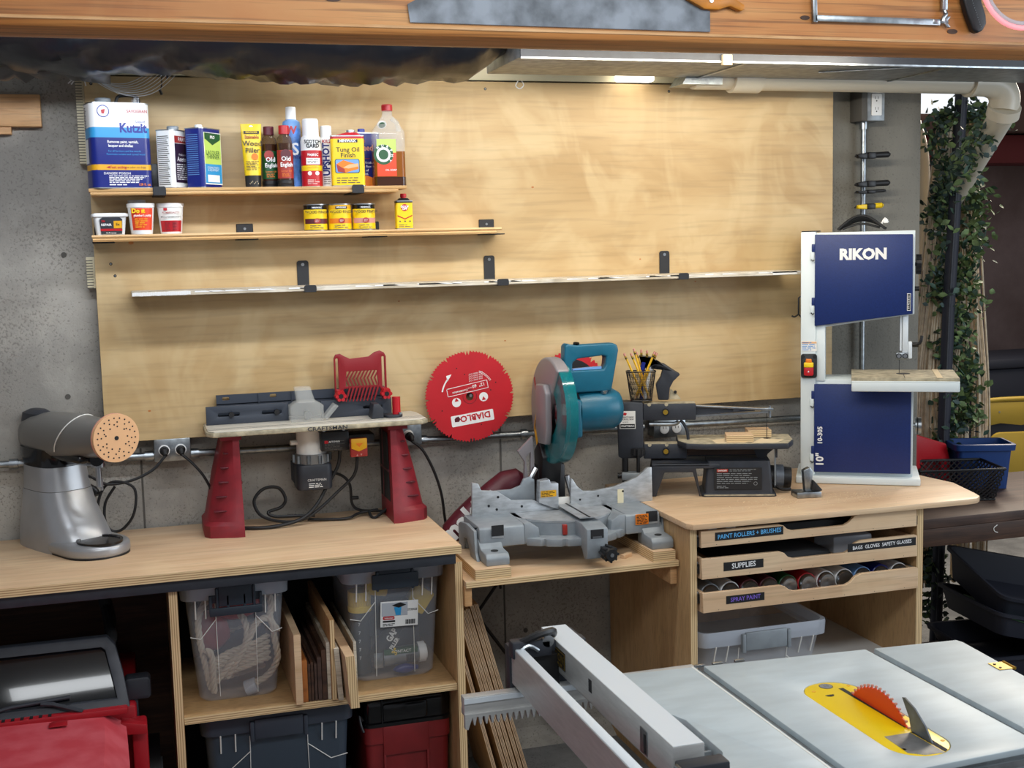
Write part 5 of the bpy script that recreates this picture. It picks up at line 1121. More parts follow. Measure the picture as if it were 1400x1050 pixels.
# black vacuum nozzle
t = thing('dust_nozzle', 'dusty black angled dust nozzle standing behind the pencil cup', 'nozzle', on_saw(-.23, .015, .301), -22)
mb = MB('charcoal'); mb.prism([(-.02, -.0), (-.028, .05), (-.012, .075), (-.005, .10), (-.04, .135), (-.075, .14), (-.068, .112), (-.030, .122), (.0, .118), (.028, .098), (.052, .083), (.030, .062), (.018, .04), (.014, 0)], -.02, .02, bev=.004)
mb.done('nozzle_body', t)
mb = MB('saw_dusty'); mb.prism([(.016, 0), (.02, .035), (.04, .018), (.055, 0)], .0, .004); mb.m('black').cyl((.036, -.004, .024), (.036, .004, .024), .005, n=10); mb.done('nozzle_tab', t)
def offcut(nm, lb, x, y, z, w, d, h, rz=0):
    mb = MB('birch_top'); mb.box(-w/2, w/2, -d/2, d/2, 0, h, .0006, 1); mb.m('ply_z').box(-w/2, w/2, -d/2-.0008, -d/2, .0005, h-.0005)
    tag(mb.done(nm, loc=on_saw(x, y, z), rz=-22+rz), lb, 'wood offcut', 'plywood offcuts on the saw table')
offcut('wood_offcut', 'small plywood offcut lying on the scroll saw table, nearer one', .005, -.045, .1726, .085, .07, .022)
offcut('wood_offcut', 'plywood offcut lying at the back of the scroll saw table', .075, .045, .1726, .075, .06, .024, 5)
# lamp-like grey clamp foot right of saw
t = thing('bench_stand', 'small grey metal stand beside the scroll saw motor', 'stand', on_saw(.215, -.095, 0), -10)
mb = MB('galv'); mb.box(-.045, .035, -.03, .03, 0, .018, .002); mb.done('foot', t)
mb = MB('galv'); mb.prism([(-.012, .018), (-.018, .085), (.004, .095), (.014, .08), (.010, .018)], -.012, .012, bev=.003); mb.m('black').prism([(.006, .02), (.012, .055), (.042, .022), (.04, .018)], -.018, .018, bev=.002); mb.done('upright', t)

# ================================================================ band saw
BO = (2.377, -.285, ZT)
t = thing('band_saw', 'white and navy blue benchtop band saw at the right end', 'band saw', BO, -32)
mb = MB('saw_white'); mb.box(-.205, .192, -.03, .22, 0, .024, .004); mb.done('base', t)
mb = MB('saw_white'); mb.box(-.191, -.142, -.005, .17, .024, .833, .003); mb.box(-.145, .168, .004, .17, .024, .345, .002); mb.prism([(-.145, .515), (.168, .560), (.168, .83), (-.145, .83)], .004, .17, bev=.002); mb.box(-.142, -.112, .0, .15, .34, .54, .003)
mb.m('black').box(-.189, -.13, .0, .12, .8335, .8365)
mb.done('frame', t)
mb = MB('navy'); mb.prism([(-.146, .524), (-.146, .824), (.160, .818), (.162, .562)], -.012, .004, bev=.002)
mb.m('white').text('RIKON', .048, (.006, -.0132, .756), bold=.05, sx=1.0)
mb.m('white').box(.144, .156, -.0125, -.012, .572, .628); mb.m('black').box(.1455, .1545, -.013, -.0125, .574, .626); mb.m('white').lines(.147, .153, .578, .622, 8, -.0135, .4, 3)
mb.done('upper_door', t)
mb = MB('navy'); mb.box(-.147, .161, -.012, .004, .036, .331, .002)
mb.m('white').text('10"', .034, (-.127, -.0128, .078), rot=90, bold=.03); mb.text('10-305', .0215, (-.127, -.0128, .160), rot=90, bold=.03)
mb.done('lower_door', t)
for z in (.755, .58, .27, .085):
    mb = MB('saw_white'); mb.box(-.161, -.148, -.010, .0, z-.014, z+.014, .002); mb.m('navy').box(-.156, -.146, -.011, .0, z+.012, z+.038, .001); mb.m('black').tube([(-.158, -.010, z-.012), (-.152, -.013, z-.018), (-.148, -.010, z-.014)], .0018, 5); mb.done('hinge', t)
mb = MB('black'); mb.prism(rrect(-.190, -.138, .352, .432, .008), -.014, -.004, bev=.002)
for x in (-.183, -.145):
    for z in (.36, .424): mb.cyl((x, -.013, z), (x, -.017, z), .006, n=10)
sw = mb.done('switch_box', t)
mb = MB('red'); mb.prism(rrect(-.180, -.149, .360, .394, .006), -.024, -.014, bev=.002); mb.m('yellow').prism(rrect(-.180, -.149, .388, .404, .003), -.026, -.014, bev=.002); mb.m('orange').prism([(-.175, .404), (-.154, .404), (-.156, .416), (-.173, .416)], -.022, -.014, bev=.001); mb.m('white').prism([(-.168, .372), (-.162, .372), (-.165, .378)], -.0245, -.024); mb.done('switch_button', sw)
mb = MB('paper'); mb.box(-.188, -.139, -.0058, -.005, .440, .474); mb.m('lightblue').lines(-.186, -.141, .442, .472, 5, -.0062, .5, 2); mb.m('peach').box(-.187, -.14, -.0062, -.0058, .466, .472); mb.done('sticker', t)
# table
mb = MB('saw_white'); mb.box(-.028, .300, -.135, -.125, .322, .352, .004, 2); mb.box(-.028, .300, -.134, -.126, .348, .356, .002)
mb.done('table_rail', t)
mb = MB('saw_dusty'); tt = [(-.028, -.125), (-.028, .13), (.300, .13), (.300, -.125)]; mb.prism(tt, .350, .366, plane='xy', bev=.002); mb.m('black_matte').box(.134, .136, -.125, .0, .3662, .3666); mb.cyl((.135, .0, .3663), (.135, 0, .3668), .022, n=20); mb.m('dust').box(.232, .250, -.126, .13, .3662, .3669)
mb.done('saw_table', t)
mb = MB('charcoal'); mb.box(.04, .20, -.08, .08, .333, .350, .003); mb.done('trunnion', t)
mb = MB('alu_white'); mb.box(.132, .150, .01, .035, .430, .575, .002); mb.box(.124, .130, .015, .03, .44, .575); mb.m('galv').box(.112, .150, .0, .03, .412, .435, .003)
for x in (.121, .141): mb.m('black').cyl((x, -.001, .424), (x, .002, .424), .0085, n=16); mb.m('steel').cyl((x, -.004, .424), (x, -.001, .424), .006, n=14)
mb.m('black').box(.1225, .124, .018, .02, .366, .575)
mb.m('alu_white').box(.15, .162, .0, .03, .415, .47, .003)
mb.done('blade_guide', t)
mb = MB('black'); mb.tube([(.158, .01, .46), (.185, .0, .465), (.192, .0, .49)], .005, 8, sm=3); mb.cyl((.16, .01, .46), (.182, .01, .46), .008, n=12); mb.done('guide_lever', t)
mb = MB('black'); mb.cyl((.168, .06, .72), (.175, .06, .72), .006, n=10); mb.cyl((.174, .06, .72), (.190, .06, .72), .030, n=24)
for k in range(10): mb.cyl((.174, .06+.029*math.cos(k*PI/5), .72+.029*math.sin(k*PI/5)), (.190, .06+.029*math.cos(k*PI/5), .72+.029*math.sin(k*PI/5)), .005, n=6)
mb.done('tension_knob', t)
mb = MB('black'); mb.cyl((.168, .06, .64), (.185, .06, .64), .008, n=12); mb.done('tracking_knob', t)
mb = MB('galv'); mb.cyl((.168, .04, .19), (.176, .04, .19), .008, n=12); mb.cyl((.176, .04, .19), (.195, .04, .19), .028, n=24); mb.m('black').cyl((.181, .04, .19), (.185, .04, .19), .029, n=24); mb.done('lower_knob', t)
mb = MB('black'); mb.tube([(-.191, .05, .55), (-.200, .05, .56), (-.200, .05, .615), (-.191, .05, .62)], .003, 6); mb.tube([(-.2, .05, .56), (-.212, .04, .552), (-.222, .04, .555)], .003, 6, sm=3); mb.done('hook', t)
mb = MB('rubber')
C0 = Vector((0, .06, .84))
for k in range(4):
    mb.tube([(-.075+.15*f+.002*k, .05+.012*k, .838+.045*math.sin(PI*min(1, max(0, f)))*(1-.12*k)) for f in [i/14 for i in range(15)]], .0038, 7)
mb.tube([(-.06, .06, .84), (.0, .07, .856), (.06, .07, .842)], .004, 7, sm=5); mb.m('white').tube([(.065, .05, .855), (.075, .05, .872), (.085, .05, .858)], .003, 6, sm=3); mb.box(.07, .085, .045, .055, .856, .868, .002)
tag(mb.done('coiled_cord', loc=BO, rz=-32), 'coiled black cord tied with white, resting on top of the band saw', 'cord')
mb = MB('rubber'); mb.tube([(2.12, .02, 1.0), (2.10, .02, .95), (2.095, .01, .90), (2.098, .0, .877)], .0045, 8, sm=4); tag(mb.done('power_cord'), 'short black cord beside the left foot of the band saw', 'cord')

# ================================================================ column fittings
t = thing('outlet_box', 'steel outlet box with a white duplex socket high on the concrete column', 'outlet', (2.60, .03, 2.135))
mb = MB('galv_dull'); mb.box(-.030, .04, -.045, .03, -.05, .055, .003); mb.m('slat_grey').box(-.052, -.03, -.045, .03, -.05, .055, .002); mb.done('box', t)
mb = MB('white'); mb.prism(rrect(-.014, .026, -.032, .042, .004), -.048, -.045, bev=.001)
for z in (-.012, .024):
    mb.m('black').box(-.001, .0005, -.0485, -.048, z, z+.009); mb.box(.010, .0115, -.0485, -.048, z, z+.009); mb.cyl((.005, -.048, z-.006), (.005, -.0485, z-.006), .0025, n=8)
mb.done('socket', t)
t = thing('conduit_pipe', 'vertical conduit on the concrete column between the outlet box and the band saw', 'conduit', (2.585, .03, 1.2))
mb = MB('galv'); mb.cyl((0, 0, -.25), (0, 0, .885), .0095, n=14); mb.cyl((0, 0, .86), (0, 0, .89), .014, n=12); mb.done('pipe', t)
def clampf(z, label, col, L_, s=1.0):
    t = thing('spring_clamp', label, 'clamp', (2.585, .012, z), 0, 'small clamps gripping the column conduit')
    mb = MB(col); a = 4
    mb.cyl((.012, -.018, .002), (L_, -.024, .004), .010*s, .011*s, n=12); mb.cyl((L_, -.024, .004), (L_+.008, -.024, .004), .011*s, .006*s, n=12); mb.done('handle', t)
    mb = MB('black' if col != 'yellow' else 'black'); mb.box(-.010, .022, -.030, -.002, -.010*s, .012*s, .004); mb.done('jaw', t)
    mb = MB(col); mb.prism([(-.045, -.008*s), (-.05, .004), (-.036, .008*s), (-.01, .010*s), (-.01, -.010*s)], -.026, -.006, bev=.003); mb.m('black').tube([(-.048, -.016, .004), (-.055, -.016, -.004)], .003*s, 6); mb.done('jaw_tip', t)
clampf(1.966, 'black bar clamp gripping the column conduit, uppermost of four', 'black', .07)
clampf(1.868, 'black bar clamp gripping the column conduit, second from the top', 'black', .07)
clampf(1.841, 'thin black clamp just above the yellow one on the conduit', 'black', .055, .55)
clampf(1.790, 'yellow and black spring clamp gripping the column conduit, lowest of four', 'yellow', .045, .9)
# ================================================================ things in the bays of the long bench
ZSH = .4415
def rope(mb, pts, r=.0095, sm=10):
    P = catmull(pts, sm); 
    # three strands twisting round the path
    up = None; L_ = 0; fr = []
    for i, p in enumerate(P):
        d = (P[min(i+1, len(P)-1)]-P[max(i-1, 0)]).normalized()
        if up is None: up = d.orthogonal().normalized()
        up = (up-d*up.dot(d)).normalized(); 
        if i: L_ += (P[i]-P[i-1]).length
        fr.append((p, up.copy(), d.cross(up), L_))
    for k in range(3):
        mb.tube([p+(u*math.cos(l*115+k*2.094)+b*math.sin(l*115+k*2.094))*r*.52 for p, u, b, l in fr], r*.56, 6)
t = clearbin('storage_bin', 'clear storage bin full of thick twisted rope in the left bay', (.325, -.245, ZSH), .215, .27, .30, .34, .345, 'bin_clear', 'bin_rim', 'latch')
mb = MB('latch'); mb.box(-.072, .072, -.195, -.186, .255, .278, .003); mb.box(-.072, .072, -.1865, -.18, .29, .312, .002)
for x in (-.072, -.025, .02, .064): mb.box(x, x+.008, -.192, -.183, .26, .312, .002)
mb.done('handle', t)
mb = MB('rope')
BX = lambda pts: [(.325+x, -.245+y, ZSH+z) for x, y, z in pts]
rope(mb, BX([(-.055, -.10, .30), (-.095, -.12, .25), (-.10, -.13, .19), (-.09, -.13, .12), (-.075, -.12, .03)]))
rope(mb, BX([(-.085, -.145, .15), (-.07, -.145, .13), (-.068, -.135, .06), (-.066, -.13, .02)]))
rope(mb, BX([(.015, -.12, .235), (.03, -.135, .20), (.022, -.14, .15), (-.02, -.14, .10), (-.06, -.13, .05)]))
rope(mb, BX([(-.03, -.13, .06), (.0, -.145, .11), (.035, -.145, .17), (.06, -.145, .215), (.095, -.14, .215), (.105, -.14, .16), (.11, -.14, .10), (.08, -.13, .05), (.03, -.13, .03)]))
rope(mb, BX([(.09, -.14, .31), (.10, -.14, .26), (.095, -.14, .22), (.115, -.14, .18)]))
for k in range(5): rope(mb, BX([(-.075, -.10-.008*k, .055+.012*k), (-.02, -.13, .075+.014*k), (.04, -.145, .095+.014*k), (.09, -.12, .10+.016*k)]), .0085)
for k in range(4): rope(mb, BX([(-.08, -.06+.05*k, .03+.02*k), (.0, -.08+.05*k, .05+.05*k), (.08, -.06+.04*k, .06+.05*k)]), .0095, 6)
rope(mb, BX([(-.07, .0, .31), (.0, .02, .325), (.08, -.02, .30)]), .0095, 6)
mb.m('bin_rim').cyl(BX([(.02, -.13, .02)])[0], BX([(.05, -.135, .03)])[0], .022, n=10)
tag(mb.done('rope_coil'), 'thick twisted off-white rope piled inside the clear bin', 'rope')
def lump(nm, lb, cat, loc, rad, m_, seed):
    rd = random.Random(seed); mb = MB(m_); rings = []
    for i in range(1, 8):
        ph = PI*i/8; ring = []
        for j in range(14):
            a = 2*PI*j/14; k = 1+rd.uniform(-.14, .14); ring.append((rad[0]*math.sin(ph)*math.cos(a)*k, rad[1]*math.sin(ph)*math.sin(a)*k, rad[2]*(1-math.cos(ph))))
        rings.append(ring)
    mb.loft(rings); return tag(mb.done(nm, loc=loc, sharp=80), lb, cat)
lump('red_cloth', 'crumpled red and dark cloth behind the rope in the clear bin', 'cloth', (.27, -.24, ZSH+.10), (.05, .05, .06), 'red', 1)
lump('red_strap', 'red strap bundle near the top of the rope bin', 'strap', (.335, -.26, ZSH+.19), (.07, .04, .045), 'diablo_red', 2)
lump('dark_cloth', 'dark grey cloth filling the back of the rope bin', 'cloth', (.325, -.17, ZSH+.05), (.10, .06, .12), 'charcoal', 3)
# offcuts standing between the bins
def stand(x0, x1, yf, top, bot, m_, nm, lb, edge=None, lean=0, dy=.30):
    mb = MB(m_); o = (x0+x1)/2
    mb.prism([(x0-o, 0), (x1-o, 0), (x1-o+lean, top-bot), (x0-o+lean, top-bot)], 0, dy)
    if edge: mb.m(edge).prism([(x0-o+.0004, .0005), (x1-o-.0004, .0005), (x1-o+lean-.0004, top-bot-.0005), (x0-o+lean+.0004, top-bot-.0005)], -.001, .0)
    tag(mb.done(nm, loc=(o, yf, bot)), lb, 'wood offcut', 'offcuts standing between the two bins')
stand(.4700, .4890, -.505, .640, ZSH+.001, 'birch_top', 'pine_board', 'tall pale pine offcut, leftmost between the bins', dy=.42)
stand(.4910, .5050, -.490, .560, ZSH+.001, 'cherry', 'cherry_board', 'orange streaked cherry offcut beside the tall pine one', dy=.4)
for k, (x, tp) in enumerate(((.5065, .548), (.5150, .552), (.5245, .548))): stand(x, x+.0070, -.488, tp, ZSH+.001, 'walnut' if k < 2 else 'dark_table_wood', 'walnut_board', ('thin dark walnut offcut right of the cherry one', 'thin dark walnut offcut, middle of the dark three', 'brownish thin walnut offcut, last of the dark three')[k], dy=.4)
stand(.5335, .5440, -.490, .565, ZSH+.001, 'dark_table_wood', 'walnut_board', 'medium brown walnut offcut left of the near-black one', dy=.4)
stand(.5455, .5580, -.492, .585, ZSH+.001, 'walnut', 'walnut_board', 'thick near-black walnut offcut left of the pale pair', dy=.42)
stand(.5595, .5690, -.492, .605, ZSH+.001, 'old_shelf', 'pine_board', 'greyish pale offcut left of the tallest one', dy=.42)
stand(.5700, .5830, -.500, .670, ZSH+.001, 'fir_end', 'plywood_strip', 'tallest offcut, tan plywood, standing mid-row', 'ply_x', dy=.44)
stand(.5860, .6000, -.510, .590, ZSH+.001, 'old_shelf', 'pine_board', 'whitish offcut with rough end leaning a little left', lean=-.008, dy=.4)
stand(.6070, .6320, -.585, .590, ZSH+.001, 'birch_top', 'plywood_strip', 'plywood offcut sticking out past the shelf edge', 'ply_x', lean=-.010, dy=.5)
stand(.6340, .6420, -.50, .60, ZSH+.001, 'old_shelf', 'pine_board', 'grey-brown thin offcut, rightmost against the second bin', dy=.42)
# bin 2
t = clearbin('storage_bin', 'clear storage bin of caulk tubes and sponges in the right bay', (.772, -.24, ZSH), .235, .275, .30, .34, .345, 'bin_clear', 'bin_rim', 'latch')
mb = MB('latch'); mb.box(-.068, .068, -.196, -.186, .28, .325, .004); mb.done('handle', t)
mb = MB('white'); mb.at((.012, -.1735, .20), (3.5, 2, 0)); mb.box(-.055, .055, -.001, 0, -.038, .038, .0003, 1); mb.m('bin_rim').box(-.052, .024, -.0014, -.001, -.006, .034); mb.m('black').prism([(-.022, .026), (.002, .034), (.02, .026), (-.002, .018)], -.0022, -.0014); mb.m('sky').prism([(-.016, .020), (.006, .020), (.004, -.004), (-.01, -.004)], -.002, -.0014); mb.m('red').prism(rrect(-.048, -.014, -.016, -.006, .004), -.002, -.001); mb.m('white').text('Rubbermaid', .006, (-.031, -.0026, -.011), bold=.02, sx=.85); mb.m('black').box(-.048, -.012, -.0016, -.001, -.024, -.019); mb.text('STORAGE', .009, (.038, -.0016, .010), bold=.02, sx=.7)
for k in range(12): mb.box(.018+k*.0024, .0190+k*.0024+.0006*(k % 3), -.0016, -.001, -.033, -.019)
mb.lines(-.048, -.01, -.036, -.027, 2, -.0016, .5, 3); mb.done('label', t)
B2 = lambda x, y, z: (.772+x, -.24+y, ZSH+z)
t = thing('spray_foam_can', 'black can with a yellow cap standing at the left of the supplies bin', 'can', B2(-.088, -.09, .012))
mb = MB('black'); mb.cyl((0, 0, 0), (.0, 0, .185), .028, n=24); 
for k in range(5): mb.m('paper').text('7', .014, (-.008, -.0285, .05+k*.025)) 
mb.done('can_body', t)
mb = MB('yellow'); mb.lathe([(0, .185), (.034, .185), (.035, .20), (.033, .202), (.034, .225), (.033, .245), (0, .245)], n=28)
for k in range(7): mb.box(-.022+k*.007, -.020+k*.007, -.0345, -.03, .205, .24, .001, 1)
mb.done('cap', t)
t = thing('caulk_tube', 'black gap filler tube lying diagonally behind the white label', 'tube', (0, 0, 0))
mb = MB('black'); a, b = Vector(B2(-.055, -.115, .05)), Vector(B2(.06, -.10, .215)); mb.cyl(a, b, .025, n=24); d = (b-a).normalized(); mb.cyl(b, b+d*.035, .008, .004, n=12)
cx, cy, cz = (a+b)/2; ang = math.degrees(math.atan2(b.z-a.z, b.x-a.x))
mb.m('paper').text('GAP', .026, (cx-.008, cy-.036, cz-.004), rot=ang, bold=.04, sx=.8); mb.text('FILLER', .017, (cx+.010-.012, cy-.037, cz-.030), rot=ang, bold=.04, sx=.8); mb.m('yellow').text('3"', .022, (cx-.0, cy-.038, cz-.054), rot=ang, bold=.03); mb.m('galv').box(a.x-.006, a.x+.02, a.y-.031, a.y-.028, a.z-.015, a.z+.03, .004)
mb.done('tube_body', t)
for i, (x, z, rz, lb) in enumerate(((.088, .215, 35, 'yellow sponge block at the right of the white label'), (-.035, .275, 10, 'yellow sponge behind the grey handle of the supplies bin'))):
    mb = MB('yellow'); mb.at((0, 0, 0), (0, rz, 0)); mb.box(-.032, .032, -.02, .02, -.036, .036, .006); tag(mb.done('sponge', loc=B2(x, -.09, z)), lb, 'sponge', 'yellow sponges in the bin')
t = thing('caulk_tube', 'grey and dark green caulk tube with white end lying low in the bin', 'tube', (0, 0, 0))
mb = MB('galv_dull'); mb.cyl(B2(-.03, -.115, .055), B2(.075, -.115, .06), .026, n=22); mb.m('green').box(*[v for p in zip(B2(-.03, -.143, .07), B2(.07, -.125, .085)) for v in p]); mb.m('black')
for k in range(9): mb.box(.772+.035+k*.003, .772+.0365+k*.003, -.24-.1425, -.24-.14, ZSH+.045, ZSH+.065)
mb.m('paper').text('CONTACT', .012, B2(.02, -.1445, .078), bold=.02)
mb.done('tube_body', t)
mb = MB('white'); mb.cyl(B2(.075, -.115, .06), B2(.095, -.115, .061), .030, n=24); mb.cyl(B2(.08, -.115, .06), B2(.1, -.115, .061), .022, n=24); mb.done('cap', t)
mb = MB('can_blue'); mb.loft([selli(0, 0, .001, .001, -.035, 12)]+[selli(0, 0, .012*math.sin(PI*k/8)+.002, .012, -.035+.009*k, 12) for k in range(1, 8)]+[selli(0, 0, .006, .006, .04, 12)])
o = mb.done('nozzle_cap', loc=B2(.03, -.135, .022)); o.rotation_euler = (0, PI/2, 0); tag(o, 'blue pointed plastic nozzle at the bottom of the supplies bin', 'nozzle')
mb = MB('slate'); mb.box(-.04, .04, -.06, .06, 0, .16, .01); tag(mb.done('dark_box', loc=B2(.06, .02, .02)), 'dark box at the back of the supplies bin', 'box')
# slate tote below
t = clearbin('storage_tote', 'large slate blue storage tote on the floor below the rope bin', (.425, -.245, 0), .36, .40, .34, .38, .405, 'bin_slate', 'slate', 'slate')
mb = MB('paper'); mb.loft([[(x, y, z) for x, y in rrect(-w_, w_, -.05, .05, .02)] for w_, z in ((.06, .25), (.05, .31), (.02, .33))]); tag(mb.done('white_bag', loc=(.42, -.27, 0)), 'crumpled white bag showing through the front of the slate tote', 'bag')
# black and red tool box
t = thing('tool_box', 'red tool box with a rounded black lid in the lower right bay', 'tool box', (.798, -.235, 0))
mb = MB('toolbox_red'); R_ = lambda k, z, dx=0: [(x*k, y*k, z) for x, y in rrect(-.125, .125, -.18, .18, .02)]
mb.loft([R_(.94, 0), R_(.985, .25), R_(.985, .26), R_(1.02, .262), R_(1.02, .312)]); 
mb.box(-.075, .06, -.186, -.178, .225, .312, .003); mb.box(-.075, -.068, -.186, -.17, .0, .23, .002); mb.box(.053, .06, -.186, -.17, .0, .23, .002)
mb.done('box_body', t)
mb = MB('black_gloss'); mb.loft([R_(1.03, .312), R_(1.03, .322), R_(1.0, .325), R_(1.0, .372), R_(.975, .392), R_(.90, .405), R_(.80, .408)]); mb.box(-.075, .06, -.190, -.17, .326, .38, .012); mb.box(-.078, -.074, -.188, .18, .32, .409, .001); mb.done('lid', t)
mb = MB('black'); mb.tube([(-.128, -.165, .33), (-.138, -.16, .345), (-.136, -.17, .32), (-.13, -.175, .30)], .004, 6, sm=3); mb.done('latch', t)
# ================================================================ plywood sheets leaning on the bench end
defs = [(1.165, .975, -.335, .560, 'short plywood sheet, nearest the camera, leaning against the bench end'), (1.205, 1.000, -.30, .590, 'plywood sheet behind the shortest one'), (1.222, 1.014, -.295, .592, 'plywood sheet, third in the leaning stack'), (1.239, 1.028, -.29, .594, 'plywood sheet, fourth in the leaning stack'), (1.259, 1.045, -.275, .60, 'plywood sheet, fifth in the leaning stack'), (1.276, 1.060, -.27, .60, 'plywood sheet, rightmost of the leaning stack')]
for xb, xt, yf, zt, lb in defs:
    th = .0125; mb = MB('birch_panel'); xb -= .07; xt -= .015; mb.prism([(0, .001), (th, .001), (xt-xb+th, zt), (xt-xb, zt)], 0, -.03-yf); mb.m('birch_top').prism([(.0006, .001), (th-.0006, .001), (xt-xb+th-.0006, zt-.0005), (xt-xb+.0006, zt-.0005)], -.001, 0)
    mb.m('walnut').prism([(.004, .001), (.0055, .001), (xt-xb+.0055, zt-.0005), (xt-xb+.004, zt-.0005)], -.0014, -.001); mb.prism([(.008, .001), (.009, .001), (xt-xb+.009, zt-.0005), (xt-xb+.008, zt-.0005)], -.0014, -.001)
    tag(mb.done('plywood_sheet', loc=(xb, yf, 0)), lb, 'plywood sheet', 'plywood sheets leaning beside the bench')
t = thing('folding_stand', 'black crossed metal rods of a folded stand against the concrete wall', 'stand', (1.15, -.0, 0))
for p in (((.09, .02, .62), (-.05, .02, .44)), ((-.08, .0, .56), (.30, .0, .003)), ((-.05, .02, .44), (-.17, .02, .003))):
    mb = MB('black'); mb.tube(p, .0055, 8); mb.done('rod', t)

# ================================================================ ride-on car under the bench
t = thing('ride_on_car', 'dusty red ride-on toy car with black windshield parked under the bench', 'ride-on car', (-.35, -.45, 0))
X0 = .33
mb = MB('car_red')
def hs(y, z, w_, drop, n=15):
    pts = []
    for i in range(n):
        u = -1+2*i/(n-1); pts.append((w_*u, y, z-.012*u*u-drop*max(0, abs(u)-.86)/.14))
    pts += [(w_*1.0, y, z-.20), (-w_*1.0, y, z-.20)]
    return pts
mb.loft([hs(-.115, .520, .372, .03), hs(-.16, .520, .375, .045), hs(-.30, .516, .380, .06), hs(-.6, .505, .38, .07), hs(-.85, .49, .37, .08), hs(-.9, .46, .36, .08)])
mb.m('car_red_clean')
mb.prism([(.16, .502), (.22, .512), (.29, .508), (.32, .48), (.25, .46), (.17, .47)], -.455, -.452) if False else None
mb.done('hood', t)
mb = MB('car_red_clean'); mb.box(-.38, .38, -.148, -.105, .512, .530, .004)
for k in range(7): mb.m('grille_dark').box(.055+k*.022, .063+k*.022, -.147, -.130, .5305, .5312)
mb.m('car_red_clean').box(-.38, -.0, -.16, -.10, .508, .526, .003); mb.prism([(.19, .520), (.235, .520), (.225, .5235), (.20, .5235)], -.20, -.165, bev=.001)
mb.done('cowl', t)
mb = MB('car_red_clean'); mb.box(-.40, .40, -.05, .42, .14, .50, .01); mb.box(.385, .425, -.10, -.05, .10, .47, .008); mb.box(-.425, -.385, -.10, -.05, .10, .47, .008); mb.prism([(.36, .485), (.425, .47), (.425, .445), (.36, .45)], -.13, -.09, bev=.002); mb.done('body', t)
for s in (-1, 1):
    mb = MB('car_red'); mb.loft([[(s*.36, y, z) for y, z in ((-.85, .2), (-.82, .32), (-.7, .37), (-.3, .37), (-.22, .33), (-.2, .2))], [(s*.455, y, z) for y, z in ((-.85, .2), (-.82, .31), (-.7, .355), (-.3, .355), (-.22, .32), (-.2, .2))]]); mb.done('fender', t)

tl = lambda z: -.115+(z-.53)*.66     # windshield plane leans back
def ws(poly, d0, d1, m_, nm, holes=()):
    mb = MB(m_); mb.prism(poly, d0, d1, holes=holes, bev=.002)
    for v in mb.bm.verts: v.co.y += tl(v.co.z)
    return mb.done(nm, t)
fo = [(-.385, .525), (.385, .525), (.372, .60), (.355, .665), (.335, .685), (-.335, .685), (-.355, .665), (-.372, .60)]
fi = [(-.355, .545), (.355, .545), (.343, .60), (.330, .655), (.32, .662), (-.32, .662), (-.33, .655), (-.343, .60)]
ws(fo, -.012, .012, 'charcoal', 'windshield_frame', [fi]); ws(fi, -.002, .001, 'tint_glass', 'windshield')
mb = MB('charcoal'); mb.tube([(.27, -.14, .531), (.20, -.125, .553), (.17, -.12, .556)], .006, 8); mb.tube([(.24, -.118, .565), (.10, -.118, .556), (.04, -.122, .546)], .005, 8); mb.done('wiper', t)
mb = MB('steel'); mb.cyl((-.0, -.17, .515), (-.0, -.17, .527), .012, n=14); mb.done('bolt', t)
mb = MB('charcoal'); mb.prism(rrect(.372, .440, .500, .562, .012), -.02, .03, bev=.008); mb.box(.385, .405, -.01, .02, .45, .505, .004); mb.box(.36, .40, -.01, .02, .44, .462, .004); mb.done('mirror', t)
mb = MB('black_matte'); mb.tube([(-.36, .26, .45), (-.36, .26, .68), (-.30, .26, .745), (.25, .26, .745), (.33, .26, .69), (.335, .26, .45)], .018, 10, sm=6); mb.tube([(.33, .26, .69), (.345, .10, .65), (.34, -.01, .66)], .014, 8, sm=3); mb.done('roll_bar', t)
for x in (-.22, .12):
    mb = MB('night'); mb.box(x-.11, x+.13, .15, .20, .42, .625, .025, 3); mb.box(x-.11, x+.13, .0, .18, .42, .47, .02, 3); mb.done('seat', t)
for sx in (-1, 1):
    for y in (-.55, .28):
        mb = MB('black'); mb.cyl((sx*.36, y, .14), (sx*.455, y, .14), .139, n=32); mb.m('cast_grey').cyl((sx*.455, y, .14), (sx*.46, y, .14), .07, n=20); mb.done('wheel', t)
# ================================================================ table saw in front
FZ = .008
t = thing('table_saw', 'portable table saw with pale metal top, yellow throat plate and orange blade', 'table saw', (0, 0, 0))
ZW = .83
tabl = [(.985, -1.602), (1.155, -1.615), (1.738, -1.658), (1.742, -1.675), (1.700, -2.13), (1.695, -2.165), (.90, -2.205), (.90, -2.10), (.945, -2.082), (.998, -2.040), (1.010, -2.015), (1.012, -1.865), (1.0, -1.835), (.975, -1.82)]
mb = MB('saw_table')
def slotx(x0, w_): 
    return [(x0, -1.58), (x0+w_, -1.58), (x0+w_, -2.22), (x0, -2.22)]
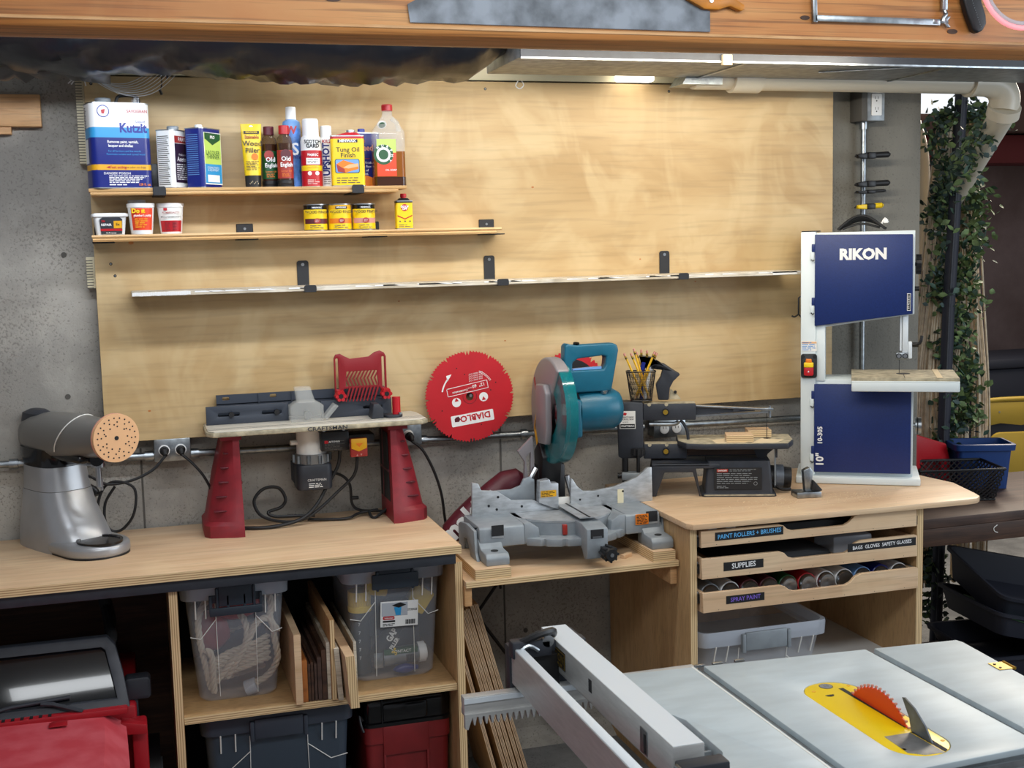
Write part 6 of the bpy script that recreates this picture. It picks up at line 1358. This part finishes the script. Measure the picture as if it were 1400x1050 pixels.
# three castings split by two mitre slots
def clip(poly, xa, xb):
    def cl(P, x, keep):
        out = []
        for i in range(len(P)):
            a, b = P[i], P[(i+1) % len(P)]; ia, ib = keep(a[0], x), keep(b[0], x)
            if ia: out.append(a)
            if ia != ib:
                f = (x-a[0])/(b[0]-a[0]); out.append((x, a[1]+f*(b[1]-a[1])))
        return out
    P = cl(poly, xa, lambda v, q: v >= q-1e-9); return cl(P, xb, lambda v, q: v <= q+1e-9)
ins = rrect(1.276, 1.392, -2.148, -1.782, .057, 10)
for xa, xb in ((.8, 1.148), (1.167, 1.527), (1.546, 1.9)):
    P = clip(tabl, xa, xb)
    mb.prism(P, ZW-.022, ZW, plane='xy', holes=[ins] if xa == 1.167 else (), bev=.002, seg=2, angle=40)
mb.m('galv_dull').prism(clip(tabl, 1.14, 1.56), ZW-.032, ZW-.0105, plane='xy', holes=[ins])
mb.m('paper').prism([(1.1415, -1.612), (1.1445, -1.612), (1.1445, -2.185), (1.1415, -2.185)], ZW, ZW+.0004, plane='xy')
mb.m('steel')
for x in (1.15, 1.19, 1.24): mb.box(x, x+.022, -1.613, -1.606, ZW-.004, ZW+.0015, .001)
mb.m('cast_grey')
for k in range(6): mb.box(.965+k*.006, .968+k*.006, -2.03+.0*k, -1.90, ZW-.045, ZW-.022) if False else None
for k in range(7): mb.box(.992, 1.006, -2.03+k*.024, -2.024+k*.024, ZW-.05, ZW-.012)
mb.m('saw_table').prism([(.985, -1.70), (1.70, -1.70), (1.66, -2.14), (1.03, -2.16), (1.03, -1.84)], ZW-.055, ZW-.033, plane='xy', holes=[ins])
mb.done('table_top', t)
mb = MB('black'); mb.box(1.05, 1.66, -2.12, -1.70, .62, ZW-.056, .01); mb.box(1.10, 1.60, -2.08, -1.75, .45, .62, .01); mb.done('cabinet', t)
for x in (1.06, 1.62):
    for y in (-1.74, -2.08): mb = MB('charcoal'); mb.tube([(x, y, .62), (x+(.06 if x > 1.3 else -.06), y+(.05 if y > -1.9 else -.05), 0.012)], .014, 8); mb.done('leg', t)
mb = MB('insert_yellow'); mb.prism(rrect(1.277, 1.391, -2.147, -1.783, .056, 10), ZW-.008, ZW-.001, plane='xy', bev=.001)
z = ZW-.001
mb.m('galv_dull').prism([(1.300, -2.052), (1.352, -2.052), (1.356, -2.144), (1.32, -2.142), (1.297, -2.125)], z, z+.0004, plane='xy')
mb.m('black_matte').prism([(1.352, -1.822), (1.362, -1.822), (1.364, -2.03), (1.356, -2.03)], z, z+.0003, plane='xy'); mb.prism([(1.354, -2.05), (1.368, -2.05), (1.368, -2.135), (1.358, -2.142)], z, z+.0003, plane='xy')
mb.m('saw_steel').prism(circ(1.336, -1.803, .012, 24), z, z+.0005, plane='xy'); mb.m('black').prism(circ(1.336, -1.803, .0135, 24), z, z+.0003, plane='xy'); mb.text('10', .012, (1.336, -1.803, z+.0007), plane='top')
mb.m('black_matte').prism(circ(1.318, -1.845, .009, 12, 180, 360), z, z+.0004, plane='xy')
mb.m('yellow_deep')
for x, y in ((1.30, -1.82), (1.378, -1.815), (1.383, -2.10), (1.30, -2.11)): mb.prism(circ(x, y, .004, 10), z, z+.0004, plane='xy')
mb.done('throat_plate', t)
mb = MB('orange_red'); pts = blade_mesh(mb, .12, 60, 0); mb.prism([(-1.947+x, .871-.12+q) for x, q in pts], 1.3585, 1.3612, plane='yz')
tp = []
mb.m('eraser')
for i in range(60):
    a = 2*PI*(i+.1)/60; 
    if .871-.12+.12*math.sin(a) > ZW: mb.box(1.3578, 1.3619, -1.947+.1205*math.cos(a)-.0018, -1.947+.1205*math.cos(a)+.0018, .751+.1205*math.sin(a)-.002, .751+.1205*math.sin(a)+.0015)
mb.done('saw_blade', t)
mb = MB('saw_steel'); mb.prism([(-2.03, .79), (-2.045, .83), (-2.040, .850), (-2.018, .880), (-2.025, .882), (-2.055, .872), (-2.085, .852), (-2.105, .83), (-2.12, .79)], 1.358, 1.361, plane='yz'); mb.done('riving_knife', t)
mb = MB('gold'); mb.at((1.728, -1.83, ZW), (0, 0, -5)); mb.box(-.028, .006, -.020, .020, 0, .0015); mb.m('black').cyl((-.02, -.01, .0015), (-.02, -.01, .003), .003, n=8); mb.cyl((-.02, .01, .0015), (-.02, .01, .003), .003, n=8); mb.m('gold').cyl((.006, -.02, .001), (.006, .02, .001), .003, n=8); mb.done('brass_hinge', t)
# rear and front rails
def rail(y, x0, nm):
    mb = MB('alu'); mb.prism([(y-.010, .785), (y+.014, .785), (y+.014, .798), (y+.010, .800), (y+.010, .806), (y+.014, .808), (y+.014, .822), (y-.010, .822)], x0, 1.16, plane='yz', bev=.0015)
    teeth = [(x0, .785)]
    n = int((1.16-x0)/.012)
    for k in range(n): teeth += [(x0+k*.012+.003, .784), (x0+k*.012+.006, .768), (x0+k*.012+.008, .768), (x0+k*.012+.0115, .784)]
    teeth += [(1.16, .79), (x0, .79)]
    teeth = [(x0, .790), (x0, .762), (x0+.006, .760), (x0+.010, .772)]+teeth[5:]
    mb.prism(teeth, y-.016, y-.004)
    mb.m('alu_white').box(x0, 1.16, y-.012, y-.0105, .810, .820)
    mb.done(nm, t)
rail(-1.590, .668, 'rear_rail'); rail(-2.235, .668, 'front_rail')
# fence: two aluminium bars joined by black end brackets
mb = MB('alu').at((-.006, .015, .007)); mb.prism([(.872, .898), (.926, .898), (.926, .838), (.920, .832), (.878, .832), (.872, .84)], -2.15, -1.495, bev=.0015)
mb.m('alu_white').box(.8728, .925, -2.149, -1.496, .8982, .8988)
mb.m('galv').box(.8705, .872, -2.05, -2.02, .842, .885, .0005, 1); mb.m('black_matte').box(.870, .8708, -2.046, -2.036, .845, .878); mb.box(.8712, .872, -1.79, -1.775, .86, .884)
mb.done('fence_bar', t)
mb = MB('black').at((-.006, .015, .007)); mb.box(.871, .8718, -1.645, -1.535, .852, .888); mb.m('gold').box(.8705, .8712, -1.643, -1.537, .854, .886); mb.m('black').box(.870, .8707, -1.641, -1.539, .856, .884)
mb.m('gold').text('CAUTION', .022, (.8698, -1.59, .872), plane='left', bold=.02); mb.m('gold')
for k in range(5): mb.box(.8696, .8702, -1.63+k*.018, -1.618+k*.018, .858, .862)
mb.done('fence_label', t)
mb = MB('alu_white').at((-.004, .0, .007)); mb.prism([(.778, .899), (.796, .899), (.796, .822), (.778, .822)], -2.20, -1.565, bev=.0012); mb.m('alu').prism([(.7772, .897), (.778, .897), (.778, .824), (.7772, .824)], -2.199, -1.566); mb.done('flip_bar', t)
mb = MB('charcoal'); mb.box(.768, .93, -1.575, -1.545, .790, .905, .004); mb.box(.85, .93, -1.545, -1.485, .78, .902, .004); mb.box(.768, .85, -1.60, -1.57, .885, .920, .005); mb.m('black').box(.80, .868, -1.59, -1.56, .80, .885, .003)
mb.m('steel').cyl((.842, -1.60, .915), (.842, -1.57, .915), .012, n=14); mb.m('black').tube([(.79, -1.59, .915), (.82, -1.60, .93), (.855, -1.585, .93), (.865, -1.56, .915)], .008, 8, sm=4); mb.m('galv').tube([(.78, -1.602, .90), (.80, -1.604, .912), (.82, -1.604, .90)], .004, 6, sm=3)
mb.done('rear_bracket', t)
mb = MB('charcoal'); mb.box(.86, .94, -2.185, -2.151, .835, .893, .004); mb.box(.80, .95, -2.25, -2.17, .815, .868, .005); mb.m('black_matte').box(.90, .93, -2.187, -2.184, .85, .875); mb.m('steel').cyl((.862, -2.16, .885), (.862, -2.19, .885), .006, n=10)
for x in (.87, .90): mb.cyl((x, -2.2, .868), (x, -2.2, .873), .006, n=10)
mb.done('front_bracket', t)
# ================================================================ right side, beyond the concrete column
rnd = random.Random(11)
t = thing('side_table', 'dark brown wooden table beyond the drawer cabinet', 'table', (3.3, .1, 0))
mb = MB('dark_table_wood'); mb.prism([(-.62, -.29), (1.2, -.29), (1.2, .32), (-.45, .32), (-.45, -.06), (-.62, -.06)], .665, .70, plane='xy', bev=.003); mb.m('walnut').box(-.62, 1.2, -.29, -.262, .60, .665, .003); mb.box(-.62, -.59, -.26, -.06, .6, .665); mb.m('paper').tube([(-.30, -.2915, .655), (-.315, -.2915, .645), (-.31, -.2915, .632), (-.298, -.2915, .628)], .0015, 5, sm=4); mb.done('table_top', t)
for x, y in ((-.42, .27), (.32, .27), (1.15, .27), (1.15, -.25)):
    mb = MB('night'); mb.box(x-.02, x+.02, y-.02, y+.02, 0, .664, .003); mb.done('leg', t)
# basket, blue bin, red scoop on the table
t = thing('plastic_basket', 'black lattice plastic basket at the left of the dark table', 'basket', (3.03, .10, .7005), -14)
def lattice(a, b, c, d, n, mb):
    a, b, c, d = map(Vector, (a, b, c, d))
    for i in range(-6, n):
        for s in (0, 1):
            f0, f1 = i/n, (i+6)/n
            e0, e1 = max(0, f0), min(1, f1); 
            if e1 <= e0: continue
            v0, v1 = (e0-f0)/(f1-f0), (e1-f0)/(f1-f0)
            if s: p0 = a.lerp(b, 1-e0).lerp(d.lerp(c, 1-e0), v0); p1 = a.lerp(b, 1-e1).lerp(d.lerp(c, 1-e1), v1)
            else: p0 = a.lerp(b, e0).lerp(d.lerp(c, e0), v0); p1 = a.lerp(b, e1).lerp(d.lerp(c, e1), v1)
            mb.tube([p0, p1], .0026, 4)
mb = MB('black'); bt = [(-.15, -.09), (.12, -.09), (.12, .09), (-.15, .09)]; tp = [(-.17, -.11), (.15, -.11), (.15, .11), (-.17, .11)]
for i in range(4):
    j = (i+1) % 4; lattice((*bt[i], 0), (*bt[j], 0), (*tp[j], .12), (*tp[i], .12), 14 if i % 2 == 0 else 8, mb)
mb.tube([(*p, .12) for p in tp], .005, 6, closed=True); mb.tube([(*p, .004) for p in bt], .004, 6, closed=True); mb.box(-.15, .12, -.09, .09, 0, .003)
mb.done('basket_body', t)
mb = MB('bin_blue'); mb.loft([[(x*.86, y*.86, 0) for x, y in rrect(-.105, .105, -.08, .08, .02)], [(x, y, .175) for x, y in rrect(-.105, .105, -.08, .08, .02)]], cap=False); mb.prism(rrect(-.089, .089, -.067, .067, .02), 0, .004, plane='xy')
mb.loft([[(x, y, z) for x, y in rrect(-.105-k, .105+k, -.08-k, .08+k, .02)] for k, z in ((0, .15), (.010, .152), (.012, .175), (0, .177))], cap=False)
o = mb.done('blue_bin', loc=(3.245, .235, .7012), rz=-20); tag(o, 'blue plastic bin on the dark table behind the lattice basket', 'bin')
t = thing('red_scoop', 'red plastic scoop shaped tub on the dark table between band saw and blue bin', 'scoop', (3.05, .29, .701), 10)
mb = MB('red'); mb.prism([(-.14, 0), (.07, 0), (.075, .10), (.05, .175), (.0, .19), (-.14, .235), (-.15, .1)], -.05, .05, holes=[rrect(-.08, .02, .03, .11, .02)], bev=.008, seg=3); mb.done('scoop_body', t)
# tray stack
t = thing('low_platform', 'low dark wooden platform on the ground under the black trays', 'platform', (3.3, -.0, 0))
MB('dark_table_wood').box(-.42, .95, -.32, .22, .0, .10, .004).done('platform_board', t)
def tray(nm, lb, loc, rot_, m_='night', w=.62, d=.42, h=.085):
    t = thing(nm, lb, 'tray', loc, 0, 'black plastic trays'); t.rotation_euler = [math.radians(a) for a in rot_]
    mb = MB(m_); R_ = lambda k, z, g=0: [(x, y, z) for x, y in rrect(-w/2*k-g, w/2*k+g, -d/2*k-g, d/2*k+g, .04)]
    mb.loft([R_(.90, .004), R_(.90, 0), R_(1, h-.012), R_(1, h-.012, .012), R_(1, h, .014), R_(1, h, .002), R_(.985, h-.01), R_(.89, .006)], cap=False); mb.prism([(x, y) for x, y, z in R_(.895, 0)], 0, .006, plane='xy'); mb.done('tray_body', t); return t
tray('garden_tray', 'flat black plastic tray, bottom of the stack on the platform', (3.27, -.06, .102), (0, 0, -6))
tray('garden_tray', 'black plastic tray tilted over the flat one, with a green sheet on it', (3.31, -.03, .185), (0, 13, -6))
mb = MB('tray_green'); mb.box(-.24, .24, -.16, .16, 0, .006, .002); o = mb.done('green_sheet', loc=(3.29, -.08, .228)); o.rotation_euler = (0, math.radians(20), math.radians(-6)); tag(o, 'green plastic sheet caught between the tilted black trays', 'sheet')
tt = tray('garden_tray', 'topmost deep black tray, tilted with its open side to the camera', (3.34, -.0, .262), (12, 13, -6), h=.11)
# hanging cord curtain, pole, garland
mb = MB('cord_beige')
for k in range(84):
    f = k/83; x1 = 3.08+.37*f+rnd.uniform(-.006, .006); x0 = 3.215+.14*f; y = .45+rnd.uniform(-.035, .035)
    if .46 < f < .56: continue
    xm = x0+(x1-x0)*(.62 if f < .5 else .45)+rnd.uniform(-.006, .006)
    mb.tube([(x0, y, 2.16), (xm*.5+x0*.5, y+.005, 1.85), (xm, y, 1.5), (x1+rnd.uniform(-.008, .008), y, 1.05), (x1, y, .72), (x1+rnd.uniform(-.01, .01), y, .25)], .0045, 5, sm=3)
for k in range(6): mb.tube([(3.28+.02*k/5, .41, 1.42), (3.24+.008*k, .40, 1.30), (3.20+.012*k, .40, 1.15), (3.20+.01*k, .41, 1.0)], .005, 5, sm=3)
tag(mb.done('cord_curtain'), 'bundle of hanging beige cords behind the plant garland', 'curtain', kind='stuff')
mb = MB('white_matte'); mb.tube([(3.13, .38, 1.70), (3.2, .36, 1.685), (3.26, .37, 1.68)], .003, 5); tag(mb.done('cable_tie'), 'white cable tie around the cords and the black pole', 'cable tie')
t = thing('black_pole', 'black metal pole standing in front of the cord curtain', 'pole', (3.125, .33, 0))
mb = MB('night'); mb.tube([(.085, 0, 2.24), (.04, 0, 1.4), (.0, 0, .0)], .024, 16); mb.m('charcoal').tube([(.072, -.022, 2.24), (.027, -.022, 1.4), (-.013, -.022, .0)], .004, 6); mb.done('pole', t)
mb = MB('pvc'); mb.tube([(3.19, .62, 2.16), (3.235, .62, 2.02), (3.245, .62, 1.8), (3.235, .62, 1.6), (3.20, .62, 1.45), (3.19, .62, .8), (3.19, .62, .0)], .03, 16, sm=5); tag(mb.done('bent_tube'), 'pale curved tube hanging just right of the concrete column', 'tube')
t = thing('leaf_garland', 'artificial eucalyptus garland twisting down around the black pole', 'garland', (3.25, .395, 0))
path = [(3.44, 2.13), (3.35, 2.14), (3.27, 2.16), (3.18, 2.14), (3.15, 2.06), (3.19, 1.92), (3.16, 1.77), (3.19, 1.69), (3.18, 1.54), (3.16, 1.46), (3.23, 1.37), (3.27, 1.28), (3.2, 1.23), (3.29, 1.1), (3.2, .99), (3.28, .9), (3.17, .87), (3.24, .75)]
path2 = [(3.34, 2.12), (3.30, 2.03), (3.29, 1.89), (3.36, 1.83), (3.31, 1.71), (3.3, 1.63), (3.26, 1.54), (3.30, 1.45), (3.27, 1.28), (3.31, 1.15), (3.30, 1.0), (3.33, .92)]
path3 = [(3.13, .62), (3.17, .46), (3.13, .36), (3.17, .3), (3.13, .2), (3.19, .12)]
leaves = {'leaf': MB('leaf'), 'leaf_dark': MB('leaf_dark'), 'leaf_blue': MB('leaf_blue')}
st = MB('green')
from mathutils import Euler
pipe4 = [Vector((3.045, -.12, 2.10)).lerp(Vector((3.275, .52, 1.78)), q/6)+Vector((-.05, -.075, .0)) for q in range(1, 7)]
for pi_, pth in enumerate((path, path2, path3, pipe4)):
    P = catmull([(x-3.25, rnd.uniform(-.04, .03), z) for x, z in pth], 10) if pi_ < 3 else catmull([(v.x-3.25, v.y-.34, v.z) for v in pth], 7)
    st.tube(P, .003, 5)
    for p in P:
        for k in range(12 if pi_ == 3 else 9):
            q = p+Vector((rnd.gauss(-.008, .030), rnd.gauss(-.015, .035), rnd.gauss(0, .03))); s = rnd.uniform(.012, .021)
            key = rnd.choice(['leaf', 'leaf', 'leaf_dark', 'leaf_dark', 'leaf_blue'] if pi_ != 1 else ['leaf', 'leaf', 'leaf', 'leaf_dark'])
            E_ = Euler((rnd.uniform(-1.2, 1.2), rnd.uniform(-1.2, 1.2), rnd.uniform(0, 6.28))).to_matrix()
            vs = [q+E_ @ Vector(v)*s for v in ((0, -1, 0), (.55, -.3, .12), (.6, .3, .15), (0, 1.05, .05), (-.6, .3, .15), (-.55, -.3, .12), (0, 0, -.08))]
            bm_ = leaves[key].bm; V = [bm_.verts.new(v) for v in vs]; leaves[key].m(key)
            for a in range(6): f = bm_.faces.new((V[6], V[a], V[(a+1) % 6])); f.material_index = 0; f.smooth = True
for k in leaves: leaves[k].done('leaves', t, sharp=80)
st.done('stem', t)
# folded yellow chair and dark totes far behind
t = thing('folding_chair', 'yellow metal folding chair standing folded by the far wall', 'folding chair', (4.88, 2.0, 0), -12)
mb = MB('chair_yellow'); mb.tube([(-.23, 0, .0), (-.23, 0, .70), (-.20, 0, .745), (.20, 0, .745), (.23, 0, .70), (.23, 0, .0)], .014, 10, sm=4); mb.done('frame', t)
mb = MB('chair_yellow'); mb.prism([(-.215, .60), (-.215, .735), (.215, .735), (.215, .60), (.12, .615), (.0, .60), (-.12, .615)], -.010, .0, bev=.003); mb.m('galv').cyl((-.13, -.012, .68), (-.13, -.009, .68), .005, n=8); mb.cyl((.13, -.012, .68), (.13, -.009, .68), .005, n=8); mb.done('backrest', t)
mb = MB('chair_yellow'); mb.prism(rrect(-.19, .19, .26, .565, .06), -.03, -.006, bev=.008); mb.done('seat', t)
for sx in (-.2, .2): mb = MB('chair_yellow'); mb.tube([(sx, -.02, .28), (sx, -.03, 0.01)], .012, 8); mb.done('leg', t)
mb = MB('chair_yellow'); mb.tube([(-.2, -.02, .24), (.2, -.02, .24)], .010, 8); mb.done('crossbar', t)
for i, (z, h_, lb) in enumerate(((0, .60, 'tall dark blue storage cabinet behind the yellow chair'), (.602, .32, 'dark navy tote stacked on the cabinet by the far wall'))):
    t = thing('dark_cabinet' if i == 0 else 'dark_tote', lb, 'cabinet' if i == 0 else 'tote', (5.5, 2.75, z))
    mb = MB('night'); mb.box(-.55, .75, -.25, .25, 0, h_-.06, .02); mb.done('body', t); mb = MB('night'); mb.box(-.57, .77, -.27, .27, h_-.06, h_, .015); mb.m('black').box(-.1, .08, -.275, -.26, h_-.05, h_-.01, .004); mb.done('lid', t)
mb = MB('galv_dull'); mb.tube([(4.50, 2.1, .0), (4.48, 2.25, .68)], .012, 8); mb.tube([(4.54, 2.1, .0), (4.51, 2.25, .60)], .010, 8); tag(mb.done('metal_tubing'), 'pair of thin grey metal tubes leaning left of the yellow chair', 'tube')
mb = MB('sky_glow'); mb.box(4.6, 5.6, 3.15, 3.17, 2.46, 2.60); struct(mb.done('window_1'))
# ================================================================ tools hung on the timber beam
YB = -1.352
t = thing('hand_saw', 'old rusty hand saw with a wooden handle hung teeth down on the beam', 'hand saw', (1.0, YB, 2.13))
mb = MB('saw_steel')
bl = [(-.340, .006), (-.344, .040), (-.322, .052), (-.25, .062), (.10, .11), (.25, .09), (.262, .075), (.285, .066), (.298, .052), (.318, .046), (.318, .004)]
n = 150
teeth = []
for k in range(n):
    x = .318-(k+1)*(.658/n); zz = .004+.002*k/n; teeth += [(x+.0022, zz-.0024), (x, zz)]
mb.prism(bl+teeth, -.0035, -.002); mb.done('blade', t)
mb = MB('handle_wood'); mb.prism([(.225, .12), (.235, .085), (.262, .066), (.285, .055), (.300, .048), (.335, .048), (.36, .056), (.385, .046), (.396, .050), (.394, .06), (.375, .07), (.36, .14), (.25, .16)], -.016, .0, holes=[circ(.335, .09, .018, 16)], bev=.003, seg=2); mb.m('steel').cyl((.315, -.0165, .066), (.315, -.018, .066), .005, n=14); mb.done('handle', t)
t = thing('hacksaw', 'steel hacksaw frame hung upside down on the beam', 'hacksaw', (1.73, YB, 2.165))
mb = MB('galv'); mb.box(-.160, .160, -.010, -.002, -.004, .010, .001); mb.prism([(-.165, -.006), (-.155, -.006), (-.158, .10), (-.170, .10)], -.010, -.002, bev=.001); mb.m('steel').box(.140, .160, -.011, -.001, -.002, .010, .002); mb.done('frame', t)
mb = MB('galv'); mb.tube([(.168, -.006, .10), (.172, -.006, .035), (.176, -.008, .022), (.168, -.01, .014), (.165, -.01, .004)], .0045, 8, sm=4); mb.box(.164, .178, -.012, -.002, .03, .09, .002)
for s in (-1, 1): mb.prism([(.166, .004), (.178, .004+s*.002), (.186, .004+s*.012), (.176, .004+s*.012)], -.012, -.004, bev=.001)
mb.cyl((.16, -.007, .004), (.18, -.007, .004), .005, n=10)
mb.done('wing_nut', t)
t = thing('black_handled_tool', 'black textured tool handle hanging at the right of the beam', 'tool', (1.98, YB, 2.15))
mb = MB('black'); mb.prism([(-.040, .10), (-.036, .065), (-.026, .035), (-.015, .012), (-.010, .000), (.002, -.006), (.016, .0), (.026, .016), (.024, .035), (.012, .065), (.004, .10)], -.022, -.002, bev=.005, seg=3)
mb.m('cast_grey')
for k in range(14): mb.box(-.020+k*.0022, -.019+k*.0022, -.0228, -.022, .075-k*.0052, .0765-k*.0052)
mb.done('handle', t)
t = thing('pink_hoop', 'glossy pink ring in the top right corner in front of the beam', 'hoop', (2.03, -1.46, 2.25))
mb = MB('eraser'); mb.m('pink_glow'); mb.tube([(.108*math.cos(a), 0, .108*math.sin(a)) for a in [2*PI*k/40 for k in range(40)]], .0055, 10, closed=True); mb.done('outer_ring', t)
mb = MB('bin_rim'); mb.tube([(.098*math.cos(a), 0, .098*math.sin(a)) for a in [2*PI*k/40 for k in range(40)]], .005, 10, closed=True); mb.done('inner_ring', t)
MB('galv').tube([(0, 0, .103), (0, .06, .115), (0, .11, .118)], .003, 6).done('hook', t)
# sawdust scattered on the drawer cabinet top
rnd = random.Random(21); mb = MB('dust')
for k in range(420):
    cx, cy, sx, sy = rnd.choice([(2.15, -.44, .12, .05), (2.0, -.42, .10, .04), (2.32, -.46, .10, .04), (2.05, -.50, .2, .04)])
    x, y = rnd.gauss(cx, sx), rnd.gauss(cy, sy)
    if not (1.68 < x < 2.5 and -.59 < y < -.30): continue
    r = rnd.uniform(.0008, .0028); a0 = rnd.random()*6
    mb.prism([(x+r*math.cos(a0+q*1.257)*rnd.uniform(.6, 1.3), y+r*math.sin(a0+q*1.257)*rnd.uniform(.5, 1)) for q in range(5)], ZC, ZC+.0006, plane='xy')
tag(mb.done('sawdust'), 'pale sawdust scattered on the cabinet top in front of the saws', 'sawdust', kind='stuff')
# ================================================================ sub-parts go under their part
def under(kind, part, child):
    for r in [o for o in COL.objects if o.parent is None and o.name.split('.')[0] == kind]:
        ps = [c for c in r.children if c.name.split('.')[0] == part]
        if not ps: continue
        for c in list(r.children):
            if c.name.split('.')[0] == child: c.parent = ps[0]
for k in (('disc_sander', 'base', 'bowl_recess'), ('disc_sander', 'base', 'rubber_pad'), ('disc_sander', 'base', 'lock_lever'), ('disc_sander', 'head', 'seam'), ('disc_sander', 'head', 'tilt_knob'),
          ('router_table', 'miter_gauge', 'gauge_handle'), ('router_table', 'motor_housing', 'motor_collar'), ('router_table', 'motor_housing', 'motor_cap'), ('router_table', 'switch_housing', 'paddle_switch'),
          ('mitre_saw', 'table_arm', 'lock_knob'), ('scroll_saw', 'base', 'rating_label'), ('scroll_saw', 'base', 'motor'), ('band_saw', 'blade_guide', 'guide_lever'),
          ('ride_on_car', 'windshield_frame', 'windshield'), ('ride_on_car', 'cowl', 'wiper'), ('table_saw', 'fence_bar', 'fence_label'), ('table_saw', 'throat_plate', 'saw_blade'),
          ('solvent_can', 'body', 'cap'), ('oil_tin', 'body', 'cap'), ('polish_bottle', 'bottle_body', 'cap'), ('polish_bottle', 'bottle_body', 'label'), ('circular_saw_blade', 'blade_disc', 'print')): under(*k)
